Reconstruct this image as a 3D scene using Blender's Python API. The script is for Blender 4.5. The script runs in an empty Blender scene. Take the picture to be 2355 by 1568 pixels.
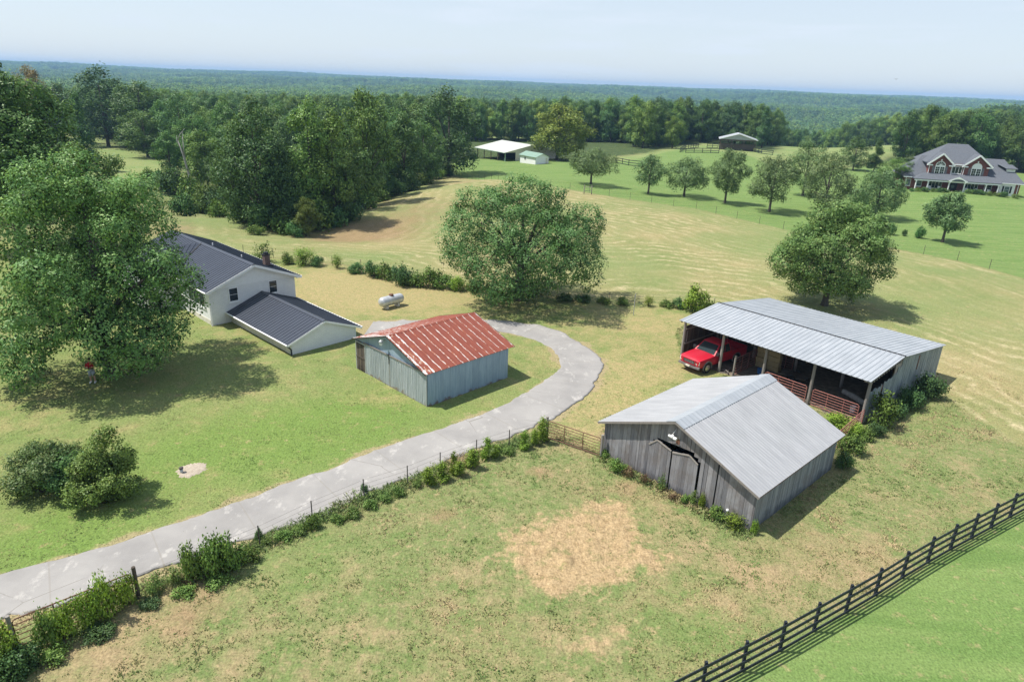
import bpy, bmesh, math, random
import numpy as np
from mathutils import Vector, Matrix

# ------------------------------------------------------------------ camera
EYE = 20.0
PITCH, ROLL = math.radians(20.7), math.radians(2.07)
SC = bpy.context.scene
ROOTC = SC.collection
fwd = np.array([0, math.cos(PITCH), -math.sin(PITCH)])
rt0 = np.array([1.0, 0, 0]); up0 = np.cross(rt0, fwd)
RT = math.cos(ROLL) * rt0 + math.sin(ROLL) * up0
UP = -math.sin(ROLL) * rt0 + math.cos(ROLL) * up0
cam_d = bpy.data.cameras.new('camera'); cam_d.lens = 24; cam_d.sensor_width = 36
cam_d.clip_start = 0.3; cam_d.clip_end = 30000
cam = bpy.data.objects.new('camera', cam_d); ROOTC.objects.link(cam)
cam.matrix_world = Matrix(((RT[0], UP[0], -fwd[0], 0), (RT[1], UP[1], -fwd[1], 0), (RT[2], UP[2], -fwd[2], EYE), (0, 0, 0, 1)))
SC.camera = cam
# ------------------------------------------------------------------ sky, sun, exposure
SUN_EL, SUN_AZ = math.radians(61), math.radians(176)      # azimuth of the sun's place, counter-clockwise from +X
sdir = Vector((math.cos(SUN_EL) * math.cos(SUN_AZ), math.cos(SUN_EL) * math.sin(SUN_AZ), math.sin(SUN_EL)))
world = bpy.data.worlds.new('World'); SC.world = world; world.use_nodes = True
wn = world.node_tree.nodes; wl = world.node_tree.links
sky = wn.new('ShaderNodeTexSky'); sky.sky_type = 'NISHITA'; sky.sun_disc = False
sky.sun_elevation = SUN_EL; sky.sun_rotation = math.radians(90) - SUN_AZ
sky.altitude = 200; sky.air_density = 1.0; sky.dust_density = 0.6; sky.ozone_density = 1.0
sky_mix = wn.new('ShaderNodeMix'); sky_mix.data_type = 'RGBA'           # summer haze: the clear sky veiled with pale blue
sky_tc = wn.new('ShaderNodeTexCoord'); sky_sep = wn.new('ShaderNodeSeparateXYZ'); wl.new(sky_tc.outputs['Generated'], sky_sep.inputs[0])
sky_rng = wn.new('ShaderNodeMapRange'); sky_rng.inputs['From Min'].default_value = 0.10; sky_rng.inputs['From Max'].default_value = 0.55; sky_rng.inputs['To Min'].default_value = 0.70; sky_rng.inputs['To Max'].default_value = 0.34
wl.new(sky_sep.outputs[2], sky_rng.inputs[0])                            # the veil is thick near the horizon and thin overhead
sky_map = wn.new('ShaderNodeMapping'); sky_map.inputs['Scale'].default_value = (3, 3, 26); wl.new(sky_tc.outputs['Generated'], sky_map.inputs[0])
sky_noi = wn.new('ShaderNodeTexNoise'); sky_noi.inputs['Scale'].default_value = 1.6; sky_noi.inputs['Detail'].default_value = 6; wl.new(sky_map.outputs[0], sky_noi.inputs['Vector'])
sky_w = wn.new('ShaderNodeMapRange'); sky_w.inputs['From Min'].default_value = 0.52; sky_w.inputs['From Max'].default_value = 0.8; sky_w.inputs['To Max'].default_value = 0.35; wl.new(sky_noi.outputs[0], sky_w.inputs[0])
sky_add = wn.new('ShaderNodeMath'); sky_add.operation = 'ADD'; sky_add.use_clamp = True; wl.new(sky_rng.outputs[0], sky_add.inputs[0]); wl.new(sky_w.outputs[0], sky_add.inputs[1]); wl.new(sky_add.outputs[0], sky_mix.inputs[0])
sky_mix.inputs[7].default_value = (5.8, 6.5, 7.35, 1)
wl.new(sky.outputs[0], sky_mix.inputs[6]); wl.new(sky_mix.outputs[2], wn['Background'].inputs['Color']); wn['Background'].inputs['Strength'].default_value = 0.10
sl = bpy.data.lights.new('sun', 'SUN'); sl.energy = 4.4; sl.angle = math.radians(0.53); sl.color = (1.0, 0.955, 0.88)
sun = bpy.data.objects.new('sun', sl); ROOTC.objects.link(sun)
sun.rotation_euler = sdir.to_track_quat('Z', 'Y').to_euler(); sun.location = (0, 0, 80)
SC.view_settings.view_transform = 'Standard'; SC.view_settings.look = 'None'
SC.view_settings.exposure = 0.45; SC.view_settings.gamma = 1.0
SC.cycles.use_denoising = True
SC.cycles.max_bounces = 6; SC.cycles.diffuse_bounces = 3; SC.cycles.glossy_bounces = 2
SC.cycles.transmission_bounces = 3; SC.cycles.transparent_max_bounces = 6; SC.cycles.volume_bounces = 0
SC.cycles.sample_clamp_indirect = 6

# ------------------------------------------------------------------ noise and terrain
def hsh(ix, iy, seed):
    n = (ix.astype(np.int64) * 374761393 + iy.astype(np.int64) * 668265263 + seed * 1442695041) & 0xFFFFFFFF
    n = ((n ^ (n >> 13)) * 1274126177) & 0xFFFFFFFF
    return ((n ^ (n >> 16)) & 0xFFFF) / 65535.0
def vnoise(x, y, seed=0):
    x = np.asarray(x, float); y = np.asarray(y, float)
    ix = np.floor(x); iy = np.floor(y); fx = x - ix; fy = y - iy
    fx = fx * fx * (3 - 2 * fx); fy = fy * fy * (3 - 2 * fy)
    a = hsh(ix, iy, seed); b = hsh(ix + 1, iy, seed); c = hsh(ix, iy + 1, seed); d = hsh(ix + 1, iy + 1, seed)
    return (a * (1 - fx) + b * fx) * (1 - fy) + (c * (1 - fx) + d * fx) * fy
def fbm(x, y, seed=0, oct=4):
    s = 0; a = 0.5
    for o in range(oct):
        s = s + a * (vnoise(x * 2 ** o + 17.3 * o, y * 2 ** o - 9.1 * o, seed + o) - 0.5); a *= 0.5
    return s * 2
AZN = np.array([-80, -37, -20, -8, 5, 15, 22, 28, 34, 45, 80.0])
RN = np.array([0, 120, 180, 240, 340, 500, 800, 1300, 2000, 3200, 5000, 9000.0])
ZT = np.array([
 [0, 0, -3, -5, -6, -8, -15, -22, -18, -4, 9, 6],
 [0, 0, -3, -5, -6, -8, -15, -22, -18, -4, 9, 6],
 [0, 0, -4, -6, -7, -10, -18, -24, -18, -2, 9, 6],
 [0, 0, -2, -3, -5, -9, -18, -24, -18, -2, 9, 6],
 [0, 0, 0, -1, -4, -9, -20, -26, -20, -2, 8, 6],
 [0, 0, 0, 0, -2, -12, -30, -36, -25, -3, 3, 4],
 [0, 0, 0, 0, -3, -20, -38, -42, -26, 0, 8, 5],
 [0, 0, 0, 0, -1, -8, -17, -30, -20, -2, 1, 0],
 [0, 0, 0, -1, -3, -4, 1, -14, -16, -6, -4, -6],
 [0, 0, 0, -1, -3, -3, 4, -4, -12, -8, -6, -8],
 [0, 0, 0, -1, -4, -8, 2, -2, -8, 0, 3, 3]])
def smooth01(t): t = np.clip(t, 0, 1); return t * t * (3 - 2 * t)
def terr(x, y):
    x = np.asarray(x, float); y = np.asarray(y, float)
    r = np.hypot(x, y); az = np.degrees(np.arctan2(x, np.maximum(y, 1e-3)))
    az = np.clip(az, -80, 80)
    ia = np.clip(np.searchsorted(AZN, az) - 1, 0, len(AZN) - 2); ir = np.clip(np.searchsorted(RN, r) - 1, 0, len(RN) - 2)
    ta = smooth01((az - AZN[ia]) / (AZN[ia + 1] - AZN[ia])); tr = np.clip((r - RN[ir]) / (RN[ir + 1] - RN[ir]), 0, 1)
    tr = 0.4 * tr + 0.6 * smooth01(tr)
    z = (ZT[ia, ir] * (1 - tr) + ZT[ia, ir + 1] * tr) * (1 - ta) + (ZT[ia + 1, ir] * (1 - tr) + ZT[ia + 1, ir + 1] * tr) * ta
    far = smooth01((r - 500) / 1500)
    z = z + far * (26 * fbm(x / 520, y / 520, 5, 4) * (1 - 0.35 * smooth01((r - 2500) / 2500)) + 11 * fbm(x / 1300, y / 1300, 9, 2))
    mid = smooth01((r - 80) / 80) * (1 - smooth01((r - 900) / 500))
    z = z + mid * 1.3 * fbm(x / 70, y / 70, 3, 3)
    # wooded draw beyond the crest of the near hayfield
    g = np.exp(-(((x + 52) / 30) ** 2 + ((y - 135) / 26) ** 2)); z = z - 5.0 * g * smooth01((r - 96) / 30)
    # soft swells of the hayfield
    z = z + 0.5 * np.exp(-(((x - 14) / 22) ** 2 + ((y - 102) / 16) ** 2)) + 0.7 * np.exp(-(((x - 48) / 16) ** 2 + ((y - 78) / 14) ** 2))
    z = z + 2.2 * np.exp(-(((x + 2) / 26) ** 2 + ((y - 140) / 20) ** 2)) - 1.8 * np.exp(-(((x + 26) / 24) ** 2 + ((y - 99) / 11) ** 2)) + 2.6 * np.exp(-(((x - 138) / 36) ** 2 + ((y - 275) / 36) ** 2))
    z = z + 1.0 * np.exp(-(((x - 94) / 20) ** 2 + ((y - 151) / 16) ** 2))
    z = z + 0.05 * fbm(x / 7, y / 7, 21, 3) * (r > 14)
    return z
K = 2500 / 2354.9                                          # photograph pixels per working pixel
FW = 2354.0 * 24 / 36
def ray(px, py):
    d = fwd + RT * (px - 1177) / FW - UP * (py - 784) / FW
    return d / np.linalg.norm(d)
def gp(px, py):
    """the place on the terrain that the photograph shows at a working pixel"""
    d = ray(px, py); t = 5.0; step = 0.5
    while t < 9000:
        p = np.array([0, 0, EYE]) + d * t
        if p[2] < float(terr(p[0], p[1])): break
        t += step; step = max(0.5, t * 0.004)
    lo, hi = t - step, t
    for _ in range(24):
        m = (lo + hi) / 2; p = np.array([0, 0, EYE]) + d * m
        if p[2] < float(terr(p[0], p[1])): hi = m
        else: lo = m
    p = np.array([0, 0, EYE]) + d * hi
    return np.array([p[0], p[1], float(terr(p[0], p[1]))])
def depth_of(p): return float((np.asarray(p) - np.array([0, 0, EYE])) @ fwd)
def height_to(p, ytop):
    lo, hi = 0.0, 80.0
    for _ in range(40):
        m = (lo + hi) / 2; v = np.asarray(p) + np.array([0, 0, m - EYE])
        if 784 - FW * (v @ UP) / (v @ fwd) > ytop: lo = m
        else: hi = m
    return lo
def path(pts, closed=False): return [gp(*p) for p in pts]

# ------------------------------------------------------------------ object helpers
def tag(o, label=None, cat=None, group=None, kind=None):
    if label: o['label'] = label
    if cat: o['category'] = cat
    if group: o['group'] = group
    if kind: o['kind'] = kind
    return o
def empty(name, loc=(0, 0, 0), rz=0.0):
    o = bpy.data.objects.new(name, None); ROOTC.objects.link(o); o.empty_display_size = 0.2
    o.location = loc; o.rotation_euler = (0, 0, rz); return o
def link(name, me, parent=None, loc=None, rz=None):
    o = bpy.data.objects.new(name, me); ROOTC.objects.link(o)
    if parent is not None: o.parent = parent
    if loc is not None: o.location = loc
    if rz is not None: o.rotation_euler = (0, 0, rz)
    return o
def copy_tree(o, parent=None):
    c = o.copy(); ROOTC.objects.link(c); c.parent = parent
    for ch in [k for k in bpy.data.objects if k.parent == o]:
        copy_tree(ch, c)
    return c
class MB:
    """collects shapes and links them as one mesh object"""
    def __init__(s): s.v = []; s.f = []; s.t = []; s.ct = 0.5
    def add(s, vs, fs):
        n = len(s.v); s.v += [tuple(map(float, p)) for p in vs]
        s.f += [tuple(n + i for i in f) for f in fs]; s.t += [s.ct] * len(fs)
    def hexa(s, c):                       # 8 corners: bottom ring of four, top ring of four
        s.add(c, [(3, 2, 1, 0), (4, 5, 6, 7), (0, 1, 5, 4), (1, 2, 6, 5), (2, 3, 7, 6), (3, 0, 4, 7)])
    def box(s, x0, x1, y0, y1, z0, z1):
        s.hexa([(x0, y0, z0), (x1, y0, z0), (x1, y1, z0), (x0, y1, z0), (x0, y0, z1), (x1, y0, z1), (x1, y1, z1), (x0, y1, z1)])
    def bar(s, a, b, w, h=None):          # square bar from a to b
        a = Vector(a); b = Vector(b); h = h or w; d = (b - a).normalized()
        u = d.cross(Vector((0, 0, 1)));
        if u.length < 1e-4: u = Vector((1, 0, 0))
        u.normalize(); n = u.cross(d).normalized(); u = u * w / 2; n = n * h / 2
        s.hexa([a - u - n, a + u - n, a + u + n, a - u + n, b - u - n, b + u - n, b + u + n, b - u + n])
    def tube(s, pts, rad, n=6, cap=True):
        pts = [Vector(p) for p in pts]
        if not hasattr(rad, '__len__'): rad = [rad] * len(pts)
        base = len(s.v); rings = []
        ref = Vector((0.31, 0.87, 0.38))
        for i, p in enumerate(pts):
            d = (pts[min(i + 1, len(pts) - 1)] - pts[max(i - 1, 0)]).normalized()
            u = d.cross(ref)
            if u.length < 1e-3: u = d.cross(Vector((1, 0, 0)))
            u.normalize(); w = d.cross(u)
            for k in range(n):
                a = 2 * math.pi * k / n; q = p + (u * math.cos(a) + w * math.sin(a)) * rad[i]; s.v.append(tuple(q))
        m = len(pts)
        for i in range(m - 1):
            for k in range(n):
                k2 = (k + 1) % n
                s.f.append((base + i * n + k, base + i * n + k2, base + (i + 1) * n + k2, base + (i + 1) * n + k)); s.t.append(s.ct)
        if cap:
            s.f.append(tuple(base + k for k in reversed(range(n)))); s.t.append(s.ct)
            s.f.append(tuple(base + (m - 1) * n + k for k in range(n))); s.t.append(s.ct)
    def prism(s, poly, off):              # flat polygon pushed along off
        n = len(poly); o = Vector(off); a = [Vector(p) for p in poly]; b = [p + o for p in a]
        s.add(a + b, [tuple(reversed(range(n))), tuple(range(n, 2 * n))] + [(i, (i + 1) % n, n + (i + 1) % n, n + i) for i in range(n)])
    def lathe(s, c, prof, n=16, axis='z'):
        c = Vector(c); vs = []
        for (r, h) in prof:
            for k in range(n):
                a = 2 * math.pi * k / n; q = (r * math.cos(a), r * math.sin(a), h)
                if axis == 'x': q = (q[2], q[0], q[1])
                if axis == 'y': q = (q[0], q[2], q[1])
                vs.append(c + Vector(q))
        m = len(prof)
        fs = [(i * n + k, i * n + (k + 1) % n, (i + 1) * n + (k + 1) % n, (i + 1) * n + k) for i in range(m - 1) for k in range(n)]
        fs += [tuple(reversed(range(n))), tuple((m - 1) * n + k for k in range(n))]
        s.add(vs, fs)
    def ribbed(s, a0, a1, b0, b1, n, rib=0.03, wid=0.25, thick=0.02):
        """sheet metal from eave edge a0-a1 up to b0-b1; ribs run from a to b"""
        a0, a1, b0, b1 = map(Vector, (a0, a1, b0, b1))
        nr = (a1 - a0).cross(b0 - a0).normalized()
        if nr.z < 0: nr = -nr
        prof = []
        for i in range(n):
            t = i / n; w = wid / n
            prof += [(t, 0), (t + (0.5 - wid / 2) / n, 0), (t + (0.5 - wid / 4) / n, 1), (t + (0.5 + wid / 4) / n, 1), (t + (0.5 + wid / 2) / n, 0)]
        prof.append((1, 0)); m = len(prof)
        lo = [a0.lerp(a1, t) + nr * rib * h for t, h in prof]; hi = [b0.lerp(b1, t) + nr * rib * h for t, h in prof]
        s.add(lo + hi, [(i, i + 1, m + i + 1, m + i) for i in range(m - 1)])
        d = nr * -thick
        s.add([a0 + d, a1 + d, b1 + d, b0 + d, a0, a1, b1, b0], [(3, 2, 1, 0), (0, 1, 5, 4), (1, 2, 6, 5), (2, 3, 7, 6), (3, 0, 4, 7)])
    def build(s, name, m, parent=None, smooth=False, loc=None, rz=None, tint=False):
        me = bpy.data.meshes.new(name); me.from_pydata(s.v, [], s.f); me.update()
        if m is not None: me.materials.append(m)
        if smooth: me.polygons.foreach_set('use_smooth', [True] * len(me.polygons))
        if tint:
            at = me.attributes.new('tint', 'FLOAT', 'FACE'); at.data.foreach_set('value', np.array(s.t, 'f'))
        return link(name, me, parent, loc, rz)
def np_mesh(name, V, quads, m=None, smooth=False, attrs=None, tris=False):
    me = bpy.data.meshes.new(name); V = np.asarray(V, 'f'); Q = np.asarray(quads, 'i'); k = Q.shape[1]
    me.vertices.add(len(V)); me.vertices.foreach_set('co', V.ravel())
    me.loops.add(Q.size); me.loops.foreach_set('vertex_index', Q.ravel())
    me.polygons.add(len(Q)); me.polygons.foreach_set('loop_start', np.arange(0, Q.size, k, dtype='i'))
    me.polygons.foreach_set('loop_total', np.full(len(Q), k, 'i'))
    if smooth: me.polygons.foreach_set('use_smooth', np.ones(len(Q), bool))
    me.update(calc_edges=True)
    for nm, (dom, val) in (attrs or {}).items():
        val = np.asarray(val, 'f'); vec = val.ndim == 2; a = me.attributes.new(nm, 'FLOAT_VECTOR' if vec else 'FLOAT', dom); a.data.foreach_set('vector' if vec else 'value', val.ravel())
    if m: me.materials.append(m)
    return me

# ------------------------------------------------------------------ material helpers
class NT:
    def __init__(s, name, rough=0.85, spec=0.3):
        s.m = bpy.data.materials.new(name); s.m.use_nodes = True; s.t = s.m.node_tree
        s.b = s.t.nodes['Principled BSDF']; s.b.inputs['Roughness'].default_value = rough
        s.b.inputs['Specular IOR Level'].default_value = spec
        s._tc = None
    def n(s, typ, out=0, props=None, **ins):
        nd = s.t.nodes.new(typ)
        for k, v in (props or {}).items(): setattr(nd, k, v)
        for k, v in ins.items():
            key = int(k[1:]) if k[0] == 'i' and k[1:].isdigit() else k.replace('_', ' ')
            s.set(nd.inputs[key], v)
        return nd.outputs[out]
    def set(s, sock, v):
        if isinstance(v, bpy.types.NodeSocket): s.t.links.new(v, sock)
        elif isinstance(v, (tuple, list)) and len(v) == 3 and sock.type == 'RGBA': sock.default_value = (*v, 1)
        else: sock.default_value = v
    def obj(s): return s.n('ShaderNodeTexCoord', out=3)
    def pos(s): return s.n('ShaderNodeNewGeometry', out=0)
    def scale(s, vec, sc, rot=(0, 0, 0)): return s.n('ShaderNodeMapping', Vector=vec, Scale=sc, Rotation=rot)
    def noise(s, vec, scale, detail=4, rough=0.55, dist=0.0): return s.n('ShaderNodeTexNoise', Vector=vec, Scale=scale, Detail=detail, Roughness=rough, Distortion=dist)
    def ramp(s, fac, stops):
        nd = s.t.nodes.new('ShaderNodeValToRGB'); s.set(nd.inputs[0], fac); e = nd.color_ramp.elements
        while len(e) > 1: e.remove(e[-1])
        for i, (p, c) in enumerate(stops):
            el = e[0] if i == 0 else e.new(p)
            el.position = p; el.color = (*c, 1) if hasattr(c, '__len__') else (c, c, c, 1)
        return nd.outputs[0]
    def mix(s, fac, a, b, mode='MIX'):
        nd = s.t.nodes.new('ShaderNodeMix'); nd.data_type = 'RGBA'; nd.blend_type = mode
        s.set(nd.inputs[0], fac); s.set(nd.inputs[6], a); s.set(nd.inputs[7], b); return nd.outputs[2]
    def math(s, op, a, b=0.0, c=None, clamp=False):
        nd = s.t.nodes.new('ShaderNodeMath'); nd.operation = op; nd.use_clamp = clamp
        s.set(nd.inputs[0], a); s.set(nd.inputs[1], b)
        if c is not None: s.set(nd.inputs[2], c)
        return nd.outputs[0]
    def mapr(s, v, a, b, c=0.0, d=1.0): return s.n('ShaderNodeMapRange', Value=v, From_Min=a, From_Max=b, To_Min=c, To_Max=d)
    def attr(s, name, out=2): return s.n('ShaderNodeAttribute', out=out, props={'attribute_name': name})
    def sep(s, vec):
        nd = s.t.nodes.new('ShaderNodeSeparateXYZ'); s.set(nd.inputs[0], vec); return nd.outputs
    def bump(s, h, strength=0.4, dist=0.05):
        s.set(s.b.inputs['Normal'], s.n('ShaderNodeBump', Height=h, Strength=strength, Distance=dist))
    def color(s, c): s.set(s.b.inputs['Base Color'], c)
def plain(name, col, rough=0.7, metal=0.0, var=0.25, scale=3.0, spec=0.3, stretch=(1, 1, 1)):
    k = NT(name, rough, spec); k.b.inputs['Metallic'].default_value = metal
    v = k.scale(k.obj(), stretch)
    f = k.noise(v, scale, 5, 0.6)
    k.color(k.ramp(f, [(0.3, tuple(c * (1 - var) for c in col)), (0.7, tuple(min(1, c * (1 + var)) for c in col))]))
    return k.m
def glass(name, col=(0.02, 0.03, 0.035)):
    k = NT(name, 0.06, 0.6); k.color(col); return k.m

# ------------------------------------------------------------------ regions of the ground (plan outlines)
def plan(pts): return np.array([gp(*p)[:2] for p in pts])
DRIVE_IN = [(-60, 1340), (0, 1321), (110, 1296), (212, 1269.5), (351.8, 1223.5), (467.8, 1183.5), (591.8, 1137.5), (711.7, 1095.5), (885.8, 1030.6), (1025.2, 984.7), (1140.7, 938.8), (1205, 908), (1239.3, 884.4), (1280, 857.2), (1290.3, 833.4), (1276.6, 806.3), (1229.1, 780.8), (1157.7, 763.8), (1090, 760), (1000, 760), (900, 765), (832, 772)]
DRIVE_OUT = [(-60, 1446), (0, 1427.4), (130, 1391), (250, 1352), (420, 1292), (559.8, 1245.5), (719.7, 1189.5), (835.7, 1141.5), (941.6, 1099), (1015, 1069), (1093.1, 1037.4), (1165, 1008), (1229, 981.3), (1297.1, 945.6), (1345, 912), (1368.4, 887.8), (1383.7, 853.8), (1382, 826.6), (1351.4, 797.7), (1297, 765.5), (1229, 746.8), (1127.1, 735.6), (964, 737.6), (828, 740)]
YARD = plan([(-500, 1560), (0, 1437), (250, 1362), (560, 1255), (836, 1152), (1015, 1078), (1260, 972), (1385, 1045), (1395, 960), (1560, 925), (1750, 900), (1650, 855), (1570, 825), (1560, 760), (1650, 712), (1560, 702), (1280, 688), (1090, 662), (960, 645), (830, 618), (690, 602), (590, 592), (455, 560), (300, 545), (-300, 560), (-900, 700)])
HAY = plan([(455, 555), (590, 588), (690, 598), (830, 612), (960, 640), (1090, 658), (1280, 683), (1560, 697), (1660, 705), (1800, 760), (2140, 870), (2165, 905), (2210, 940), (2354, 1030), (2900, 1150), (3000, 850), (2354, 642), (2200, 600), (2050, 571), (1800, 528), (1600, 481), (1400, 452), (1310, 437), (1180, 420), (1045, 404), (1000, 408), (900, 450), (800, 512), (740, 545), (660, 538), (560, 512), (470, 497), (440, 505)])
NLAWN = plan([(1045, 403), (1180, 419), (1310, 436), (1400, 451), (1600, 480), (1800, 527), (2050, 570), (2200, 599), (2354, 641), (3000, 850), (3100, 500), (2354, 400), (2060, 375), (1830, 400), (1700, 352), (1560, 345), (1400, 375), (1300, 372), (1100, 366), (1040, 372)])
STRAW = plan([(1138, 1288), (1165, 1240), (1235, 1196), (1330, 1165), (1400, 1148), (1438, 1170), (1462, 1215), (1500, 1245), (1538, 1300), (1520, 1315), (1470, 1300), (1440, 1325), (1380, 1365), (1300, 1376), (1240, 1368), (1195, 1330)])
STRAW2 = plan([(1290, 1490), (1400, 1450), (1490, 1440), (1450, 1480), (1340, 1510)])
FENCE_PX = [(1510, 1646), (1612, 1592), (1705, 1543), (1792, 1496), (1870, 1451), (1943.5, 1408.5), (2011, 1368.6), (2072.7, 1328.7), (2131.2, 1293.6), (2183.7, 1263.5), (2231.8, 1238), (2276.8, 1213.4), (2320.3, 1189.4), (2364, 1166), (2408, 1142), (2450, 1120), (2490, 1098)]
FPTS = [gp(*p) for p in FENCE_PX]
_a, _b = FPTS[3], FPTS[12]; _d = (_b - _a)[:2]; _d = _d / np.linalg.norm(_d)
RLAWN = np.array([_a[:2] - _d * 40, _b[:2] + _d * 60, _b[:2] + _d * 60 + [40, -60], _a[:2] - _d * 40 + [40, -60]])
KNOLL = plan([(1380, 386), (1410, 362), (1500, 352), (1570, 336), (1650, 330), (1780, 352), (1850, 330), (1960, 318), (2110, 322), (2060, 352), (1990, 375), (1830, 405), (1650, 395), (1480, 388)])
CLEAR = plan([(150, 300), (215, 318), (300, 345), (380, 372), (430, 420), (520, 470), (500, 492), (455, 492), (330, 420), (200, 400), (150, 420), (100, 460)])
BACKF = plan([(1120, 295), (1160, 292), (1215, 305), (1225, 318), (1160, 318), (1118, 318)])
def pdist(x, y, P):
    """signed distance to a plan polygon, positive inside"""
    ins = np.zeros(x.shape, bool); dm = np.full(x.shape, 1e18); n = len(P)
    for i in range(n):
        ax, ay = P[i]; bx, by = P[(i + 1) % n]
        c = ((ay > y) != (by > y)) & (x < (bx - ax) * (y - ay) / (by - ay + 1e-12) + ax); ins ^= c
        ex, ey = bx - ax, by - ay; t = np.clip(((x - ax) * ex + (y - ay) * ey) / (ex * ex + ey * ey + 1e-12), 0, 1)
        dm = np.minimum(dm, (x - ax - t * ex) ** 2 + (y - ay - t * ey) ** 2)
    d = np.sqrt(dm); return np.where(ins, d, -d)
def edge(d, w): return np.clip(d / w + 0.5, 0, 1)

# ------------------------------------------------------------------ ground
ang = np.concatenate([np.arange(-180, -60, 4.0), np.arange(-60, -46, 1.0), np.arange(-46, 46, 0.125), np.arange(46, 60, 1.0), np.arange(60, 180, 4.0)])
rad = np.concatenate([np.geomspace(0.5, 14, 14)[:-1], np.geomspace(14, 200, 430)[:-1], np.geomspace(200, 7000, 320)])
A, R_ = np.meshgrid(np.radians(ang), rad)
GX = (R_ * np.sin(A)).ravel(); GY = (R_ * np.cos(A)).ravel()
GZ = terr(GX, GY)
near = R_.ravel() < 120
rough_amt = np.clip(1 - R_.ravel() / 110, 0, 1)
wx = GX + 0.9 * fbm(GX / 1.7, GY / 1.7, 31, 3); wy = GY + 0.9 * fbm(GX / 1.7, GY / 1.7, 37, 3)
ok = R_.ravel() < 460
def mask(P, w, warp=1.0):
    o = np.zeros(GX.shape); x = GX[ok] + (wx - GX)[ok] * warp; y = GY[ok] + (wy - GY)[ok] * warp
    o[ok] = edge(pdist(x, y, P), w); return o
m_yard = mask(YARD, 1.0, 0.8); m_hay = mask(HAY, 1.6)
m_nl = np.maximum(mask(NLAWN, 0.8, 0.3), mask(RLAWN, 0.5, 0.15)); m_kn = np.maximum(np.maximum(mask(KNOLL, 6, 2), mask(CLEAR, 5, 2)), mask(BACKF, 5, 2))
m_straw = np.maximum(mask(STRAW, 1.5, 1.3), 0.75 * mask(STRAW2, 2.5, 1.5))
hd = np.zeros(GX.shape); hd[ok] = pdist(GX[ok], GY[ok], HAY)
DRY = [(790, 690, 7, 1), (900, 660, 8, 1), (1000, 680, 7, .7), (1130, 700, 7, .5), (1430, 880, 4, 1), (1460, 760, 7, .9), (1400, 940, 3.5, 1.1), (1330, 985, 3, 1.0), (1530, 850, 4.5, .9), (1500, 730, 6, .6), (1240, 830, 3, .7), (880, 910, 2.2, .6), (620, 800, 3, .5), (560, 760, 3, .4), (830, 640, 7, .8), (700, 640, 6, .7), (640, 900, 3, .25), (60, 940, 4, .5), (760, 1070, 1.2, .5), (1080, 985, 1.2, .4), (300, 1420, 1.6, .45), (420, 1400, 1.8, .6), (250, 1500, 2.2, .45), (1310, 1480, 3, .5), (1650, 1370, 2.5, .6), (2000, 1280, 2.6, .6), (1900, 1300, 2, .7), (1530, 1230, 3, .6), (2240, 1130, 2.5, .5), (2290, 940, 4, .6), (1480, 1130, 2.0, .5), (1250, 1090, .8, 1.0), (1760, 1330, 1.5, .9), (800, 1500, 4, .4), (500, 1540, 3, .3), (180, 1560, 2.6, .4), (1100, 1330, 1.5, .5)]
m_dry = np.zeros(GX.shape)
for (px, py, r_, a_) in DRY:
    c = gp(px, py); q = near
    m_dry[q] = m_dry[q] + a_ * np.exp(-((GX[q] - c[0]) ** 2 + (GY[q] - c[1]) ** 2) / (r_ * r_))
LUSH = [(650, 1010, 5, 1), (150, 1230, 4, 1), (850, 960, 4, .8), (1500, 920, 3, 1), (1450, 990, 2, .8), (1080, 950, 3, .4), (400, 1040, 4, .6), (1420, 1170, 2, .4), (700, 1300, 4, .5), (1600, 1420, 4, .5), (2150, 960, 3, .6)]
m_lush = np.zeros(GX.shape)
for (px, py, r_, a_) in LUSH:
    c = gp(px, py); q = near
    m_lush[q] = m_lush[q] + a_ * np.exp(-((GX[q] - c[0]) ** 2 + (GY[q] - c[1]) ** 2) / (r_ * r_))
SOIL = [(830, 530, 7, 1.0), (770, 552, 5, .9), (1000, 470, 9, .55), (930, 500, 7, .5), (900, 545, 7, .5), (1150, 430, 6, .4), (1060, 420, 5, .7), (1000, 412, 5, .6), (640, 525, 5, .6), (1240, 1088, .7, .9), (1020, 1185, .8, .8), (470, 1400, 1.2, .5), (380, 1430, 1.4, .4), (1450, 1120, 1.2, .5), (1960, 760, 4, .5), (2000, 715, 4, .5)]
m_soil = np.zeros(GX.shape)
for (px, py, r_, a_) in SOIL:
    c = gp(px, py); q = R_.ravel() < 200
    m_soil[q] = m_soil[q] + a_ * np.exp(-((GX[q] - c[0]) ** 2 + (GY[q] - c[1]) ** 2) / (r_ * r_))
dI_ = np.array([gp(*p)[:2] for p in DRIVE_IN]); dO_ = np.array([gp(*p)[:2] for p in DRIVE_OUT]); m_drv = np.zeros(GX.shape)
m_drv[near] = np.clip(1.0 + pdist(wx[near], wy[near], np.concatenate([dI_, dO_[::-1]])) / 0.55, 0, 1)
ff = fbm(GX / 260, GY / 260, 61, 2); m_kn = np.maximum(m_kn, (R_.ravel() > 600) * edge(ff - 0.36, 0.06))
m_for = np.clip((R_.ravel() - 150) / 40, 0, 1) * (1 - np.clip(m_hay + m_nl + m_kn, 0, 1))
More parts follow.
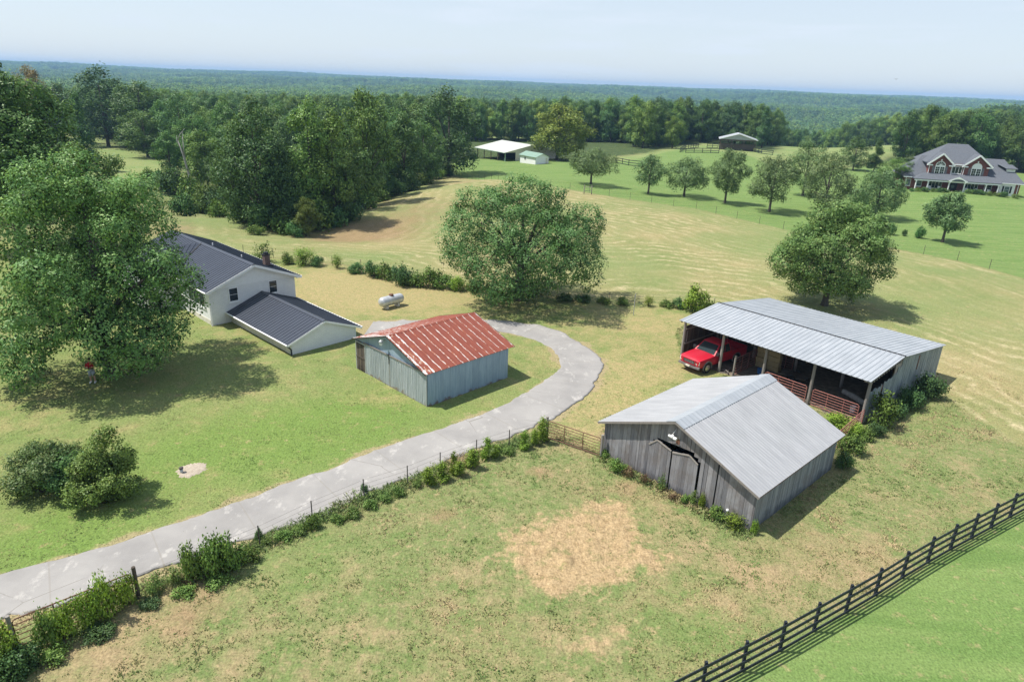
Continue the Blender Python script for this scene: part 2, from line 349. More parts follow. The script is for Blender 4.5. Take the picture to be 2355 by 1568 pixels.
# clods, tufts and mown stubble as relief
GZ = GZ + rough_amt * (1 - m_yard) * (1 - m_nl) * 0.11 * np.maximum(0, fbm(GX / 0.9, GY / 0.9, 51, 4) + 0.05)
GZ = GZ + m_straw * (0.02 + 0.26 * np.maximum(0, fbm(GX / 0.7, GY / 0.7, 57, 5)))
na, nr_ = len(ang), len(rad)
idx = np.arange(na * nr_).reshape(nr_, na)
nxt = np.roll(idx, -1, axis=1)
Q = np.stack([idx[:-1], nxt[:-1], nxt[1:], idx[1:]], -1).reshape(-1, 4)[:, ::-1]

def ground_material():
    k = NT('ground_cover', 0.95, 0.1)
    P = k.pos()
    n1 = k.noise(P, 0.09, 5, 0.6); n2 = k.noise(P, 0.55, 5, 0.65); n3 = k.noise(P, 2.6, 5, 0.7); n4 = k.noise(P, 11.0, 4, 0.7)
    n5 = k.noise(k.scale(P, (6, 2.2, 3), (0, 0, 0.6)), 2.0, 4, 0.7)
    A_ = lambda nm: k.attr(nm)
    dry = k.math('ADD', k.math('MULTIPLY', A_('m_dry'), 0.68), k.mapr(n2, 0.3, 0.7, -0.5, 0.4))
    lush = k.math('ADD', A_('m_lush'), k.mapr(n3, 0.3, 0.7, -0.2, 0.2))
    # mown yard
    yard = k.mix(k.mapr(n1, 0.35, 0.65), (0.162, 0.222, 0.066), (0.208, 0.243, 0.085))
    yard = k.mix(k.mapr(n2, 0.40, 0.75, 0, 0.6), yard, (0.30, 0.265, 0.12))
    yard = k.mix(k.mapr(k.noise(k.scale(P, (1.2, 0.35, 1), (0, 0, 0.9)), 1.4, 4, 0.7), 0.5, 0.72, 0, 0.5), yard, (0.235, 0.285, 0.10))
    yard = k.mix(k.mapr(lush, 0.1, 0.9, 0, 0.75), yard, (0.150, 0.238, 0.052))
    yard = k.mix(k.math('MULTIPLY', k.mapr(dry, 0.1, 1.0, 0, 0.95), k.mapr(n3, 0.3, 0.62, 0.25, 1.0)), yard, (0.40, 0.31, 0.155))
    # weedy pasture
    pa = k.mix(k.mapr(n2, 0.35, 0.65), (0.145, 0.20, 0.064), (0.225, 0.235, 0.10))
    pa = k.mix(k.mapr(n3, 0.48, 0.72, 0, 0.8), pa, (0.34, 0.275, 0.15))
    pa = k.mix(k.mapr(n1, 0.50, 0.66, 0, 0.6), pa, (0.30, 0.235, 0.125))
    pa = k.mix(k.mapr(lush, 0.2, 0.9, 0, 0.7), pa, (0.15, 0.23, 0.06))
    pa = k.mix(k.mapr(dry, 0.1, 0.8, 0, 0.8), pa, (0.36, 0.26, 0.15))
    # raked hayfield: swaths follow the outline of the field
    sw = k.math('SINE', k.math('MULTIPLY', k.math('ADD', A_('hd'), k.math('MULTIPLY', n1, 10.0)), 3.1))
    sw = k.mapr(sw, -0.2, 1.0, -1, 1)
    sw = k.math('MULTIPLY', k.math('ADD', k.math('MULTIPLY', sw, 0.5), 0.5), k.math('MULTIPLY', k.mapr(n2, 0.35, 0.65), k.mapr(k.noise(P, 0.05, 3, 0.6), 0.38, 0.52, 0.35, 1.0)))
    hay = k.mix(k.mapr(n1, 0.34, 0.66), (0.205, 0.232, 0.086), (0.345, 0.285, 0.142))
    sw = k.math('MULTIPLY', sw, k.mapr(k.noise(P, 0.9, 5, 0.75), 0.35, 0.58, 0.15, 1.0)); hay = k.mix(sw, hay, (0.56, 0.46, 0.28))
    hay = k.mix(k.mapr(n3, 0.46, 0.72, 0, 0.6), hay, (0.19, 0.225, 0.08))
    hay = k.mix(k.mapr(k.noise(P, 0.035, 3, 0.6), 0.44, 0.62, 0, 0.8), hay, (0.185, 0.24, 0.085))
    # kept lawns
    lt = k.noise(k.scale(P, (0.25, 1.6, 1), (0, 0, -0.5)), 0.5, 3, 0.5)
    nl = k.mix(k.mapr(lt, 0.35, 0.65), (0.135, 0.215, 0.06), (0.18, 0.255, 0.08))
    nl = k.mix(k.mapr(n3, 0.55, 0.8, 0, 0.45), nl, (0.23, 0.285, 0.115))
    kn = k.mix(k.mapr(n1, 0.35, 0.65), (0.185, 0.255, 0.085), (0.25, 0.28, 0.11))
    st = k.mix(k.mapr(n3, 0.35, 0.65), (0.335, 0.235, 0.125), (0.45, 0.33, 0.185))
    st = k.mix(k.mapr(k.noise(P, 3.4, 5, 0.7), 0.53, 0.68, 0, 0.75), st, (0.26, 0.195, 0.10))
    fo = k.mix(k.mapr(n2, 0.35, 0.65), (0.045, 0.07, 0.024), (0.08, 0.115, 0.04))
    jit = k.mapr(n3, 0.25, 0.75, -0.28, 0.28)
    def msk(nm): return k.mapr(k.math('ADD', A_(nm), jit), 0.35, 0.65)
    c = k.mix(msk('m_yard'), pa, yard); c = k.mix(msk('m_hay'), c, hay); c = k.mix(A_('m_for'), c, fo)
    c = k.mix(A_('m_kn'), c, kn); c = k.mix(A_('m_nl'), c, nl)
    c = k.mix(k.mapr(k.math('ADD', A_('m_soil'), k.mapr(n2, 0.3, 0.7, -0.3, 0.3)), 0.2, 1.1, 0, 0.7), c, (0.27, 0.175, 0.10))
    c = k.mix(k.mapr(k.math('ADD', A_('m_straw'), k.mapr(k.noise(P, 1.3, 6, 0.7), 0.3, 0.7, -0.75, 0.55)), 0.15, 0.8), c, st)
    c = k.mix(k.mapr(k.math('ADD', A_('m_drv'), k.mapr(n3, 0.3, 0.7, -0.35, 0.3)), 0.3, 0.8, 0, 0.8), c, (0.36, 0.285, 0.165))
    # blades and thatch at hand scale
    fine = k.mapr(k.math('ADD', k.math('MULTIPLY', n4, 0.6), k.math('MULTIPLY', n5, 0.4)), 0.32, 0.68, 0.5, 1.5)
    cv = k.n('ShaderNodeCombineColor', i0=fine, i1=fine, i2=fine)
    c = k.mix(1.0, c, cv, 'MULTIPLY')
    k.color(c)
    k.bump(k.math('ADD', n4, k.math('MULTIPLY', n3, 1.5)), 0.45, 0.12)
    return k.m
G_ATTR = dict(m_yard=m_yard, m_hay=m_hay, m_nl=m_nl, m_kn=m_kn, m_straw=m_straw, m_dry=m_dry, m_lush=m_lush, m_soil=m_soil, m_for=m_for, m_drv=m_drv, hd=hd)
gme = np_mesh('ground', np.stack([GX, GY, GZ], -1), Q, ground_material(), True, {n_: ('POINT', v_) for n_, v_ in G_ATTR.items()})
ground = tag(link('ground', gme), kind='structure')

# ------------------------------------------------------------------ concrete driveway
def resample(pts, n):
    P = np.array(pts); s = np.r_[0, np.cumsum(np.linalg.norm(np.diff(P[:, :2], axis=0), axis=1))]
    t = np.linspace(0, s[-1], n); return np.stack([np.interp(t, s, P[:, i]) for i in range(P.shape[1])], -1)
def concrete():
    k = NT('old_concrete', 0.9, 0.2); P = k.pos()
    a = k.noise(P, 0.35, 5, 0.6); b = k.noise(P, 2.2, 6, 0.7); c_ = k.noise(P, 14, 3, 0.7)
    c = k.mix(k.mapr(a, 0.35, 0.65), (0.27, 0.257, 0.243), (0.36, 0.342, 0.32))
    c = k.mix(k.mapr(k.noise(k.scale(P, (1, .6, 1), (0, 0, .45)), 1.1, 7, 0.75), 0.56, 0.64, 0, 0.8), c, (0.47, 0.445, 0.41))
    c = k.mix(k.mapr(k.noise(P, 0.8, 5, 0.7), 0.6, 0.7, 0, 0.35), c, (0.33, 0.32, 0.31))
    cr = k.n('ShaderNodeTexVoronoi', out=0, props={'feature': 'DISTANCE_TO_EDGE'}, Vector=k.scale(k.mix(0.25, P, k.noise(P, 0.7, 3), 'ADD'), (1, 1, 0)), Scale=0.22)
    c = k.mix(k.math('MULTIPLY', k.mapr(cr, 0.002, 0.006, 0.7, 0), k.mapr(a, 0.5, 0.58)), c, (0.17, 0.155, 0.13))
    jt = k.attr('seam'); c = k.mix(k.mapr(jt, 0.4, 0.9, 0, 0.4), c, (0.24, 0.215, 0.175))
    c = k.mix(k.mapr(c_, 0.3, 0.7, 0, 0.22), c, (0.3, 0.29, 0.28)); k.color(c); k.bump(c_, 0.2, 0.02); return k.m
def build_drive():
    NS, NW = 620, 22
    I = np.array([gp(*p)[:2] for p in DRIVE_IN]); O = np.array([gp(*p)[:2] for p in DRIVE_OUT])
    Od = resample(O, 3000); gi = resample(I, NS); go = []; j0 = 0
    for p in gi:                                           # each station meets the nearest place on the other edge
        j = j0 + int(np.argmin(((Od[j0:j0 + 400] - p) ** 2).sum(1))); j0 = max(j0, j - 1); go.append(j)
    go = np.array(go, float); kk = np.ones(61) / 61; go = np.convolve(np.pad(go, 30, mode='edge'), kk, 'valid')
    go = Od[np.clip(go, 0, 2999).astype(int)]
    def sm(P, n=9):
        k_ = np.ones(n) / n; return np.stack([np.convolve(np.pad(P[:, i], n // 2, mode='edge'), k_, 'valid') for i in (0, 1)], -1)
    gi, go = sm(gi, 15), sm(go, 15)
    nin = fbm(np.arange(NS) * 0.09, np.zeros(NS), 71, 5) * 0.26; nout = fbm(np.arange(NS) * 0.11, np.ones(NS) * 5, 73, 5) * 0.42
    d = go - gi; d = d / np.linalg.norm(d, axis=1)[:, None]
    gi = gi + d * nin[:, None]; go = go + d * nout[:, None]
    w = np.linspace(0, 1, NW)
    X = gi[:, None, :] * (1 - w)[None, :, None] + go[:, None, :] * w[None, :, None]
    z = terr(X[..., 0], X[..., 1]) + 0.055
    z = np.maximum(z, np.mean(z, 1, keepdims=True) - 0.03)
    V = np.concatenate([X, z[..., None]], -1)
    lowI = V[:, :1].copy(); lowI[..., 2] -= 0.22; lowO = V[:, -1:].copy(); lowO[..., 2] -= 0.22
    V = np.concatenate([lowI, V, lowO], 1); n2 = NW + 2
    ii = np.arange(NS * n2).reshape(NS, n2)
    Qd = np.stack([ii[:-1, :-1], ii[:-1, 1:], ii[1:, 1:], ii[1:, :-1]], -1).reshape(-1, 4)[:, ::-1]
    s = np.r_[0, np.cumsum(np.linalg.norm(np.diff((gi + go) / 2, axis=0), axis=1))]
    seam = np.zeros((NS, n2))
    for k_ in np.arange(2.2, s[-1], 4.1): seam[np.argmin(abs(s - k_))] = 1
    me = np_mesh('driveway', V.reshape(-1, 3), Qd, concrete(), False, {'seam': ('POINT', seam.ravel())})
    return tag(link('driveway', me), kind='structure')
drive = build_drive()
# bare gravelly patch round the well pipe
def gravel_patch():
    k = NT('pale_gravel', 0.95, 0.1); P = k.pos(); k.color(k.ramp(k.noise(P, 9, 5, 0.7), [(0.3, (0.30, 0.25, 0.19)), (0.7, (0.52, 0.45, 0.36))])); k.bump(k.noise(P, 20, 3), 0.5, 0.03)
    rim = plan([(403, 1082), (420, 1070), (448, 1063), (474, 1063), (478, 1078), (462, 1088), (432, 1100), (410, 1098)]); c = rim.mean(0)
    mb = MB(); n = 48; s = np.linspace(0, 1, len(rim) + 1); P_ = np.vstack([rim, rim[:1]])
    out = [[np.interp(t, s, P_[:, 0]), np.interp(t, s, P_[:, 1])] for t in np.linspace(0, 1, n, endpoint=False)]
    vs = [(c[0], c[1], float(terr(*c)) + 0.05)]
    for f, dz in ((0.5, 0.045), (0.85, 0.035), (1.0, -0.03)):
        for i, p in enumerate(out):
            j = 1 + 0.09 * math.sin(i * 2.7) + 0.05 * math.sin(i * 5.1)
            q = c + (np.array(p) - c) * f * j; vs.append((q[0], q[1], float(terr(*q)) + dz))
    fs = [(0, 1 + i, 1 + (i + 1) % n) for i in range(n)]
    for r in range(2): fs += [(1 + r * n + i, 1 + (r + 1) * n + i, 1 + (r + 1) * n + (i + 1) % n, 1 + r * n + (i + 1) % n) for i in range(n)]
    mb.add(vs, fs); o = mb.build('gravel_patch', k.m, smooth=True); return tag(o, kind='structure')
gravel_patch()

# ------------------------------------------------------------------ building materials
def m_rust_roof():
    k = NT('rusted_galvanised_roof', 0.75, 0.3); P = k.obj(); x, y, z = k.sep(P)
    f = k.math('FRACT', k.math('ADD', k.math('DIVIDE', y, 0.60), k.math('MULTIPLY', k.noise(P, 1.6, 5, 0.7), 0.34)))
    d = k.math('ABSOLUTE', k.math('SUBTRACT', f, 0.5))
    n = k.noise(k.scale(P, (0.8, 3, 0.8)), 2.6, 6, 0.7)
    w = k.math('ADD', k.mapr(d, 0.36, 0.49, 0, 0.95), k.mapr(n, 0.33, 0.75, -0.8, 0.34))
    first = k.mapr(y, -0.1, 1.0, 1.0, 0)                     # the front sheets have kept most of their zinc
    w = k.math('ADD', w, k.math('MULTIPLY', first, k.mapr(k.noise(P, 1.2, 5, 0.7), 0.42, 0.56)))
    w = k.math('ADD', w, k.mapr(x, -0.5, -1.5, 0, 0.12))
    rust = k.ramp(k.noise(k.scale(P, (0.6, 2, 0.6)), 1.4, 6, 0.7), [(0.3, (0.195, 0.052, 0.035)), (0.6, (0.255, 0.070, 0.044)), (0.78, (0.38, 0.135, 0.055))])
    zinc = k.ramp(k.noise(P, 5, 4, 0.7), [(0.3, (0.50, 0.47, 0.45)), (0.7, (0.72, 0.70, 0.68))])
    c = k.mix(k.mapr(w, 0.42, 0.62), rust, zinc)
    edge_ = k.math('MULTIPLY', k.mapr(w, 0.28, 0.40), k.mapr(w, 0.60, 0.46)); c = k.mix(k.math('MULTIPLY', edge_, 0.5), c, (0.50, 0.23, 0.10))
    k.color(c); k.bump(n, 0.15, 0.02); return k.m
def m_tin(name, a, b, seam=0.66, axis=0, corr=0.0, rustc=None, rough=0.5, streak=0.5, metal=0.0):
    k = NT(name, rough, 0.4); P = k.obj(); s = k.sep(P); x = s[axis]; z = s[2]
    n = k.noise(k.scale(P, (5, 5, 0.5)), 1.6, 5, 0.65)
    c = k.mix(k.mapr(n, 0.5 - streak / 4, 0.5 + streak / 4), a, b)
    per = k.noise(k.n('ShaderNodeCombineXYZ', i0=k.math('FLOOR', k.math('DIVIDE', x, seam))), 3.1, 0); c = k.mix(k.mapr(per, 0.35, 0.65, 0, 0.35), c, tuple(v * 0.72 for v in a))
    fr = k.math('FRACT', k.math('DIVIDE', x, seam)); c = k.mix(k.mapr(k.math('ABSOLUTE', k.math('SUBTRACT', fr, 0.5)), 0.482, 0.494, 0, 0.7), c, tuple(v * 0.3 for v in a))
    if rustc: 
        low = k.math('ADD', k.mapr(z, 0.0, 0.45, 0.5, -0.2), k.mapr(k.noise(P, 2.1, 6, 0.7), 0.35, 0.75, -0.5, 0.45)); c = k.mix(k.mapr(low, 0.1, 0.4), c, rustc)
    k.b.inputs['Metallic'].default_value = metal
    k.color(c)
    if corr: k.bump(k.math('SINE', k.math('MULTIPLY', x, 2 * math.pi / corr)), 0.7, corr * 0.22)
    return k.m
def m_metal_roof(name, a, b, rough=0.45, dirt=0.3, per=0, off=0.0, dark=0.55):
    k = NT(name, rough, 0.5); P = k.obj()
    n = k.noise(k.scale(P, (0.6, 3.5, 0.6)), 1.0, 5, 0.65); c = k.mix(k.mapr(n, 0.35, 0.68), a, b)
    g = k.noise(P, 0.5, 4, 0.6); c = k.mix(k.mapr(g, 0.45, 0.75, 0, dirt), c, tuple(v * 0.7 for v in a))
    if per:      # seam shadow painted as a dark line along every rib foot
        fr = k.math('FRACT', k.math('DIVIDE', k.math('ADD', k.sep(P)[1], off), per)); c = k.mix(k.mapr(k.math('ABSOLUTE', k.math('SUBTRACT', fr, 0.62)), 0.03, 0.075, dark, 0), c, tuple(v * 0.35 for v in a))
    k.color(c); return k.m
def m_wood(name, dark, light, warm=None, blue=0.0):
    k = NT(name, 0.92, 0.15); P = k.obj()
    t = k.attr('tint'); g = k.noise(k.scale(P, (14, 14, 0.7)), 1.5, 6, 0.7); h = k.noise(P, 0.9, 5, 0.65)
    f = k.math('ADD', k.math('MULTIPLY', t, 0.5), k.math('MULTIPLY', k.mapr(g, 0.3, 0.7), 0.5))
    c = k.mix(f, dark, light)
    if warm: c = k.mix(k.mapr(h, 0.45, 0.66, 0, 0.7), c, warm)
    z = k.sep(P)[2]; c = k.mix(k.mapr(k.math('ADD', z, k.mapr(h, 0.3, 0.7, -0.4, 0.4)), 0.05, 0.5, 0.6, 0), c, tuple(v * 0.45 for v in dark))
    k.color(c); k.bump(g, 0.35, 0.02); return k.m
def m_brick(name, a, b, mortar, scale=1.0, msize=0.02):
    k = NT(name, 0.9, 0.2); P = k.obj(); x, y, z = k.sep(P)
    v = k.n('ShaderNodeCombineXYZ', i0=k.math('ADD', x, y), i1=z, i2=0.0)
    br = k.t.nodes.new('ShaderNodeTexBrick'); k.set(br.inputs['Vector'], v); k.set(br.inputs['Color1'], a); k.set(br.inputs['Color2'], b); k.set(br.inputs['Mortar'], mortar)
    br.inputs['Scale'].default_value = scale; br.inputs['Mortar Size'].default_value = msize; br.inputs['Brick Width'].default_value = 0.30; br.inputs['Row Height'].default_value = 0.105
    n = k.noise(P, 1.3, 5, 0.65); c = k.mix(k.mapr(n, 0.4, 0.7, 0, 0.35), br.outputs[0], tuple(q * 0.7 for q in a)); k.color(c); k.bump(br.outputs[1], -0.5, 0.02); return k.m
M = {}
M['rust'] = m_rust_roof()
M['zinc_lit'] = m_tin('galvanised_sheet', (0.37, 0.42, 0.44), (0.54, 0.575, 0.58), 0.74, 0, 0.076, (0.30, 0.24, 0.18), 0.45)  # paler copy of the sheet, coloured for the sunlit front
M['zinc_side'] = m_tin('weathered_shaded_sheet', (0.225, 0.32, 0.41), (0.31, 0.41, 0.49), 0.64, 1, 0.0, (0.16, 0.13, 0.11), 0.5)  # bluer, darker copy of the sheet, coloured as its shaded side
M['zinc_gable'] = m_tin('blue_grey_sheet', (0.27, 0.36, 0.44), (0.36, 0.45, 0.53), 1.3, 0, 0.0, None, 0.55)
M['zinc_old'] = m_tin('patched_old_sheet', (0.22, 0.265, 0.29), (0.40, 0.455, 0.48), 0.61, 0, 0.1, (0.15, 0.10, 0.075), 0.5, 0.35)
M['roof_pale'] = m_metal_roof('pale_galvanised_roofing', (0.315, 0.318, 0.327), (0.40, 0.402, 0.408), 0.5, 0.2, 9.631 / 44, 0.34, 0.12)
M['roof_pole'] = m_metal_roof('weathered_galvanised_roofing', (0.325, 0.35, 0.375), (0.415, 0.435, 0.455), 0.5, 0.3, 14.559 / 42, 0.15, 0.42)
M['roof_black'] = m_metal_roof('charcoal_standing_seam', (0.043, 0.051, 0.071), (0.056, 0.066, 0.088), 0.38, 0.2, 17.9 / 44, 0.5, 0.7)
M['roof_green'] = m_metal_roof('green_painted_roofing', (0.21, 0.33, 0.25), (0.27, 0.39, 0.31))
M['roof_cream'] = m_metal_roof('faded_cream_roofing', (0.55, 0.56, 0.50), (0.64, 0.64, 0.57))
M['plank'] = m_wood('weathered_barn_plank', (0.075, 0.077, 0.088), (0.37, 0.36, 0.37), (0.16, 0.135, 0.12))
M['plank_shade'] = m_wood('weathered_shaded_batten', (0.12, 0.14, 0.155), (0.36, 0.38, 0.385), (0.22, 0.21, 0.2))  # bluer copy of the planks with the side walls' shade in its colour
M['old_wood'] = m_wood('old_brown_board', (0.035, 0.03, 0.028), (0.21, 0.17, 0.13))
M['post'] = m_wood('grey_timber_post', (0.20, 0.18, 0.165), (0.38, 0.345, 0.31))
M['dark'] = plain('interior_shade_black', (0.02, 0.02, 0.022), 0.95)  # near-black colour standing in for the shade of unlit insides
M['white_brick'] = m_brick('white_painted_brick', (0.84, 0.84, 0.83), (0.78, 0.785, 0.79), (0.68, 0.68, 0.685), 1.0, 0.012)
M['white'] = plain('white_paint', (0.84, 0.84, 0.84), 0.6, var=0.05)
M['cream'] = plain('cream_block', (0.66, 0.62, 0.53), 0.9, var=0.12)
M['black'] = plain('black_paint', (0.02, 0.021, 0.024), 0.5, var=0.3)
M['red_brick'] = m_brick('red_brick', (0.165, 0.042, 0.040), (0.22, 0.062, 0.052), (0.26, 0.17, 0.15), 1.0, 0.012)
M['chimney_brick'] = m_brick('sooty_brick', (0.15, 0.075, 0.06), (0.10, 0.065, 0.055), (0.2, 0.17, 0.155), 1.3, 0.02)
M['shingle'] = None
def m_shingle():
    k = NT('grey_shingle', 0.95, 0.15); P = k.obj(); n = k.noise(k.scale(P, (1, 1, 4)), 3.0, 5, 0.7); g = k.noise(P, 0.5, 4)
    c = k.mix(k.mapr(n, 0.3, 0.7), (0.095, 0.105, 0.122), (0.15, 0.162, 0.182)); c = k.mix(k.mapr(g, 0.45, 0.7, 0, 0.3), c, (0.13, 0.13, 0.14)); k.color(c); return k.m
M['shingle'] = m_shingle()
M['glass'] = glass('window_glass'); M['glass_blue'] = glass('bright_window_glass', (0.10, 0.14, 0.16))
M['gate_red'] = plain('faded_red_tube', (0.36, 0.15, 0.125), 0.6, var=0.3, scale=6)
M['gate_brown'] = plain('rusty_brown_tube', (0.17, 0.085, 0.055), 0.75, var=0.35, scale=6)
M['fence_black'] = plain('black_fence_board', (0.021, 0.026, 0.036), 0.55, var=0.35, scale=5)
M['galv'] = plain('galvanised_steel', (0.45, 0.46, 0.47), 0.4, 0.3, var=0.15)
M['steel_post'] = plain('dull_steel_post', (0.10, 0.085, 0.075), 0.7, var=0.3)

def frame_at(x, y, yaw): return (x, y, 0.0), math.radians(yaw - 90)

# ------------------------------------------------------------------ shed with the rusted roof
def build_shed():
    w, L, ev, rd, of, ob, oe = 8.424, 7.241, 2.417, 3.789, 0.25, 0.5, 0.125
    loc, rz = frame_at(-8.329, 43.135, 45.18)
    r = tag(empty('tin_shed', loc, rz), 'small blue-grey tin shed with a rusty red and white striped metal roof', 'shed')
    h = w / 2; s = (rd - ev) / h; t = 0.05
    b = MB(); b.box(h - t, h, 0, L, -0.3, ev); b.build('side_wall', M['zinc_side'], r)
    b = MB(); b.box(-h, -h + t, 0, L, -0.3, ev); b.build('side_wall', M['zinc_side'], r)
    b = MB(); b.prism([(-h + t, L, -0.3), (h - t, L, -0.3), (h - t, L, ev), (0, L, rd - 0.05), (-h + t, L, ev)], (0, -t, 0)); b.build('rear_wall', M['zinc_gable'], r)
    # gable over the doors
    zt = 2.27
    b = MB(); b.prism([(-h + t, 0.05, zt), (h - t, 0.05, zt), (h - t, 0.05, ev + 0.01), (0, 0.05, rd - 0.05), (-h + t, 0.05, ev + 0.01)], (0, 0.06, 0)); b.build('gable', M['zinc_gable'], r)
    b = MB(); b.box(-h + 0.02, h - 0.02, 0.12, 0.16, -0.3, zt); b.build('front_backing', M['dark'], r)  # black sheet behind the doors, interior shade given as colour
    # two sliding doors on one rail
    for (x0, x1, y0) in ((-2.98, -0.03, 0.0), (0.03, h - 0.06, -0.015)):
        b = MB(); n = int((x1 - x0) / 0.1)
        for i in range(n):
            a0 = x0 + (x1 - x0) * i / n; a1 = x0 + (x1 - x0) * (i + 1) / n; q = 0.012 * (i % 2)
            b.box(a0, a1, y0 - 0.012 - q, y0 + 0.028, -0.12, zt + 0.03)
        d = b.build('sliding_door', M['zinc_lit'], r)
        for xs in (x0, x1 - 0.05):
            e = MB(); e.box(xs, xs + 0.05, y0 - 0.032, y0 - 0.026, -0.1, zt); e.build('door_stile', M['galv'], d)
    b = MB(); b.box(-3.1, h, -0.075, -0.035, zt + 0.02, zt + 0.11)
    for i in range(8): b.box(-2.9 + i * 0.97, -2.84 + i * 0.97, -0.085, -0.076, zt - 0.05, zt + 0.12)
    b.build('door_rail', M['post'], r)
    # old boarded side door on the left
    b = MB()
    for i in range(6):
        b.ct = random.Random(i).random(); x = -h + 0.10 + i * 0.17; b.box(x, x + 0.155, -0.02 - 0.006 * (i % 2), 0.05, -0.2, 2.06)
    b.ct = 0.3; b.box(-h + 0.08, -3.04, -0.05, -0.027, 1.0, 1.12); b.build('boarded_door', M['old_wood'], r, tint=True)
    b = MB(); b.box(-h + 0.0, -h + 0.09, -0.04, 0.1, -0.2, 2.14); b.box(-3.05, -2.985, -0.04, 0.1, -0.2, 2.14); b.box(-h, -2.985, -0.04, 0.1, 2.141, 2.22); b.build('door_frame', M['galv'], r)
    # roof: a slope each way, ridge roll, barge strips
    z0 = ev - oe * s
    for sg in (1, -1):
        b = MB(); b.ribbed((sg * (h + oe), -of, z0), (sg * (h + oe), L + ob, z0), (sg * 0.02, -of, rd), (sg * 0.02, L + ob, rd), 26, 0.018, 0.4, 0.02)
        rf = b.build('roof_slope', M['rust'], r)
        for yb in (-of - 0.012, L + ob + 0.012):
            e = MB(); e.bar((sg * (h + oe), yb, z0 - 0.03), (sg * 0.02, yb, rd - 0.03), 0.02, 0.09); e.build('barge_board', M['old_wood'], rf)
    b = MB(); b.prism([(-0.13, -of - 0.02, rd - 0.02), (0, -of - 0.02, rd + 0.045), (0.13, -of - 0.02, rd - 0.02), (0, -of - 0.02, rd + 0.02)], (0, L + of + ob + 0.04, 0)); b.build('ridge_cap', M['rust'], r)
    # dusk lamp under the apex
    b = MB(); b.tube([(-0.45, 0.04, 3.28), (-0.45, -0.3, 3.36)], 0.022); b.lathe((-0.45, -0.34, 3.2), [(0.05, 0.2), (0.15, 0.1), (0.16, 0.0), (0.12, -0.005)], 14); lp = b.build('barn_lamp', M['galv'], r, True)
    b = MB(); b.lathe((-0.45, -0.34, 3.0), [(0.05, 0.0), (0.11, 0.06), (0.12, 0.13), (0.1, 0.19)], 14); b.build('lamp_globe', M['white'], lp, True)
    b = MB(); b.box(0.02, 0.05, -0.1, -0.076, zt - 0.55, zt + 0.25); b.build('rail_bracket', M['steel_post'], r)
    return r
build_shed()

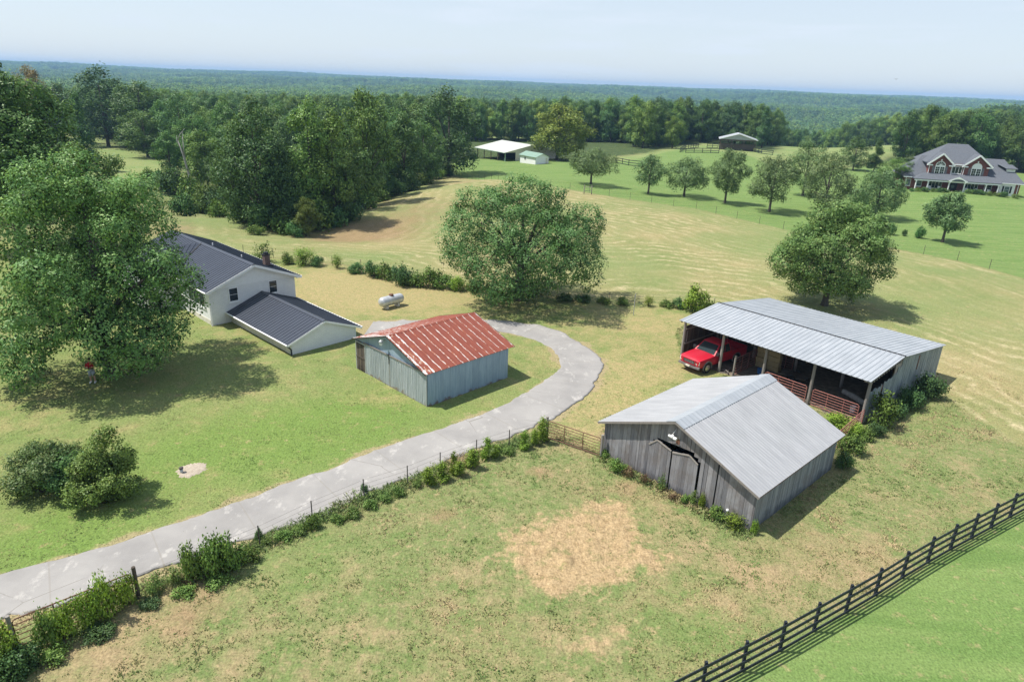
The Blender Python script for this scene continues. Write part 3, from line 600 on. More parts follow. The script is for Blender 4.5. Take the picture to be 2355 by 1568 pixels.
# ------------------------------------------------------------------ grey plank barn
def build_barn():
    w, L, ev, rd, of, ob, oe = 9.372, 8.991, 2.337, 4.214, 0.34, 0.3, 0.26
    loc, rz = frame_at(8.688, 31.287, 43.506); h = w / 2; s = (rd - ev) / h
    r = tag(empty('plank_barn', loc, rz), 'grey weathered plank barn with a pale metal gable roof and sagging double doors', 'barn')
    R = random.Random(4)
    top = lambda u: ev + (h - abs(u)) * s - 0.03
    OPN = [(-1.56, 2.24), (-1.09, 2.70), (1.03, 2.78), (1.44, 2.40)]          # clipped head of the doorway
    def head(u): return float(np.interp(u, [p[0] for p in OPN], [p[1] for p in OPN]))
    b = MB(); u = -h
    while u < h - 0.02:
        pw = min(R.uniform(0.15, 0.27), h - u); um = u + pw / 2; b.ct = R.random()
        gap = R.choice([0.004, 0.006, 0.012, 0.02]) if R.random() < 0.9 else 0.045
        z0 = -0.25 if abs(um) > 1.5 else head(um); zb = max(z0, R.uniform(-0.3, 0.0)) if z0 < 0 else z0
        y0 = -R.uniform(0, 0.014)
        if 2.47 < um < 2.62: u += pw * 0.35; pw *= 0.6
        a, c = u + gap / 2, u + pw - gap / 2
        b.hexa([(a, y0, zb), (c, y0, zb), (c, 0.03, zb), (a, 0.03, zb), (a, y0, top(a)), (c, y0, top(c)), (c, 0.03, top(c)), (a, 0.03, top(a))]); u += pw
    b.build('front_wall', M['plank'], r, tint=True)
    b = MB(); b.prism([(-h + 0.05, 0.09, -0.2), (-1.75, 0.09, -0.2), (-1.75, 0.09, 2.9), (1.6, 0.09, 2.9), (1.6, 0.09, -0.2), (h - 0.05, 0.09, -0.2), (h - 0.05, 0.09, top(h - 0.05) - 0.05), (0, 0.09, top(0) - 0.05), (-h + 0.05, 0.09, top(h - 0.05) - 0.05)], (0, 0.03, 0)); b.build('shade_backing', M['dark'], r)  # black sheet behind the planks, so their gaps show painted shade
    # the two door leaves have dropped towards the meeting edge
    def leaf(prof, seam_side):
        b = MB(); x0, x1 = prof[0][0], prof[-1][0]; u = x0
        while u < x1 - 0.01:
            pw = min(R.uniform(0.16, 0.26), x1 - u); b.ct = R.random() * 0.8
            a, c = u + 0.003, u + pw - 0.004; f = lambda q: float(np.interp(q, [p[0] for p in prof], [p[1] for p in prof])) + R.uniform(-0.012, 0.012)
            dy = -0.035 - R.uniform(0, 0.01)
            b.hexa([(a, dy, -0.16), (c, dy, -0.16), (c, dy + 0.03, -0.16), (a, dy + 0.03, -0.16), (a, dy, f(a)), (c, dy, f(c)), (c, dy + 0.03, f(c)), (a, dy + 0.03, f(a))]); u += pw
        d = b.build('barn_door', M['plank'], r, tint=True)
        e = MB(); e.ct = 0.9
        for i in range(len(prof) - 1):
            p, q = prof[i], prof[i + 1]; e.bar((p[0], -0.062, p[1] - 0.03), (q[0], -0.062, q[1] - 0.03), 0.022, 0.075)
        e.build('door_rail', M['post'], d, tint=True)
    leaf([(-1.60, 2.18), (-1.12, 2.62), (-0.20, 2.36)], 1); leaf([(-0.12, 2.32), (0.88, 2.58), (1.42, 2.28)], -1)
    # side walls of narrow battens, rear wall
    for sg, nm in ((1, 'side_wall'), (-1, 'side_wall')):
        b = MB(); v = 0.03
        while v < L - 0.02:
            pw = min(R.uniform(0.10, 0.16), L - v); b.ct = R.random(); o = R.uniform(0, 0.012)
            x0, x1 = (h - 0.02, h + o) if sg > 0 else (-h - o, -h + 0.02)
            b.box(x0, x1, v + 0.004, v + pw - 0.006, R.uniform(-0.3, -0.02), ev - 0.02); v += pw
        b.build(nm, M['plank_shade'], r, tint=True)
    b = MB(); b.prism([(-h + 0.03, L - 0.03, -0.2), (h - 0.03, L - 0.03, -0.2), (h - 0.03, L - 0.03, top(h - 0.03) - 0.03), (0, L - 0.03, top(0) - 0.03), (-h + 0.03, L - 0.03, top(h - 0.03) - 0.03)], (0, -0.04, 0)); b.build('rear_wall', M['plank_shade'], r)
    b = MB(); b.box(-h + 0.12, h - 0.12, 0.2, L - 0.1, -0.1, 0.03); b.build('dirt_floor', M['dark'], r)  # floor coloured near-black as the unlit inside
    z0 = ev - oe * s
    for sg in (1, -1):
        b = MB(); b.ribbed((sg * (h + oe), -of, z0), (sg * (h + oe), L + ob, z0), (0, -of, rd), (0, L + ob, rd), 44, 0.02, 0.45, 0.02)
        rf = b.build('roof_slope', M['roof_pale'], r)
        e = MB(); e.bar((sg * (h + oe), -of - 0.016, z0 - 0.06), (sg * 0.0, -of - 0.016, rd - 0.06), 0.026, 0.12); e.build('barge_board', M['post'], rf)
        c = MB(); q = 0.55; c.hexa([(0, -of - 0.03, rd + 0.02), (sg * q, -of - 0.03, rd - q * s + 0.028), (sg * q, L + ob + 0.03, rd - q * s + 0.028), (0, L + ob + 0.03, rd + 0.02), (0, -of - 0.03, rd + 0.04), (sg * q, -of - 0.03, rd - q * s + 0.04), (sg * q, L + ob + 0.03, rd - q * s + 0.04), (0, L + ob + 0.03, rd + 0.04)])
        c.build('ridge_flashing', M['roof_pole'], rf)
        if sg > 0:
            e = MB(); e.box(h + oe - 0.03, h + oe - 0.005, -of, L + ob, z0 - 0.065, z0 - 0.022); e.build('eave_board', M['gate_brown'], rf)
    # yard light and its bracket
    b = MB(); b.tube([(-0.1, -0.01, 3.62), (-0.12, -0.22, 3.45)], 0.02); b.lathe((-0.12, -0.25, 3.2), [(0.04, 0.2), (0.09, 0.12), (0.10, 0.02), (0.06, 0.0)], 14); lp = b.build('yard_light', M['white'], r, True)
    b = MB(); b.lathe((-0.26, -0.25, 3.26), [(0.02, -0.12), (0.06, -0.09), (0.075, 0.02), (0.06, 0.16)], 14, 'x'); b.lathe((0.02, -0.25, 3.23), [(0.05, -0.1), (0.085, -0.04), (0.085, 0.1), (0.06, 0.13)], 14, 'x'); b.build('lamp_head', M['white'], lp, True)
    b = MB(); b.box(-0.02, 0.2, -0.02, -0.005, 2.84, 3.12); b.build('rust_plate', M['gate_brown'], r)
    b = MB(); b.lathe((3.36, -0.03, 0.5), [(0.03, 0), (0.07, 0.03), (0.07, 0.1), (0.03, 0.14)], 10); b.build('insulator', M['white'], r, True)
    return r
build_barn()

# ------------------------------------------------------------------ long open-fronted pole barn
PB_LOC, PB_RZ = frame_at(22.909, 39.904, 131.66)
def pbw(u, v, z=0.0):
    c, s_ = math.cos(PB_RZ), math.sin(PB_RZ); return (PB_LOC[0] + u * c - v * s_, PB_LOC[1] + u * s_ + v * c, z)
def build_pole_barn():
    w, L, evn, evf, rd, rx, on, of, oe = 12.827, 14.259, 3.228, 2.645, 3.71, 4.683, 0.573, 0.173, 0.15
    r = tag(empty('pole_barn', PB_LOC, PB_RZ), 'long open-fronted pole barn with grey metal roof sheltering the red pickup', 'barn')
    R = random.Random(8); evp = evn + (rd - evn) * on / (rx + on)              # roof height over the front posts
    # front posts and the row under the ridge
    for v in (0.06, 3.70, 7.25, 10.75, L - 0.06):
        b = MB(); b.ct = R.random(); lean = R.uniform(-0.05, 0.05)
        b.tube([(0.05, v, -0.3), (0.05 + lean * .3, v + lean * 0.4, 1.4), (0.05, v, evp - 0.14)], [0.12, 0.105, 0.1], 8); b.build('post', M['post'], r, tint=True)
    for v in (0.25, 3.55, 7.1, 10.6, 14.0):
        b = MB(); b.ct = R.random(); b.tube([(rx, v, -0.2), (rx, v, rd - 0.2)], 0.11, 8); b.build('inner_post', M['post'], r, tint=True)
    for v in (3.6, 7.1, 10.6):
        b = MB(); b.tube([(8.9, v, -0.2), (8.9, v, rd - 0.62)], 0.10, 8); b.build('inner_post', M['post'], r, tint=True)
    b = MB(); b.box(-0.05, 0.0, 0, L, evp - 0.24, evp - 0.06); b.box(0.0, 0.1, 0.0, L, evp - 0.139, evp - 0.06); b.build('eave_beam', M['post'], r, tint=True)
    b = MB(); b.box(rx - 0.06, rx + 0.06, 0.1, L - 0.1, rd - 0.26, rd - 0.12); b.build('ridge_beam', M['old_wood'], r, tint=True)
    b = MB(); n = 14
    for i in range(n + 1):
        v = 0.05 + (L - 0.1) * i / n; b.ct = R.random()
        b.bar((-on + 0.05, v, evn - 0.09), (rx, v, rd - 0.09), 0.045, 0.12); b.bar((rx, v, rd - 0.17), (w + of, v, evf - 0.12), 0.045, 0.12)
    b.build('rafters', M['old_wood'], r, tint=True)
    # rib-sheet roof in two slopes, black strip painted as the shaded ridge slot
    b = MB(); b.ribbed((-on, -oe, evn), (-on, L + oe, evn), (rx - 0.10, -oe, rd), (rx - 0.10, L + oe, rd), 42, 0.03, 0.22, 0.02); rf = b.build('roof_slope', M['roof_pole'], r)
    b = MB(); b.ribbed((w + of, -oe, evf), (w + of, L + oe, evf), (rx + 0.06, -oe, rd - 0.04), (rx + 0.06, L + oe, rd - 0.04), 42, 0.03, 0.22, 0.02); b.build('roof_slope', M['roof_pole'], r)
    b = MB(); b.box(rx - 0.097, rx + 0.057, -oe - 0.01, L + oe + 0.01, rd - 0.06, rd + 0.03); b.build('ridge_gap_shade', M['dark'], r)
    # right end wall: patched old tin, torn open at the front top
    top = lambda u: rd - (rd - evn) * (rx - u) / (rx + on) - 0.03 if u < rx else rd - (rd - evf) * (u - rx) / (w + of - rx) - 0.05
    b = MB(); u = 0.0
    while u < w - 0.02:
        pw = min(0.61, w - u); um = u + pw / 2; y = -R.uniform(0, 0.02)
        zt = [2.25, 2.3, 2.2, 2.42, 2.38, 2.42, 2.55, 2.9][int(um / 0.61)] if um < 4.7 else None
        for i in range(5):
            a, c = u + pw * i / 5, u + pw * (i + 1) / 5; q = 0.014 * (i % 2)
            za, zc = (zt + 0.06 * math.sin(a * 9), zt + 0.06 * math.sin(c * 9)) if zt else (top(a), top(c))
            if 7.6 < um < 8.3: za -= 0.0
            if 1.9 < a < 2.2: continue
            b.hexa([(a, y - q, -0.3), (c, y - q, -0.3), (c, 0.02, -0.3), (a, 0.02, -0.3), (a, y - q, za), (c, y - q, zc), (c, 0.02, zc), (a, 0.02, za)])
        u += pw
    b.build('end_wall', M['zinc_old'], r)
    b = MB(); b.box(1.95, 2.2, 0.021, 0.05, -0.2, 2.2); b.build('bare_board', M['gate_brown'], r)
    b = MB(); b.box(7.85, 8.02, -0.05, -0.036, 1.9, 3.0); b.build('bare_board', M['gate_brown'], r)
    b = MB(); b.ct = 0.8; b.box(4.72, 4.86, 0.03, 0.16, -0.2, 3.5); b.box(0.1, 4.7, 0.04, 0.09, 2.02, 2.16); b.box(3.9, 4.7, 0.03, 0.06, 2.2, 3.2); b.build('end_frame', M['post'], r, tint=True)
    b = MB()
    for i in range(14): b.ct = R.random(); q = -on + 0.15 + i * 0.36; b.box(q, q + 0.09, -oe - 0.02, 0.3, top(q) - 0.16, top(q) - 0.03)
    b.build('purlin_ends', M['post'], r, tint=True)
    # far side and left end: boards and tin that keep the inside dark
    b = MB(); b.box(w - 0.04, w, 0, L, -0.3, evf - 0.02); b.build('rear_wall', M['zinc_old'], r)
    b = MB(); u = 0.3
    while u < w - 0.1:
        pw = R.uniform(0.18, 0.3); b.ct = R.random(); zt = top(u) - 0.1 - (0.55 if u < 3.0 else 0)
        b.box(u, u + pw - 0.01, L - 0.03, L, -0.2, zt); u += pw
    b.build('left_end_wall', M['old_wood'], r, tint=True)
    b = MB(); b.ct = 0.9; b.box(0.2, 4.5, L - 0.09, L - 0.04, 1.1, 1.22); b.box(0.2, 4.5, L - 0.09, L - 0.04, 2.3, 2.4); b.box(0.4, 0.5, L - 0.09, L - 0.04, 1.3, 2.2); b.build('girt', M['post'], r, tint=True)
    # partition behind the parked pickup bay
    b = MB(); v = 7.4
    while v < L - 0.2:
        b.ct = R.random() * 0.7; pw = R.uniform(0.2, 0.3); b.box(8.98, 9.02, v, v + pw - 0.012, -0.1, 2.75); v += pw
    b.build('partition', M['old_wood'], r, tint=True)
    return r
build_pole_barn()
def barn_floor():
    k = NT('trodden_barn_dirt', 0.95, 0.1); P = k.pos(); k.color(k.ramp(k.noise(P, 2.2, 6, 0.75), [(0.3, (0.10, 0.082, 0.065)), (0.55, (0.21, 0.175, 0.135)), (0.75, (0.36, 0.30, 0.22))])); k.bump(k.noise(P, 5, 4), 0.5, 0.08)
    b = MB(); nu, nv = 26, 28; vs = []
    for i in range(nu):
        for j in range(nv):
            u = -0.35 + 13.0 * i / (nu - 1); v = 0.05 + 14.1 * j / (nv - 1)
            if i == 0: u += 0.3 * math.sin(v * 2.1) + 0.15 * math.sin(v * 5.3)
            p = pbw(u, v); vs.append((p[0], p[1], float(terr(p[0], p[1])) + (0.05 if i > 1 else -0.03 + 0.05 * i)))
    b.add(vs, [(i * nv + j, (i + 1) * nv + j, (i + 1) * nv + j + 1, i * nv + j + 1) for i in range(nu - 1) for j in range(nv - 1)])
    tag(b.build('barn_dirt_floor', k.m, smooth=True), kind='structure')
barn_floor()

# ------------------------------------------------------------------ white brick house with a low garage wing
def sash(parent, x0, x1, z0, z1, y, axis='y', out=-1, panes=2, framem='white', sill=True, name='window', glassm='glass'):
    """framed window on a wall plane; axis y: plane y=const, axis x: plane x=const; out = outward sign"""
    def bx(m, a0, a1, d0, d1, c0, c1):
        d0, d1 = sorted((y + out * d0, y + out * d1))
        if axis == 'y': m.box(a0, a1, d0, d1, c0, c1)
        else: m.box(d0, d1, a0, a1, c0, c1)
    f = MB(); t = 0.07
    bx(f, x0, x0 + t, 0.005, 0.06, z0, z1); bx(f, x1 - t, x1, 0.005, 0.06, z0, z1)
    bx(f, x0 + t, x1 - t, 0.005, 0.058, z1 - t, z1); bx(f, x0 + t, x1 - t, 0.005, 0.058, z0, z0 + t)
    if panes == 2: bx(f, x0 + t, x1 - t, 0.005, 0.03, (z0 + z1) / 2 - 0.012, (z0 + z1) / 2 + 0.012)
    for i in range(1, panes if panes > 2 else 1):
        q = x0 + (x1 - x0) * i / panes; bx(f, q - 0.03, q + 0.03, 0.005, 0.05, z0 + t, z1 - t)
    w_ = f.build(name, M[framem], parent)
    g = MB(); bx(g, x0 + 0.03, x1 - 0.03, 0.004, 0.022, z0 + 0.03, z1 - 0.03); g.build('pane', M[glassm], w_)
    if sill:
        g = MB(); bx(g, x0 - 0.06, x1 + 0.06, 0.004, 0.1, z0 - 0.09, z0 - 0.004); g.build('sill', M[framem], w_)
    return w_
def build_white_house():
    w, L, ev, rd, of, oe = 7.758, 17.0, 3.239, 4.80, 0.5, 0.43; h = w / 2; s = (rd - ev) / h
    loc, rz = frame_at(-22.56, 56.759, 136.5)
    r = tag(empty('white_house', loc, rz), 'white painted brick house with black metal roof and low garage wing', 'house')
    b = MB(); b.box(h - 0.2, h, 0.2, L, -0.6, ev); b.box(-h, -h + 0.2, 0.2, L, -0.6, ev); b.box(-h, h, 0, 0.2, -0.6, 3.06); b.box(-h + 0.2, h - 0.2, L - 0.2, L, -0.6, ev); b.build('wall', M['white_brick'], r)
    b = MB(); b.prism([(-h - 0.02, -0.02, 3.062), (h + 0.02, -0.02, 3.062), (h + 0.02, -0.02, ev - 0.02), (0, -0.02, rd - 0.05), (-h - 0.02, -0.02, ev - 0.02)], (0, 0.18, 0)); b.build('gable', M['white'], r)
    b = MB(); b.box(-h - 0.035, -h - 0.003, 0.3, 4.6, -0.3, 0.42); b.build('foundation', M['cream'], r)
    z0 = ev - oe * s; ob = 0.4
    for sg in (-1, 1):
        b = MB(); b.ribbed((sg * (h + oe), -of, z0), (sg * (h + oe), L + ob, z0), (0, -of, rd), (0, L + ob, rd), 44, 0.035, 0.14, 0.03); rf = b.build('roof_slope', M['roof_black'], r)
        e = MB(); e.bar((sg * (h + oe), -of - 0.02, z0 - 0.12), (0, -of - 0.02, rd - 0.12), 0.03, 0.2); e.build('barge_board', M['white'], rf)
        e = MB(); e.hexa([(sg * (h + oe), -of, z0 - 0.15), (sg * h, -of, z0 - 0.15), (sg * h, L, z0 - 0.15), (sg * (h + oe), L, z0 - 0.15), (sg * (h + oe), -of, z0 - 0.04), (sg * h, -of, z0 - 0.04), (sg * h, L, z0 - 0.04), (sg * (h + oe), L, z0 - 0.04)]); e.build('soffit', M['white'], rf)
        e = MB(); e.tube([(sg * (h + oe + 0.05), -of, z0 - 0.05), (sg * (h + oe + 0.05), L, z0 - 0.05)], 0.055, 6); e.build('gutter', M['white'], rf)
    b = MB(); b.prism([(-0.22, -of - 0.01, rd - 0.05), (0, -of - 0.01, rd + 0.06), (0.22, -of - 0.01, rd - 0.05), (0, -of - 0.01, rd + 0.01)], (0, L + of + ob, 0)); b.build('ridge_cap', M['roof_black'], r)
    # cross gable towards the big maple
    c0, c1, cx = 7.2, 13.2, -h - 2.6; cm = (c0 + c1) / 2
    b = MB(); b.box(cx, -h - 0.004, c0 + 0.2, c1 - 0.2, -0.6, ev - 0.06); b.prism([(cx, c0 + 0.2, ev - 0.05), (cx, c1 - 0.2, ev - 0.05), (cx, cm, rd - 0.35)], (0.2, 0, 0)); b.build('wall', M['white_brick'], r)
    for v0 in (c0 - 0.2, c1 + 0.2):
        b = MB(); b.ribbed((cx - 0.4, v0, ev - 0.12), (-h + 0.6, v0, ev + 0.02), (cx - 0.4, cm, rd - 0.22), (0.3, cm, rd - 0.02), 14, 0.035, 0.14, 0.03); b.build('roof_slope', M['roof_black'], r)
    b = MB(); b.ct = 1; b.bar((-h - 0.4, c0 - 0.2, ev - 0.1), (0.0, cm - 0.3, rd + 0.03), 0.12, 0.05); b.build('valley_flashing', M['black'], r)
    sash(r, -2.27, -1.42, 1.75, 2.98, 0, 'y', -1, 2); sash(r, 1.34, 2.17, 1.82, 3.0, 0, 'y', -1, 2)
    sash(r, 0.95, 4.35, 1.30, 2.62, -h, 'x', -1, 3)
    b = MB(); b.tube([(-h - 0.08, -0.05, ev - 0.3), (-h - 0.08, -0.05, 0.0)], 0.045, 6); b.build('downspout', M['white'], r)
    b = MB(); b.ct = .5; b.box(1.9, 2.38, 1.32, 1.8, 3.4, 4.92); ch = b.build('chimney', M['chimney_brick'], r)
    b = MB(); b.box(1.85, 2.43, 1.27, 1.85, 4.921, 4.99); b.box(1.97, 2.31, 1.39, 1.73, 4.991, 5.16); b.build('chimney_cap', M['black'], ch)
    b = MB(); b.box(1.7, 2.55, 1.15, 2.0, 3.6, 4.0); b.build('flashing', M['black'], ch)
    for v in (3.4, 9.4):
        b = MB(); b.lathe((0.75, v, rd - 0.4), [(0.05, 0), (0.05, 0.36), (0.03, 0.37)], 8); b.build('vent_pipe', M['white'], r)
    # garage wing
    u0, v0, ww, WL, we, wr = 0.65, -10.136, 5.756, 9.95, 1.111, 2.20; hh = ww / 2; ws = (wr - we) / hh; wo = 0.42
    b = MB(); b.box(u0 - hh, u0 - hh + 0.2, v0 + 0.2, -0.003, -0.5, we - 0.02); b.box(u0 + hh - 0.2, u0 + hh, v0 + 0.2, -0.003, -0.5, we - 0.02)
    b.prism([(u0 - hh, v0, -0.5), (u0 + hh, v0, -0.5), (u0 + hh, v0, we - 0.03), (u0, v0, wr - 0.05), (u0 - hh, v0, we - 0.03)], (0, 0.2, 0)); wg = b.build('garage_wing', M['white_brick'], r)
    b = MB(); b.box(u0 - hh - 0.03, u0 - hh - 0.004, v0 + 0.3, -0.01, -0.2, we - 0.2); b.build('block_face', M['cream'], wg)
    for sg in (-1, 1):
        b = MB(); ze = we - wo * ws; b.ribbed((u0 + sg * (hh + wo), v0 - 0.22, ze), (u0 + sg * (hh + wo), -0.03, ze), (u0, v0 - 0.22, wr), (u0, -0.03, wr), 26, 0.035, 0.14, 0.03); b.build('wing_roof', M['roof_black'], wg)
        e = MB(); e.bar((u0 + sg * (hh + wo), v0 - 0.235, ze - 0.09), (u0, v0 - 0.235, wr - 0.09), 0.025, 0.14); e.build('barge_board', M['white'], wg)
        e = MB(); e.tube([(u0 + sg * (hh + wo + 0.05), v0 - 0.25, ze - 0.03), (u0 + sg * (hh + wo + 0.05), v0 + 5, ze - 0.045), (u0 + sg * (hh + wo + 0.05), -0.05, ze - 0.02)], 0.06, 6); e.build('gutter', M['white'], wg)
    b = MB(); b.prism([(u0 - 0.2, v0 - 0.23, wr - 0.03), (u0, v0 - 0.23, wr + 0.06), (u0 + 0.2, v0 - 0.23, wr - 0.03), (u0, v0 - 0.23, wr)], (0, WL + 0.3, 0)); b.build('ridge_cap', M['roof_black'], wg)
    b = MB(); b.tube([(u0 - hh - wo, v0 - 0.15, we - 0.25), (u0 - hh - 0.1, v0 - 0.12, 0.5), (u0 - hh - 0.1, v0 - 0.12, 0.0)], 0.06, 6); b.build('downspout', M['black'], wg)
    return r
build_white_house()

# ------------------------------------------------------------------ red brick house on the far lawn
def hip(b, x0, x1, y0, y1, z0, rx0, rx1, ry, zr, th=0.12):
    v = [(x0, y0, z0), (x1, y0, z0), (x1, y1, z0), (x0, y1, z0), (rx0, ry, zr), (rx1, ry, zr)]
    b.add(v, [(0, 1, 5, 4), (1, 2, 5), (2, 3, 4, 5), (3, 0, 4)])
    b.box(x0, x1, y0, y1, z0 - th, z0 - 0.002)
BH = np.array([84.36, 152.57, float(terr(84.36, 152.57))]); BH_Z = 1.0; BH_YAW = math.radians(-16.1)
def bhw(u, v):
    c, s_ = math.cos(BH_YAW), math.sin(BH_YAW); x, y = BH[0] + u * c - v * s_, BH[1] + u * s_ + v * c; return (x, y, float(terr(x, y)))
def build_brick_house():
    r = tag(empty('brick_house', (BH[0], BH[1], BH_Z), BH_YAW), 'large red brick house with grey hipped roof, twin gabled dormers and white porch columns', 'house')
    b = MB(); b.box(0, 17.5, 0, 11, -0.9, 2.9); b.box(17.51, 21.3, -1.2, 11, -0.6, 2.85); b.build('lower_wall', M['red_brick'], r)
    b = MB(); b.box(3.95, 15.25, 0.05, 9, 2.9, 6.05); b.build('upper_wall', M['red_brick'], r)
    b = MB(); hip(b, 3.3, 16.0, 0.35, 12, 6.1, 8.06, 11.94, 6.0, 9.8); b.build('main_roof', M['shingle'], r)
    b = MB(); hip(b, -0.58, 8.0, -0.5, 11.3, 2.95, 3.45, 8.0, 5.5, 7.1); b.build('hip_roof', M['shingle'], r)
    b = MB(); hip(b, 12.5, 21.9, -1.6, 11.3, 2.95, 12.5, 19.27, 5.2, 7.14); b.build('hip_roof', M['shingle'], r)
    for (uc, hw, ap) in ((6.0, 2.12, 8.05), (12.86, 2.3, 8.05)):
        b = MB(); b.prism([(uc - hw, -0.25, 2.95), (uc + hw, -0.25, 2.95), (uc + hw, -0.25, 6.0), (uc, -0.25, ap - 0.25), (uc - hw, -0.25, 6.0)], (0, 0.28, 0)); d = b.build('dormer', M['red_brick'], r)
        for sg in (-1, 1):
            b = MB(); e0 = (uc + sg * (hw + 0.45), -0.75, 5.75); e1 = (uc + sg * (hw + 0.45), 4.0, 5.75)
            b.hexa([(e0[0], e0[1], e0[2]), (uc, -0.75, ap), (uc, 6.0, ap), (e1[0], 4.5, e1[2]), (e0[0], e0[1], e0[2] + 0.1), (uc, -0.75, ap + 0.1), (uc, 6.0, ap + 0.1), (e1[0], 4.5, e1[2] + 0.1)]); b.build('dormer_roof', M['shingle'], d)
            b = MB(); b.bar((uc + sg * (hw + 0.5), -0.8, 5.68), (uc, -0.8, ap - 0.05), 0.1, 0.3); b.build('barge_board', M['white'], d)
            b = MB(); b.box(*sorted((uc + sg * (hw - 0.55), uc + sg * (hw + 0.5))), -0.78, -0.26, 5.5, 5.72); b.build('cornice_return', M['white'], d)
        # tall arched window with shutters
        f = MB(); W_ = 0.95
        arch = [(uc - W_, -0.27, 3.35), (uc + W_, -0.27, 3.35), (uc + W_, -0.27, 5.55)] + [(uc + W_ * math.cos(a), -0.27, 5.55 + W_ * 0.95 * math.sin(a)) for a in np.linspace(0, math.pi, 13)[1:-1]] + [(uc - W_, -0.27, 5.55)]
        f.prism(arch, (0, -0.06, 0)); wd = f.build('arched_window', M['white'], d)
        for sg in (-1, 1):
            g = MB(); 
            for i in range(2):
                for j in range(4):
                    a0 = uc + sg * (0.08 + i * 0.39); a1 = uc + sg * (0.08 + i * 0.39 + 0.34); g.box(min(a0, a1), max(a0, a1), -0.35, -0.331, 3.48 + j * 0.46, 3.48 + j * 0.46 + 0.4)
            g.build('pane', M['glass'], wd)
            g = MB(); a = sorted((uc + sg * 1.05, uc + sg * 1.45)); g.box(a[0], a[1], -0.3, -0.255, 3.35, 5.4); g.build('shutter', M['black'] if False else plain_shutter, d)
        if uc < 10:
            g = MB(); n = 6
            for i in range(n):
                a0 = math.pi * (i + 0.08) / n; a1 = math.pi * (i + 0.92) / n; q = [(uc + 0.8 * math.cos(a), 5.58 + 0.75 * math.sin(a)) for a in (a0, a1)]
                g.prism([(uc + 0.2 * math.cos((a0 + a1) / 2), -0.332, 5.58 + 0.18 * math.sin((a0 + a1) / 2)), (q[0][0], -0.332, q[0][1]), (q[1][0], -0.332, q[1][1])], (0, -0.018, 0))
            g.build('fanlight', M['glass'], wd)
        g = MB(); g.box(uc - 0.12, uc + 0.12, -0.34, -0.2, 6.5, 6.85); g.build('keystone', M['white'], d)
    # recessed middle window and its eave
    b = MB(); b.box(8.1, 10.6, -0.1, 0.04, 5.75, 6.04); b.build('eave_board', M['white'], r)
    wd = sash(r, 8.4, 10.3, 4.05, 5.5, 0.05, 'y', -1, 3)
    for x in (3.92, 8.2, 10.5, 0.02):
        b = MB(); z1 = 5.9 if x > 1 else 2.8; z0 = 3.0 if x > 1 else 0; b.tube([(x, -0.35, z1), (x - 0.02, -0.35, z0)], 0.06, 6); b.build('downspout', M['white'], r)
    # porch
    b = MB(); b.add([(1.1, -2.7, 2.82), (17.5, -2.7, 2.82), (17.46, -0.3, 3.95), (3.2, -0.3, 3.95), (1.1, -2.7, 2.7), (17.5, -2.7, 2.7), (17.5, 0.0, 2.7), (1.1, 0.0, 2.7), (1.1, -0.2, 2.82)], [(0, 1, 2, 3), (4, 7, 6, 5), (0, 3, 8), (0, 4, 5, 1)]); b.build('porch_roof', M['shingle'], r)
    b = MB(); b.box(1.2, 17.4, -2.62, -2.38, 2.42, 2.69); b.build('porch_beam', M['white'], r)
    b = MB(); b.box(1.2, 17.4, -2.7, -0.003, -0.4, 0.16); b.build('porch_floor', M['cream'], r)
    for u in (1.58, 3.87, 7.86, 10.75, 14.74, 17.02):
        b = MB(); b.lathe((u, -2.48, 0.16), [(0.2, 0), (0.2, 0.12), (0.14, 0.13), (0.125, 2.1), (0.19, 2.12), (0.19, 2.26)], 12); b.build('column', M['white'], r)
    b = MB(); b.prism([(7.4, -2.95, 2.75), (11.2, -2.95, 2.75), (9.3, -2.95, 3.75)], (0, 2.3, 0)); ent = b.build('entry_gable', M['shingle'], r)
    b = MB(); ar = [(7.45, -2.97, 2.78), (9.3, -2.97, 3.7), (11.15, -2.97, 2.78)] + [(9.3 + 1.35 * math.cos(a), -2.97, 2.42 + 0.78 * math.sin(a)) for a in np.linspace(0, math.pi, 11)]
    b.prism(ar, (0, -0.06, 0)); b.build('arch_trim', M['white'], ent)
    b = MB(); b.box(8.5, 10.1, -0.05, -0.004, 0.17, 2.3); dr = b.build('front_door', M['black'], r)
    b = MB(); b.lathe((9.3, -0.08, 1.35), [(0.1, -0.03), (0.35, -0.02), (0.35, 0.02), (0.1, 0.03)], 14, 'y'); b.build('door_light', M['glass_blue'], dr)
    sash(r, 0.2, 1.1, 0.95, 2.35, 0, 'y', -1, 2, glassm='glass_blue'); sash(r, 2.1, 3.3, 0.95, 2.3, 0, 'y', -1, 2, glassm='glass_blue')
    sash(r, 4.6, 7.2, 0.75, 2.35, 0, 'y', -1, 4); sash(r, 11.4, 14.0, 0.75, 2.35, 0, 'y', -1, 4); sash(r, 15.2, 16.6, 0.75, 2.35, 0, 'y', -1, 2)
    b = MB(); b.box(17.62, 20.42, -1.26, -1.204, -0.3, 2.75); bay = b.build('white_bay', M['white'], r)
    sash(r, 18.5, 19.5, 0.85, 2.25, -1.26, 'y', -1, 2, glassm='glass_blue')
    for a in (18.12, 19.55):
        b = MB(); b.box(a, a + 0.33, -1.3, -1.262, 0.85, 2.25); b.build('shutter', M['black'], bay)
    b = MB(); b.box(20.9, 21.0, -1.3, -1.204, 0, 2.8); b.build('downspout', M['white'], r)
    b = MB(); b.box(19.0, 20.6, 1.6, 4.4, 4.0, 5.6); dm = b.build('side_dormer', M['white'], r)
    b = MB(); hip(b, 18.7, 20.9, 1.2, 4.8, 5.62, 17.4, 20.2, 3, 6.3); b.build('dormer_roof', M['shingle'], dm)
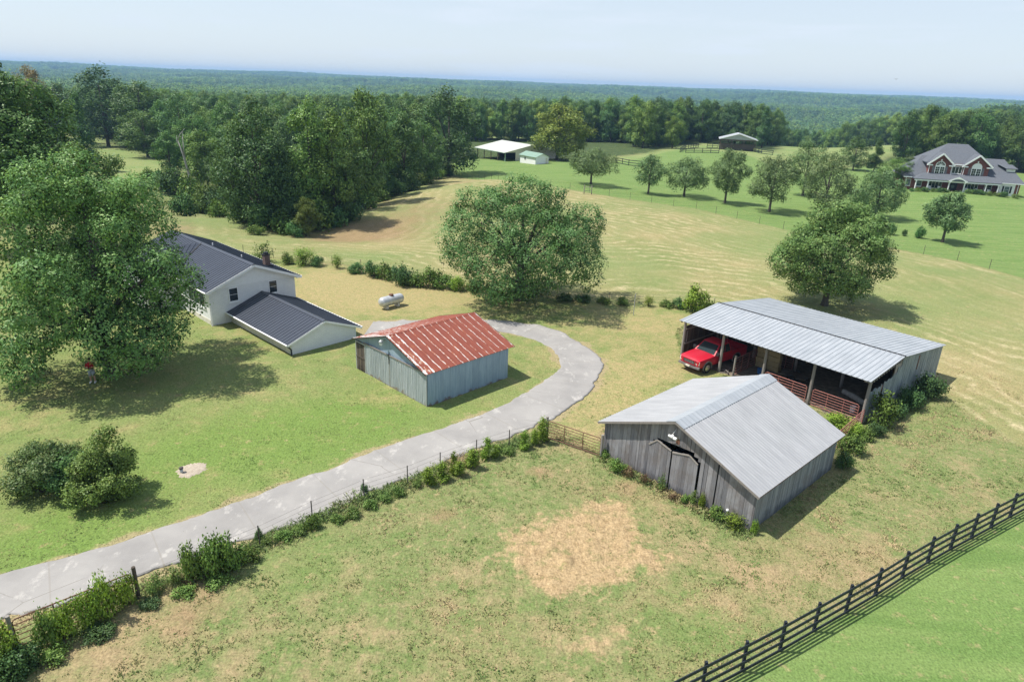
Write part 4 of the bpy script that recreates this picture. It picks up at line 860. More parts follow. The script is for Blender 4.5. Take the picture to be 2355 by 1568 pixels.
    b = MB(); b.box(-0.58, 1.1, -0.56, -0.5, 2.72, 2.92); b.build('fascia', M['white'], r)
    b = MB(); b.box(17.55, 21.9, -1.66, -1.6, 2.72, 2.92); b.build('fascia', M['white'], r)
    return r
plain_shutter = plain('grey_shutter', (0.17, 0.17, 0.185), 0.7)
build_brick_house()
def rocking_chair(u, label, rz=0.0, first=[None]):
    if first[0] is None:
        t = empty('rocking_chair'); b = MB(); b.box(-0.28, 0.28, -0.26, 0.26, 0.40, 0.45); b.build('seat', M['white'], t)
        b = MB(); b.hexa([(-0.27, 0.22, 0.45), (0.27, 0.22, 0.45), (0.27, 0.27, 0.45), (-0.27, 0.27, 0.45), (-0.27, 0.42, 1.15), (0.27, 0.42, 1.15), (0.27, 0.47, 1.15), (-0.27, 0.47, 1.15)]); b.build('backrest', M['white'], t)
        for sx in (-0.27, 0.27):
            b = MB(); b.tube([(sx, -0.5, 0.09), (sx, -0.2, 0.03), (sx, 0.2, 0.03), (sx, 0.6, 0.12)], 0.025, 5); b.build('rocker', M['white'], t)
            b = MB(); b.box(sx - 0.04, sx + 0.04, -0.3, 0.3, 0.66, 0.7); b.build('armrest', M['white'], t)
            for sy in (-0.22, 0.22):
                b = MB(); b.box(sx - 0.03, sx + 0.03, sy - 0.03, sy + 0.03, 0.04, 0.659); b.build('leg', M['white'], t)
        first[0] = t; o = t
    else: o = copy_tree(first[0])
    p = bhw(u, -1.3); o.location = (p[0], p[1], BH_Z + 0.16); o.rotation_euler = (0, 0, BH_YAW + rz)
    tag(o, label, 'chair', 'white chairs on the brick house porch')
rocking_chair(4.7, 'white rocking chair nearest the left end of the brick house porch'); rocking_chair(6.6, 'white rocking chair just left of the brick house front door', 0.2)
rocking_chair(11.6, 'white rocking chair just right of the brick house front door', -0.2); rocking_chair(13.5, 'white rocking chair in the middle of the porch half right of the door'); rocking_chair(15.9, 'white chair at the right end of the brick house porch', 0.1)

# ------------------------------------------------------------------ open barn and little outbuilding on the far lawn
def build_far_farm():
    a = gp(1195.1, 374.5); c = gp(1231.4, 379); yaw = math.atan2(c[1] - a[1], c[0] - a[0]); Lx = float(np.linalg.norm((c - a)[:2])); z = min(a[2], c[2]) - 0.02
    r = tag(empty('outbuilding', (a[0], a[1], z), yaw), 'small white outbuilding with green metal roof and white garage door', 'shed')
    dp = 4.3; zt = 2.35; zr = 3.25
    b = MB(); b.box(0, Lx, 0, dp, -0.4, zt); b.prism([(Lx, 0, zt), (Lx, dp, zt), (Lx, dp / 2, zr - 0.05)], (-0.1, 0, 0)); b.build('wall', M['white'], r)
    for y0 in (-0.35, dp + 0.35):
        b = MB(); b.ribbed((-0.3, y0, zt - 0.12), (Lx + 0.4, y0, zt - 0.12), (-0.3, dp / 2, zr), (Lx + 0.4, dp / 2, zr), 12, 0.03, 0.3, 0.03); b.build('roof_slope', M['roof_green'], r)
    sash(r, 2.2, 2.95, 1.1, 1.95, 0, 'y', -1, 2, sill=False)
    b = MB(); b.box(Lx + 0.004, Lx + 0.04, 0.7, 3.0, 0, 2.0); b.build('garage_door', M['white'], r)
    b = MB(); b.box(Lx + 0.004, Lx + 0.03, 3.3, 4.0, 0, 1.95); b.build('side_door', M['cream'], r)
    for x in (0.0, Lx):
        b = MB(); b.box(x - 0.07, x + 0.05, -0.06, -0.004, -0.2, zt - 0.1); b.build('corner_trim', M['roof_green'], r)
    g = gp(1161, 372); r = tag(empty('open_barn', (g[0], g[1], g[2]), yaw), 'wide open-sided farm barn with pale cream metal roof behind the small outbuilding', 'barn')
    dd = 9.5; ze, zr = 2.5, 4.5; LB = 17
    for (y0, ya) in ((-0.5, dd), (2 * dd + 0.5, dd)):
        b = MB(); b.ribbed((-LB, y0, ze), (0.4, y0, ze), (-LB, ya, zr), (0.4, ya, zr), 30, 0.03, 0.3, 0.04); b.build('roof_slope', M['roof_cream'], r)
    b = MB(); b.prism([(0, 0, ze - 0.05), (0, 2 * dd, ze - 0.05), (0, dd, zr - 0.08)], (-0.1, 0, 0)); b.box(-0.1, 0, 3.6, 2 * dd, 0, ze - 0.051); b.build('end_wall', M['cream'], r)
    b = MB(); b.box(-LB, -0.12, 8.0, 8.1, -0.3, 4.0); b.build('rear_wall', M['dark'], r)  # black sheet set inside the bay, painting its depth as shade
    b = MB(); b.box(-LB, 0.3, -0.62, -0.55, ze - 0.16, ze - 0.01); b.build('fascia', M['roof_green'], r)
    for x in (0.0, -3.9, -7.8, -11.7, -15.6):
        b = MB(); b.box(x - 0.12, x + 0.08, -0.1, 0.1, -0.3, ze); b.build('post', M['roof_green'] if x == 0 else M['old_wood'], r, tint=True)
    return r
build_far_farm()
def build_pavilion():
    c = gp(1694, 347); r = tag(empty('pavilion', (c[0], c[1], c[2] - 0.1), math.radians(-14)), 'open pavilion with white gabled roof on the distant pasture', 'pavilion')
    hw, dp, ze, zr = 6.3, 9, 4.0, 6.0
    for sg in (-1, 1):
        b = MB(); e0 = (sg * (hw + 0.5), -0.6, ze); b.ribbed(e0, (sg * (hw + 0.5), dp, ze), (0, -0.6, zr), (0, dp, zr), 14, 0.03, 0.3, 0.05); b.build('roof_slope', M['roof_pole'], r)
        b = MB(); b.bar((sg * (hw + 0.5), -0.65, ze - 0.08), (0, -0.65, zr - 0.08), 0.05, 0.22); b.build('barge_board', M['white'], r)
    b = MB(); b.prism([(-hw, -0.1, ze - 0.05), (hw, -0.1, ze - 0.05), (0, -0.1, zr - 0.06)], (0, 0.1, 0)); b.build('gable', M['roof_pole'], r)
    for x in (-hw + 0.2, -2.1, 2.1, hw - 0.2):
        for y in (0.1, dp - 0.4):
            b = MB(); b.box(x - 0.13, x + 0.13, y - 0.13, y + 0.13, -0.5, ze - 0.06); b.build('post', M['old_wood'], r, tint=True)
    b = MB(); b.box(-hw + 0.4, hw - 0.4, 1.8, 2.0, -0.6, 2.3); b.build('low_wall', M['old_wood'], r, tint=True)
    b = MB(); b.box(-hw + 0.3, hw - 0.3, 0.0, 0.12, ze - 0.45, ze - 0.056); b.build('beam', M['old_wood'], r, tint=True)
build_pavilion()

# ------------------------------------------------------------------ red pickup
def car_paint(name, col):
    k = NT(name, 0.4, 0.5); P = k.obj(); k.b.inputs['Coat Weight'].default_value = 0.25; k.b.inputs['Coat Roughness'].default_value = 0.2
    d = k.mapr(k.noise(P, 2.5, 5, 0.7), 0.5, 0.8, 0, 0.25); k.color(k.mix(d, col, (0.34, 0.12, 0.10))); return k.m
def build_pickup():
    a = gp((1640 + 145 / 4.708) * .9416, (780 + 520 / 4.708) * .9416); fr = np.array([14.681, 47.594]); rr = np.array([17.479, 49.741])
    d = (fr - rr) / np.linalg.norm(fr - rr); lft = np.array([-d[1], d[0]]); c = (fr + rr) / 2 + lft * (-0.86) * -1 * 0
    # heading d; the seen side is the truck's left or right?
    right = np.array([d[1], -d[0]]); side = 1 if (np.array([13.438, 49.097]) - fr) @ right < 0 else -1   # seen wheels are on this side
    c = (fr + rr) / 2 - right * side * 0.86
    r = tag(empty('pickup_truck', (c[0], c[1], float(terr(*c)) + 0.04), math.atan2(d[1], d[0])), 'red pickup truck parked nose out under the pole barn roof', 'pickup truck')
    red = car_paint('red_car_paint', (0.50, 0.010, 0.030)); ch = plain('truck_chrome', (0.55, 0.55, 0.56), 0.25, 0.8, var=0.1); dk = plain('truck_trim', (0.03, 0.03, 0.033), 0.6)
    tyre = plain('tyre_rubber', (0.022, 0.021, 0.02), 0.9); gl = glass('truck_glass', (0.03, 0.045, 0.05)); lens = plain('headlamp_lens', (0.62, 0.60, 0.52), 0.15, var=0.1); flare = plain('grey_flare', (0.17, 0.155, 0.15), 0.6)
    def loft(m, secs, cap=True):
        n = len(secs[0]); vs = [p for s_ in secs for p in s_]
        fs = [(i * n + j, i * n + (j + 1) % n, (i + 1) * n + (j + 1) % n, (i + 1) * n + j) for i in range(len(secs) - 1) for j in range(n)]
        fs += [tuple(range(n)), tuple((len(secs) - 1) * n + j for j in reversed(range(n)))]; m.add(vs, fs)
    def sec(x, zb, w, zt, crown):
        return [(x, -w * .93, zb), (x, -w, zb + .22), (x, -w, zt - .16), (x, -w * .95, zt), (x, -w * .5, zt + crown), (x, 0, zt + crown * 1.15), (x, w * .5, zt + crown), (x, w * .95, zt), (x, w, zt - .16), (x, w, zb + .22), (x, w * .93, zb)]
    b = MB(); loft(b, [sec(*q) for q in ((2.72, .62, .84, 1.02, .02), (2.62, .5, .95, 1.07, .04), (2.3, .48, .99, 1.10, .06), (1.6, .48, 1.0, 1.14, .07), (1.0, .48, 1.0, 1.17, .07), (0.9, .48, 1.0, 1.17, .01), (-1.12, .48, 1.0, 1.18, .0))])
    body = b.build('body', red, r, True); mod = body.modifiers.new('edge', 'EDGE_SPLIT'); mod.split_angle = 0.6
    b = MB(); rb = [(1.02, .95, 1.17), (1.02, -.95, 1.17), (-1.08, -.95, 1.17), (-1.08, .95, 1.17), (.22, .74, 1.84), (.22, -.74, 1.84), (-.88, -.74, 1.86), (-.88, .74, 1.86)]
    mid = [(.0, .68, 1.90), (.0, -.68, 1.90), (-.75, -.68, 1.91), (-.75, .68, 1.91)]
    b.add(rb + mid, [(0, 1, 5, 4), (1, 2, 6, 5), (2, 3, 7, 6), (3, 0, 4, 7), (4, 5, 9, 8), (5, 6, 10, 9), (6, 7, 11, 10), (7, 4, 8, 11), (8, 9, 10, 11)]); b.build('cab', red, r)
    def pane(nm, q, off):
        m = MB(); o = Vector(off); m.add([Vector(p) + o for p in q] + [Vector(p) + o * 0.3 for p in q], [(0, 1, 2, 3), (7, 6, 5, 4), (0, 4, 5, 1), (1, 5, 6, 2), (2, 6, 7, 3), (3, 7, 4, 0)]); return m.build(nm, gl, r)
    V = lambda i, j, t: Vector(rb[i]).lerp(Vector(rb[j]), t)
    pane('windscreen', [V(0, 4, .08).lerp(V(1, 5, .08), .06), V(0, 4, .08).lerp(V(1, 5, .08), .94), V(0, 4, .92).lerp(V(1, 5, .92), .94), V(0, 4, .92).lerp(V(1, 5, .92), .06)], (.012, 0, .012))
    for (i, j, k, l, s_) in ((1, 5, 2, 6, -1), (0, 4, 3, 7, 1)):
        lo = lambda t: V(i, j, .08).lerp(V(k, l, .08), t); hi = lambda t: V(i, j, .9).lerp(V(k, l, .9), t)
        pane('side_window', [lo(.12), lo(.56), hi(.56), hi(.06)], (0, s_ * .012, .004)); pane('side_window', [lo(.60), lo(.94), hi(.94), hi(.60)], (0, s_ * .012, .004))
    pane('rear_window', [V(2, 6, .15).lerp(V(3, 7, .15), .08), V(2, 6, .15).lerp(V(3, 7, .15), .92), V(2, 6, .9).lerp(V(3, 7, .9), .92), V(2, 6, .9).lerp(V(3, 7, .9), .08)], (-.012, 0, .004))
    b = MB()
    for sy in (-1, 1): b.hexa([(-3.0, sy * .88 - .0, .5), (-1.14, sy * .88, .5), (-1.14, sy * 1.0, .5), (-3.0, sy * 1.0, .5), (-3.0, sy * .9, 1.2), (-1.14, sy * .9, 1.2), (-1.14, sy * .99, 1.2), (-3.0, sy * .99, 1.2)])
    b.box(-1.2, -1.141, -.879, .879, .5, 1.2); b.box(-2.99, -1.2, -.879, .879, .55, .68); b.build('cargo_bed', red, r)
    b = MB(); b.box(-3.06, -3.0, -.95, .95, .55, 1.2); b.build('tailgate', red, r)
    b = MB(); b.box(-3.22, -3.06, -.95, .95, .45, .62); b.build('bumper', ch, r)
    b = MB(); loft(b, [[(2.66, y, .40), (2.66, y, .60), (2.86 - .1 * abs(y), y, .58), (2.88 - .1 * abs(y), y, .44)] for y in (-.97, -.6, 0, .6, .97)]); b.build('bumper', flare, r)
    b = MB(); b.box(2.68, 2.765, -.52, .52, .70, 1.0); g = b.build('grille', dk, r)
    b = MB()
    for z in (.76, .83, .90): b.box(2.766, 2.785, -.48, .48, z, z + .028)
    for y in (-.3, -.1, .1, .3): b.box(2.768, 2.783, y, y + .03, .71, .99)
    b.build('grille_bar', flare, g)
    b = MB(); b.box(2.69, 2.79, -.56, .56, 1.0, 1.035); b.box(2.69, 2.79, -.56, .56, .665, .70); b.box(2.69, 2.79, -.56, -.521, .70, 1.0); b.box(2.69, 2.79, .521, .56, .70, 1.0); b.build('grille_surround', red, g)
    for sy in (-1, 1):
        b = MB(); y0, y1 = sorted((sy * .57, sy * .9)); b.hexa([(2.6, y0, .74), (2.74, y0 if sy > 0 else y0 + .0, .74), (2.70, y1, .74), (2.5, y1, .74), (2.56, y0, 1.0), (2.71, y0, 1.0), (2.67, y1, 1.0), (2.46, y1, 1.0)]); b.build('headlight', lens, r)
        b = MB(); y0, y1 = sorted((sy * .95, sy * 1.2)); b.box(.78, .9, y0, y1, 1.2, 1.42); b.build('mirror', dk, r)
        for x in (1.78, -1.75):
            b = MB(); b.lathe((x, sy * .86, .40), [(.20, sy * -.13), (.37, sy * -.13), (.405, sy * -.07), (.405, sy * .1), (.37, sy * .145), (.24, sy * .145)], 22, 'y'); w_ = b.build('wheel', tyre, r)
            b = MB(); b.lathe((x, sy * .86, .40), [(.05, sy * .12), (.245, sy * .13), (.25, sy * .152), (.2, sy * .156), (.08, sy * .17), (.04, sy * .18)], 14, 'y'); b.build('rim', ch, w_)
            b = MB(); pts = [(x + .50 * math.cos(a_), sy * 1.0, .42 + .49 * math.sin(a_)) for a_ in np.linspace(-.25, math.pi + .25, 15)]; b.tube(pts, .045, 6); b.build('wheel_arch', flare, r)
            b = MB(); b.lathe((x, sy * .8, .42), [(.47, 0), (.47, sy * .204)], 20, 'y'); b.build('wheel_well', dk, r)
        b = MB(); y0, y1 = sorted((sy * .998, sy * 1.012)); b.box(-.1, -.09, y0, y1, .55, 1.15); b.box(.35, .5, y0, y1 + 0, 1.0, 1.04); b.build('door_line', dk, r)
    b = MB(); b.box(2.86, 2.9, -.18, .18, .46, .6); b.build('number_plate', M['cream'], r)
build_pickup()

# ------------------------------------------------------------------ gates
def gate(name, label, A, B, h, mat, nr=6, nb=2, posts=(True, True), z0=0.12, pm='post'):
    A = np.array(A, float); B = np.array(B, float); L = float(np.linalg.norm((B - A)[:2]))
    r = tag(empty(name, (A[0], A[1], A[2]), math.atan2(B[1] - A[1], B[0] - A[0])), label, 'gate', 'metal tube farm gates'); dz = (B[2] - A[2]) / L
    P = lambda x, z: (x, 0, z + dz * x)
    b = MB(); q = 0.1; b.tube([P(0.08, z0), P(0.08, h - q), P(0.08 + q, h), P(L - 0.08 - q, h), P(L - 0.08, h - q), P(L - 0.08, z0), P(0.08, z0)], 0.027, 6); b.build('frame', mat, r)
    for i in range(1, nr):
        z = z0 + (h - z0) * i / nr if i else z0; b = MB(); b.tube([P(0.08, z), P(L - 0.08, z)], 0.019, 6); b.build('rail', mat, r)
    for i in range(nb):
        x = L * (i + 1) / (nb + 1); b = MB(); b.box(x - .025, x + .025, -.035, -.021, z0 + dz * x, h + dz * x); b.build('brace', mat, r)
    for k, x in enumerate((0.0, L)):
        if posts[k]: b = MB(); b.tube([P(x, -.3), P(x, h + .25)], .075, 8); b.build('post', M[pm], r, tint=True)
    return r
gate('farm_gate', 'rusty brown tube gate between the driveway bend and the plank barn', gp(1256, 1008), gp(1381, 1052), 1.22, M['gate_brown'], 6, 2, (True, True))
gate('farm_gate', 'brown tube gate smothered in vines beside the near end of the driveway', gp(38, 1493), gp(316, 1376), 1.3, M['gate_brown'], 5, 2, (True, False))
gate('farm_gate', 'red tube gate in the right front bay of the pole barn', pbw(-0.02, 0.3), pbw(-0.02, 3.55), 1.25, M['gate_red'], 6, 2, (False, False))
gate('farm_gate', 'red tube gate in the second front bay, partly behind the plank barn roof', pbw(-0.02, 3.85), pbw(-0.02, 7.1), 1.3, M['gate_red'], 6, 2, (False, False))
gate('farm_gate', 'red tube gate swung inwards beside the pickup bay', pbw(0.16, 9.6), pbw(4.3, 9.75), 1.4, M['gate_red'], 6, 3, (True, False), pm='post')
gate('farm_gate', 'dim red tube gate deep inside the pole barn', pbw(4.35, 9.1), pbw(4.68, 7.25), 1.45, M['gate_red'], 7, 2, (False, False))
gate('farm_gate', 'red tube gate closing the gap between pole barn corner and plank barn', pbw(-0.15, -0.05), (17.6, 34.2, 0), 1.2, M['gate_red'], 6, 2, (False, True))

# ------------------------------------------------------------------ fences
def board_fence(name, label, P, h, rails, mat, group=None, w=0.12, bw=0.13, side=-1):
    o = P[0]; r = tag(empty(name, tuple(o)), label, 'fence', group)
    for p in P:
        q = np.array(p) - o; b = MB(); b.box(q[0] - w / 2, q[0] + w / 2, q[1] - w / 2, q[1] + w / 2, q[2] - 0.4, q[2] + h + 0.06); b.build('post', mat, r)
    for i in range(len(P) - 1):
        d = (P[i + 1] - P[i])[:2]; nrm = np.array([-d[1], d[0]]) / np.linalg.norm(d) * side * (w / 2 + 0.02)
        for k in range(rails):
            z = h - 0.08 - k * (h - 0.22) / (rails - 1) ; a = P[i] - o; c = P[i + 1] - o
            b = MB(); b.bar((a[0] + nrm[0], a[1] + nrm[1], a[2] + z), (c[0] + nrm[0], c[1] + nrm[1], c[2] + z), 0.034, bw); b.build('rail', mat, r)
    return r
board_fence('board_fence', 'black four-rail board fence along the mown lawn in the near corner', FPTS, 1.38, 4, M['fence_black'], None, 0.10, 0.135)
def strand(pts, step):
    P = [np.array(p) for p in pts]; out = []
    for a, c in zip(P[:-1], P[1:]):
        n = max(1, int(round(np.linalg.norm((c - a)[:2]) / step)))
        for i in range(n): q = a + (c - a) * i / n; out.append(np.array([q[0], q[1], float(terr(q[0], q[1]))]))
    out.append(np.array([P[-1][0], P[-1][1], float(terr(P[-1][0], P[-1][1]))])); return out
def wire_fence(label, P, h, pm, pr=0.025, wires=4, wr=0.006, hs=None):
    o = P[0]; r = tag(empty('wire_fence', tuple(o)), label, 'fence', 'wire fences on steel posts')
    for i, p in enumerate(P):
        q = p - o; hh = hs[i] if hs else h; b = MB(); b.tube([(q[0], q[1], q[2] - .2), (q[0], q[1], q[2] + hh)], pr, 5); b.build('post', pm, r)
    for k in range(wires):
        b = MB(); z = h * (0.3 + 0.66 * k / max(1, wires - 1)); b.tube([tuple(p - o + np.array([0, 0, z])) for p in P], wr, 3); b.build('wire', M['steel_post'], r)
    return r
wire_fence('low wire fence on rusty steel posts between driveway and weedy pasture', [gp(318, 1375), gp(456, 1318), gp(598, 1257), gp(718.5, 1198), gp(837, 1146), gp(937, 1114), gp(1012, 1082), gp(1095, 1052), gp(1170, 1028), gp(1240, 1010)], 1.15, M['steel_post'], 0.03, 4, 0.005)
b = MB(); p = gp(319, 1375); b.ct = 0.2; b.tube([(0, 0, -0.3), (0.02, 0, 1.55)], [0.085, 0.075], 8); tag(b.build('wooden_post', M['old_wood'], loc=tuple(p), tint=True), 'thick dark wooden post at the end of the vine-covered gate', 'post')
wire_fence('wire fence on steel posts running behind the big round tree', strand([gp(560, 585), gp(700, 603), gp(830, 620), gp(960, 645), gp(1090, 662), gp(1280, 688), gp(1400, 697), gp(1560, 706), gp(1640, 712)], 4.6), 1.15, M['steel_post'], 0.028)
wire_fence('thin wire fence on metal posts where hayfield meets the kept lawn', strand([gp(1050, 404), gp(1180, 420), gp(1310, 437), gp(1400, 452), gp(1600, 481), gp(1800, 528), gp(2050, 571), gp(2200, 600), gp(2354, 642), gp(2460, 675)], 4.4), 1.3, M['steel_post'], 0.03)
b = MB(); p = gp(1456, 725); b.tube([(0, 0, -0.2), (0, 0, 2.0)], 0.035, 8); b.tube([(0, 0, 1.95), (0.05, 0, 2.15)], 0.03, 6); tag(b.build('steel_pole', M['galv'], loc=tuple(p)), 'bare galvanised pole standing in the grass right of the big round tree', 'pole')
r = tag(empty('fence_brace', tuple(gp(1351, 447))), 'pale wooden fence brace of two posts and crossbars by the lawn', 'fence')
for x in (-0.7, 0.7):
    b = MB(); b.ct = .9; b.tube([(x, 0, -.2), (x, 0, 1.7)], 0.08, 6); b.build('post', M['post'], r, tint=True)
for z in (0.6, 1.3):
    b = MB(); b.ct = .9; b.tube([(-.62, 0, z), (.62, 0, z)], 0.05, 6); b.build('crossbar', M['post'], r, tint=True)
def pf(label, pts): board_fence('paddock_fence', label, strand([gp(*p) for p in pts], 3.2), 1.5, 3, M['old_wood'] if False else M['fence_black'], 'dark board fences round the distant pavilion', 0.16, 0.17)
pf('dark board fence at the left of the pavilion paddock', [(1563, 351), (1576, 343), (1605, 340)])
pf('long low dark board fence running left of the pavilion', [(1576, 352), (1652, 353)])
pf('short dark board fence right behind the pavilion paddock', [(1625, 341), (1650, 341)])
pf('dark board fence stepping down to the right of the pavilion', [(1724, 347), (1750, 354), (1776, 357)])
pf('dark board fence by the tree near the small outbuilding', [(1416, 375), (1445, 381), (1475, 384)])

# ------------------------------------------------------------------ yard things
def build_tank():
    c = gp(900, 706); r = tag(empty('propane_tank', (c[0], c[1], c[2]), math.radians(48)), 'silver propane tank with a rusty lid on the dry lawn', 'tank')
    k = plain('silver_tank_paint', (0.56, 0.57, 0.58), 0.38, 0.35, var=0.2, scale=2)
    b = MB(); R_t = 0.46; L_ = 1.0; prof = [(0.02, -L_ - .36)] + [(R_t * math.sin(a_), -L_ - .36 * math.cos(a_)) for a_ in np.linspace(.25, math.pi / 2, 6)] + [(R_t * math.cos(a_), L_ + .36 * math.sin(a_)) for a_ in np.linspace(0, math.pi / 2 - .05, 7)]
    b.lathe((0, 0, 0.68), prof, 22, 'x'); t = b.build('vessel', k, r, True)
    for x in (-.65, .65):
        b = MB(); b.box(x - .12, x + .12, -.3, .3, -.1, .3); b.build('leg', M['cream'], r)
    b = MB(); b.lathe((0.0, 0, 1.1), [(.22, 0), (.22, .1), (.2, .17), (.08, .2)], 14); b.build('valve_lid', M['gate_brown'], r, True)
build_tank()
c = gp(418, 1087); r = tag(empty('well_pipe', tuple(c)), 'short grey capped well pipe on the gravel patch', 'pipe')
b = MB(); b.lathe((0, 0, -.1), [(.085, 0), (.085, .36)], 14); b.build('casing', M['galv'], r, True)
b = MB(); b.lathe((0, 0, .26), [(.11, 0), (.115, .03), (.11, .08), (.05, .1)], 14); b.build('cap', M['steel_post'], r, True)
# hay bales stacked in the third bay
k = NT('baled_hay', 0.95, 0.1); P_ = k.obj(); k.color(k.ramp(k.noise(k.scale(P_, (3, 3, 12)), 4, 5, 0.7), [(0.3, (0.22, 0.165, 0.085)), (0.7, (0.44, 0.35, 0.2))])); k.bump(k.noise(P_, 16, 3), 0.6, 0.03); HAYM = k.m
Rb = random.Random(3); bale0 = None
for j, row in enumerate(('bottom', 'second', 'third', 'top')):
    for i, col_ in enumerate(('left', 'right')):
        if bale0 is None:
            b = MB(); b.box(-.24, .24, -.47, .47, 0, .40); bale0 = b.build('hay_bale', HAYM); mo = bale0.modifiers.new('round', 'BEVEL'); mo.width = 0.05; mo.segments = 2; o = bale0
        else: o = bale0.copy(); ROOTC.objects.link(o)
        q = pbw(3.5 + Rb.uniform(-.05, .05), 9.15 - i * 0.98 + Rb.uniform(-.04, .04), 0.06 + j * 0.41); o.location = q; o.rotation_euler = (0, 0, PB_RZ + Rb.uniform(-.06, .06))
        tag(o, f'tan hay bale at the {col_} of the {row} row in the pole barn stack', 'hay bale', 'hay bales stacked in the pole barn')
b = MB(); q0, q1 = pbw(3.6, 2.9, .3), pbw(2.9, 1.1, .25); b.tube([q0, ((q0[0] + q1[0]) / 2, (q0[1] + q1[1]) / 2, .31), q1], [.17, .2, .18], 10); tag(b.build('log', plain('bleached_log', (0.36, 0.35, 0.34), 0.9, scale=6)), 'pale bleached log lying behind the red gate in the pole barn', 'log')
b = MB(); q = pbw(1.3, 1.2, .05); b.lathe((0, 0, 0), [(.16, 0), (.2, .42), (.18, .42), (.15, .1)], 14); tag(b.build('bucket', M['white'], loc=q), 'white bucket inside the red gate of the pole barn', 'bucket')
b = MB(); q = pbw(2.2, 8.6, .05); b.lathe((0, 0, 0), [(.17, 0), (.2, .4), (.18, .4), (.15, .1)], 14); tag(b.build('bucket', plain('blue_plastic', (.04, .12, .3), .5), loc=q), 'blue bucket on the dirt in front of the hay bales', 'bucket')
for i, (v_, ln, tl, tx) in enumerate(((13.55, 3.0, .25, 'dark pole leaning at the left end of the pole barn behind the pickup'), (13.0, 2.8, .45, 'pale pole leaning just right of the dark pole behind the pickup'), (12.3, 2.5, .8, 'pale board leaning over the pickup roof'))):
    b = MB(); b.ct = .2 + .35 * i; b.tube([(0, 0, 0), (tl, -.1, ln)], .05, 6); tag(b.build('leaning_pole', M['post'], loc=pbw(4.2, v_, .04), rz=PB_RZ, tint=True), tx, 'pole', 'poles leaning in the pole barn')
Rs = random.Random(12)
r = tag(empty('scrap_pile', pbw(.1, 10.2, .05), PB_RZ), 'small pile of broken boards beside the pickup bay post', 'scrap wood')
for i in range(7):
    b = MB(); b.ct = Rs.random(); x, y = Rs.uniform(-.5, .4), Rs.uniform(-.4, .4); a_ = Rs.uniform(0, 3.1); l_ = Rs.uniform(.3, .6); b.bar((x, y, .03 + .03 * i), (x + l_ * math.cos(a_), y + l_ * math.sin(a_), .05 + .03 * i + Rs.uniform(-.02, .05)), .09, .03); b.build('board', M['post'], r, tint=True)
b = MB(); r = tag(empty('flat_cart', pbw(3.3, 6.4, .05), PB_RZ + .1), 'dark low flat cart standing inside the pole barn', 'cart')
b.box(-.6, .6, -1.0, 1.0, .32, .40); b.build('deck', M['old_wood'], r, tint=True)
for sx in (-.64, .64):
    b = MB(); b.lathe((sx, 0, .26), [(.1, -.06), (.26, -.06), (.26, .06), (.1, .06)], 14, 'x'); b.build('wheel', M['black'], r)
# soaring bird
d = ray(2060, 183); pb = np.array([0, 0, EYE]) + d * 85
r = tag(empty('bird', tuple(pb), 0.7), 'small dark bird soaring in the open sky', 'bird')
b = MB(); b.lathe((0, 0, 0), [(.005, -.2), (.05, -.1), (.065, 0), (.045, .12), (.035, .17), (.01, .22)], 8, 'x'); b.add([(-.18, -.02, 0), (-.34, -.07, .01), (-.34, .07, .01), (-.18, .02, 0), (-.18, -.02, .012), (-.34, -.07, .02), (-.34, .07, .02), (-.18, .02, .012)], [(3, 2, 1, 0), (4, 5, 6, 7), (0, 1, 5, 4), (1, 2, 6, 5), (2, 3, 7, 6), (3, 0, 4, 7)]); b.build('body', M['black'], r)
r.scale = (.42, .42, .42)
for sy in (-1, 1):
    b = MB(); pr = [(.1, 0, 0), (.13, .22, .1), (.02, .48, .16), (-.06, .47, .16), (-.1, .2, .08), (-.1, 0, 0)]; b.prism([(x, sy * (y + .03), z) for x, y, z in pr], (0, 0, .012)); b.build('wing', M['black'], r)

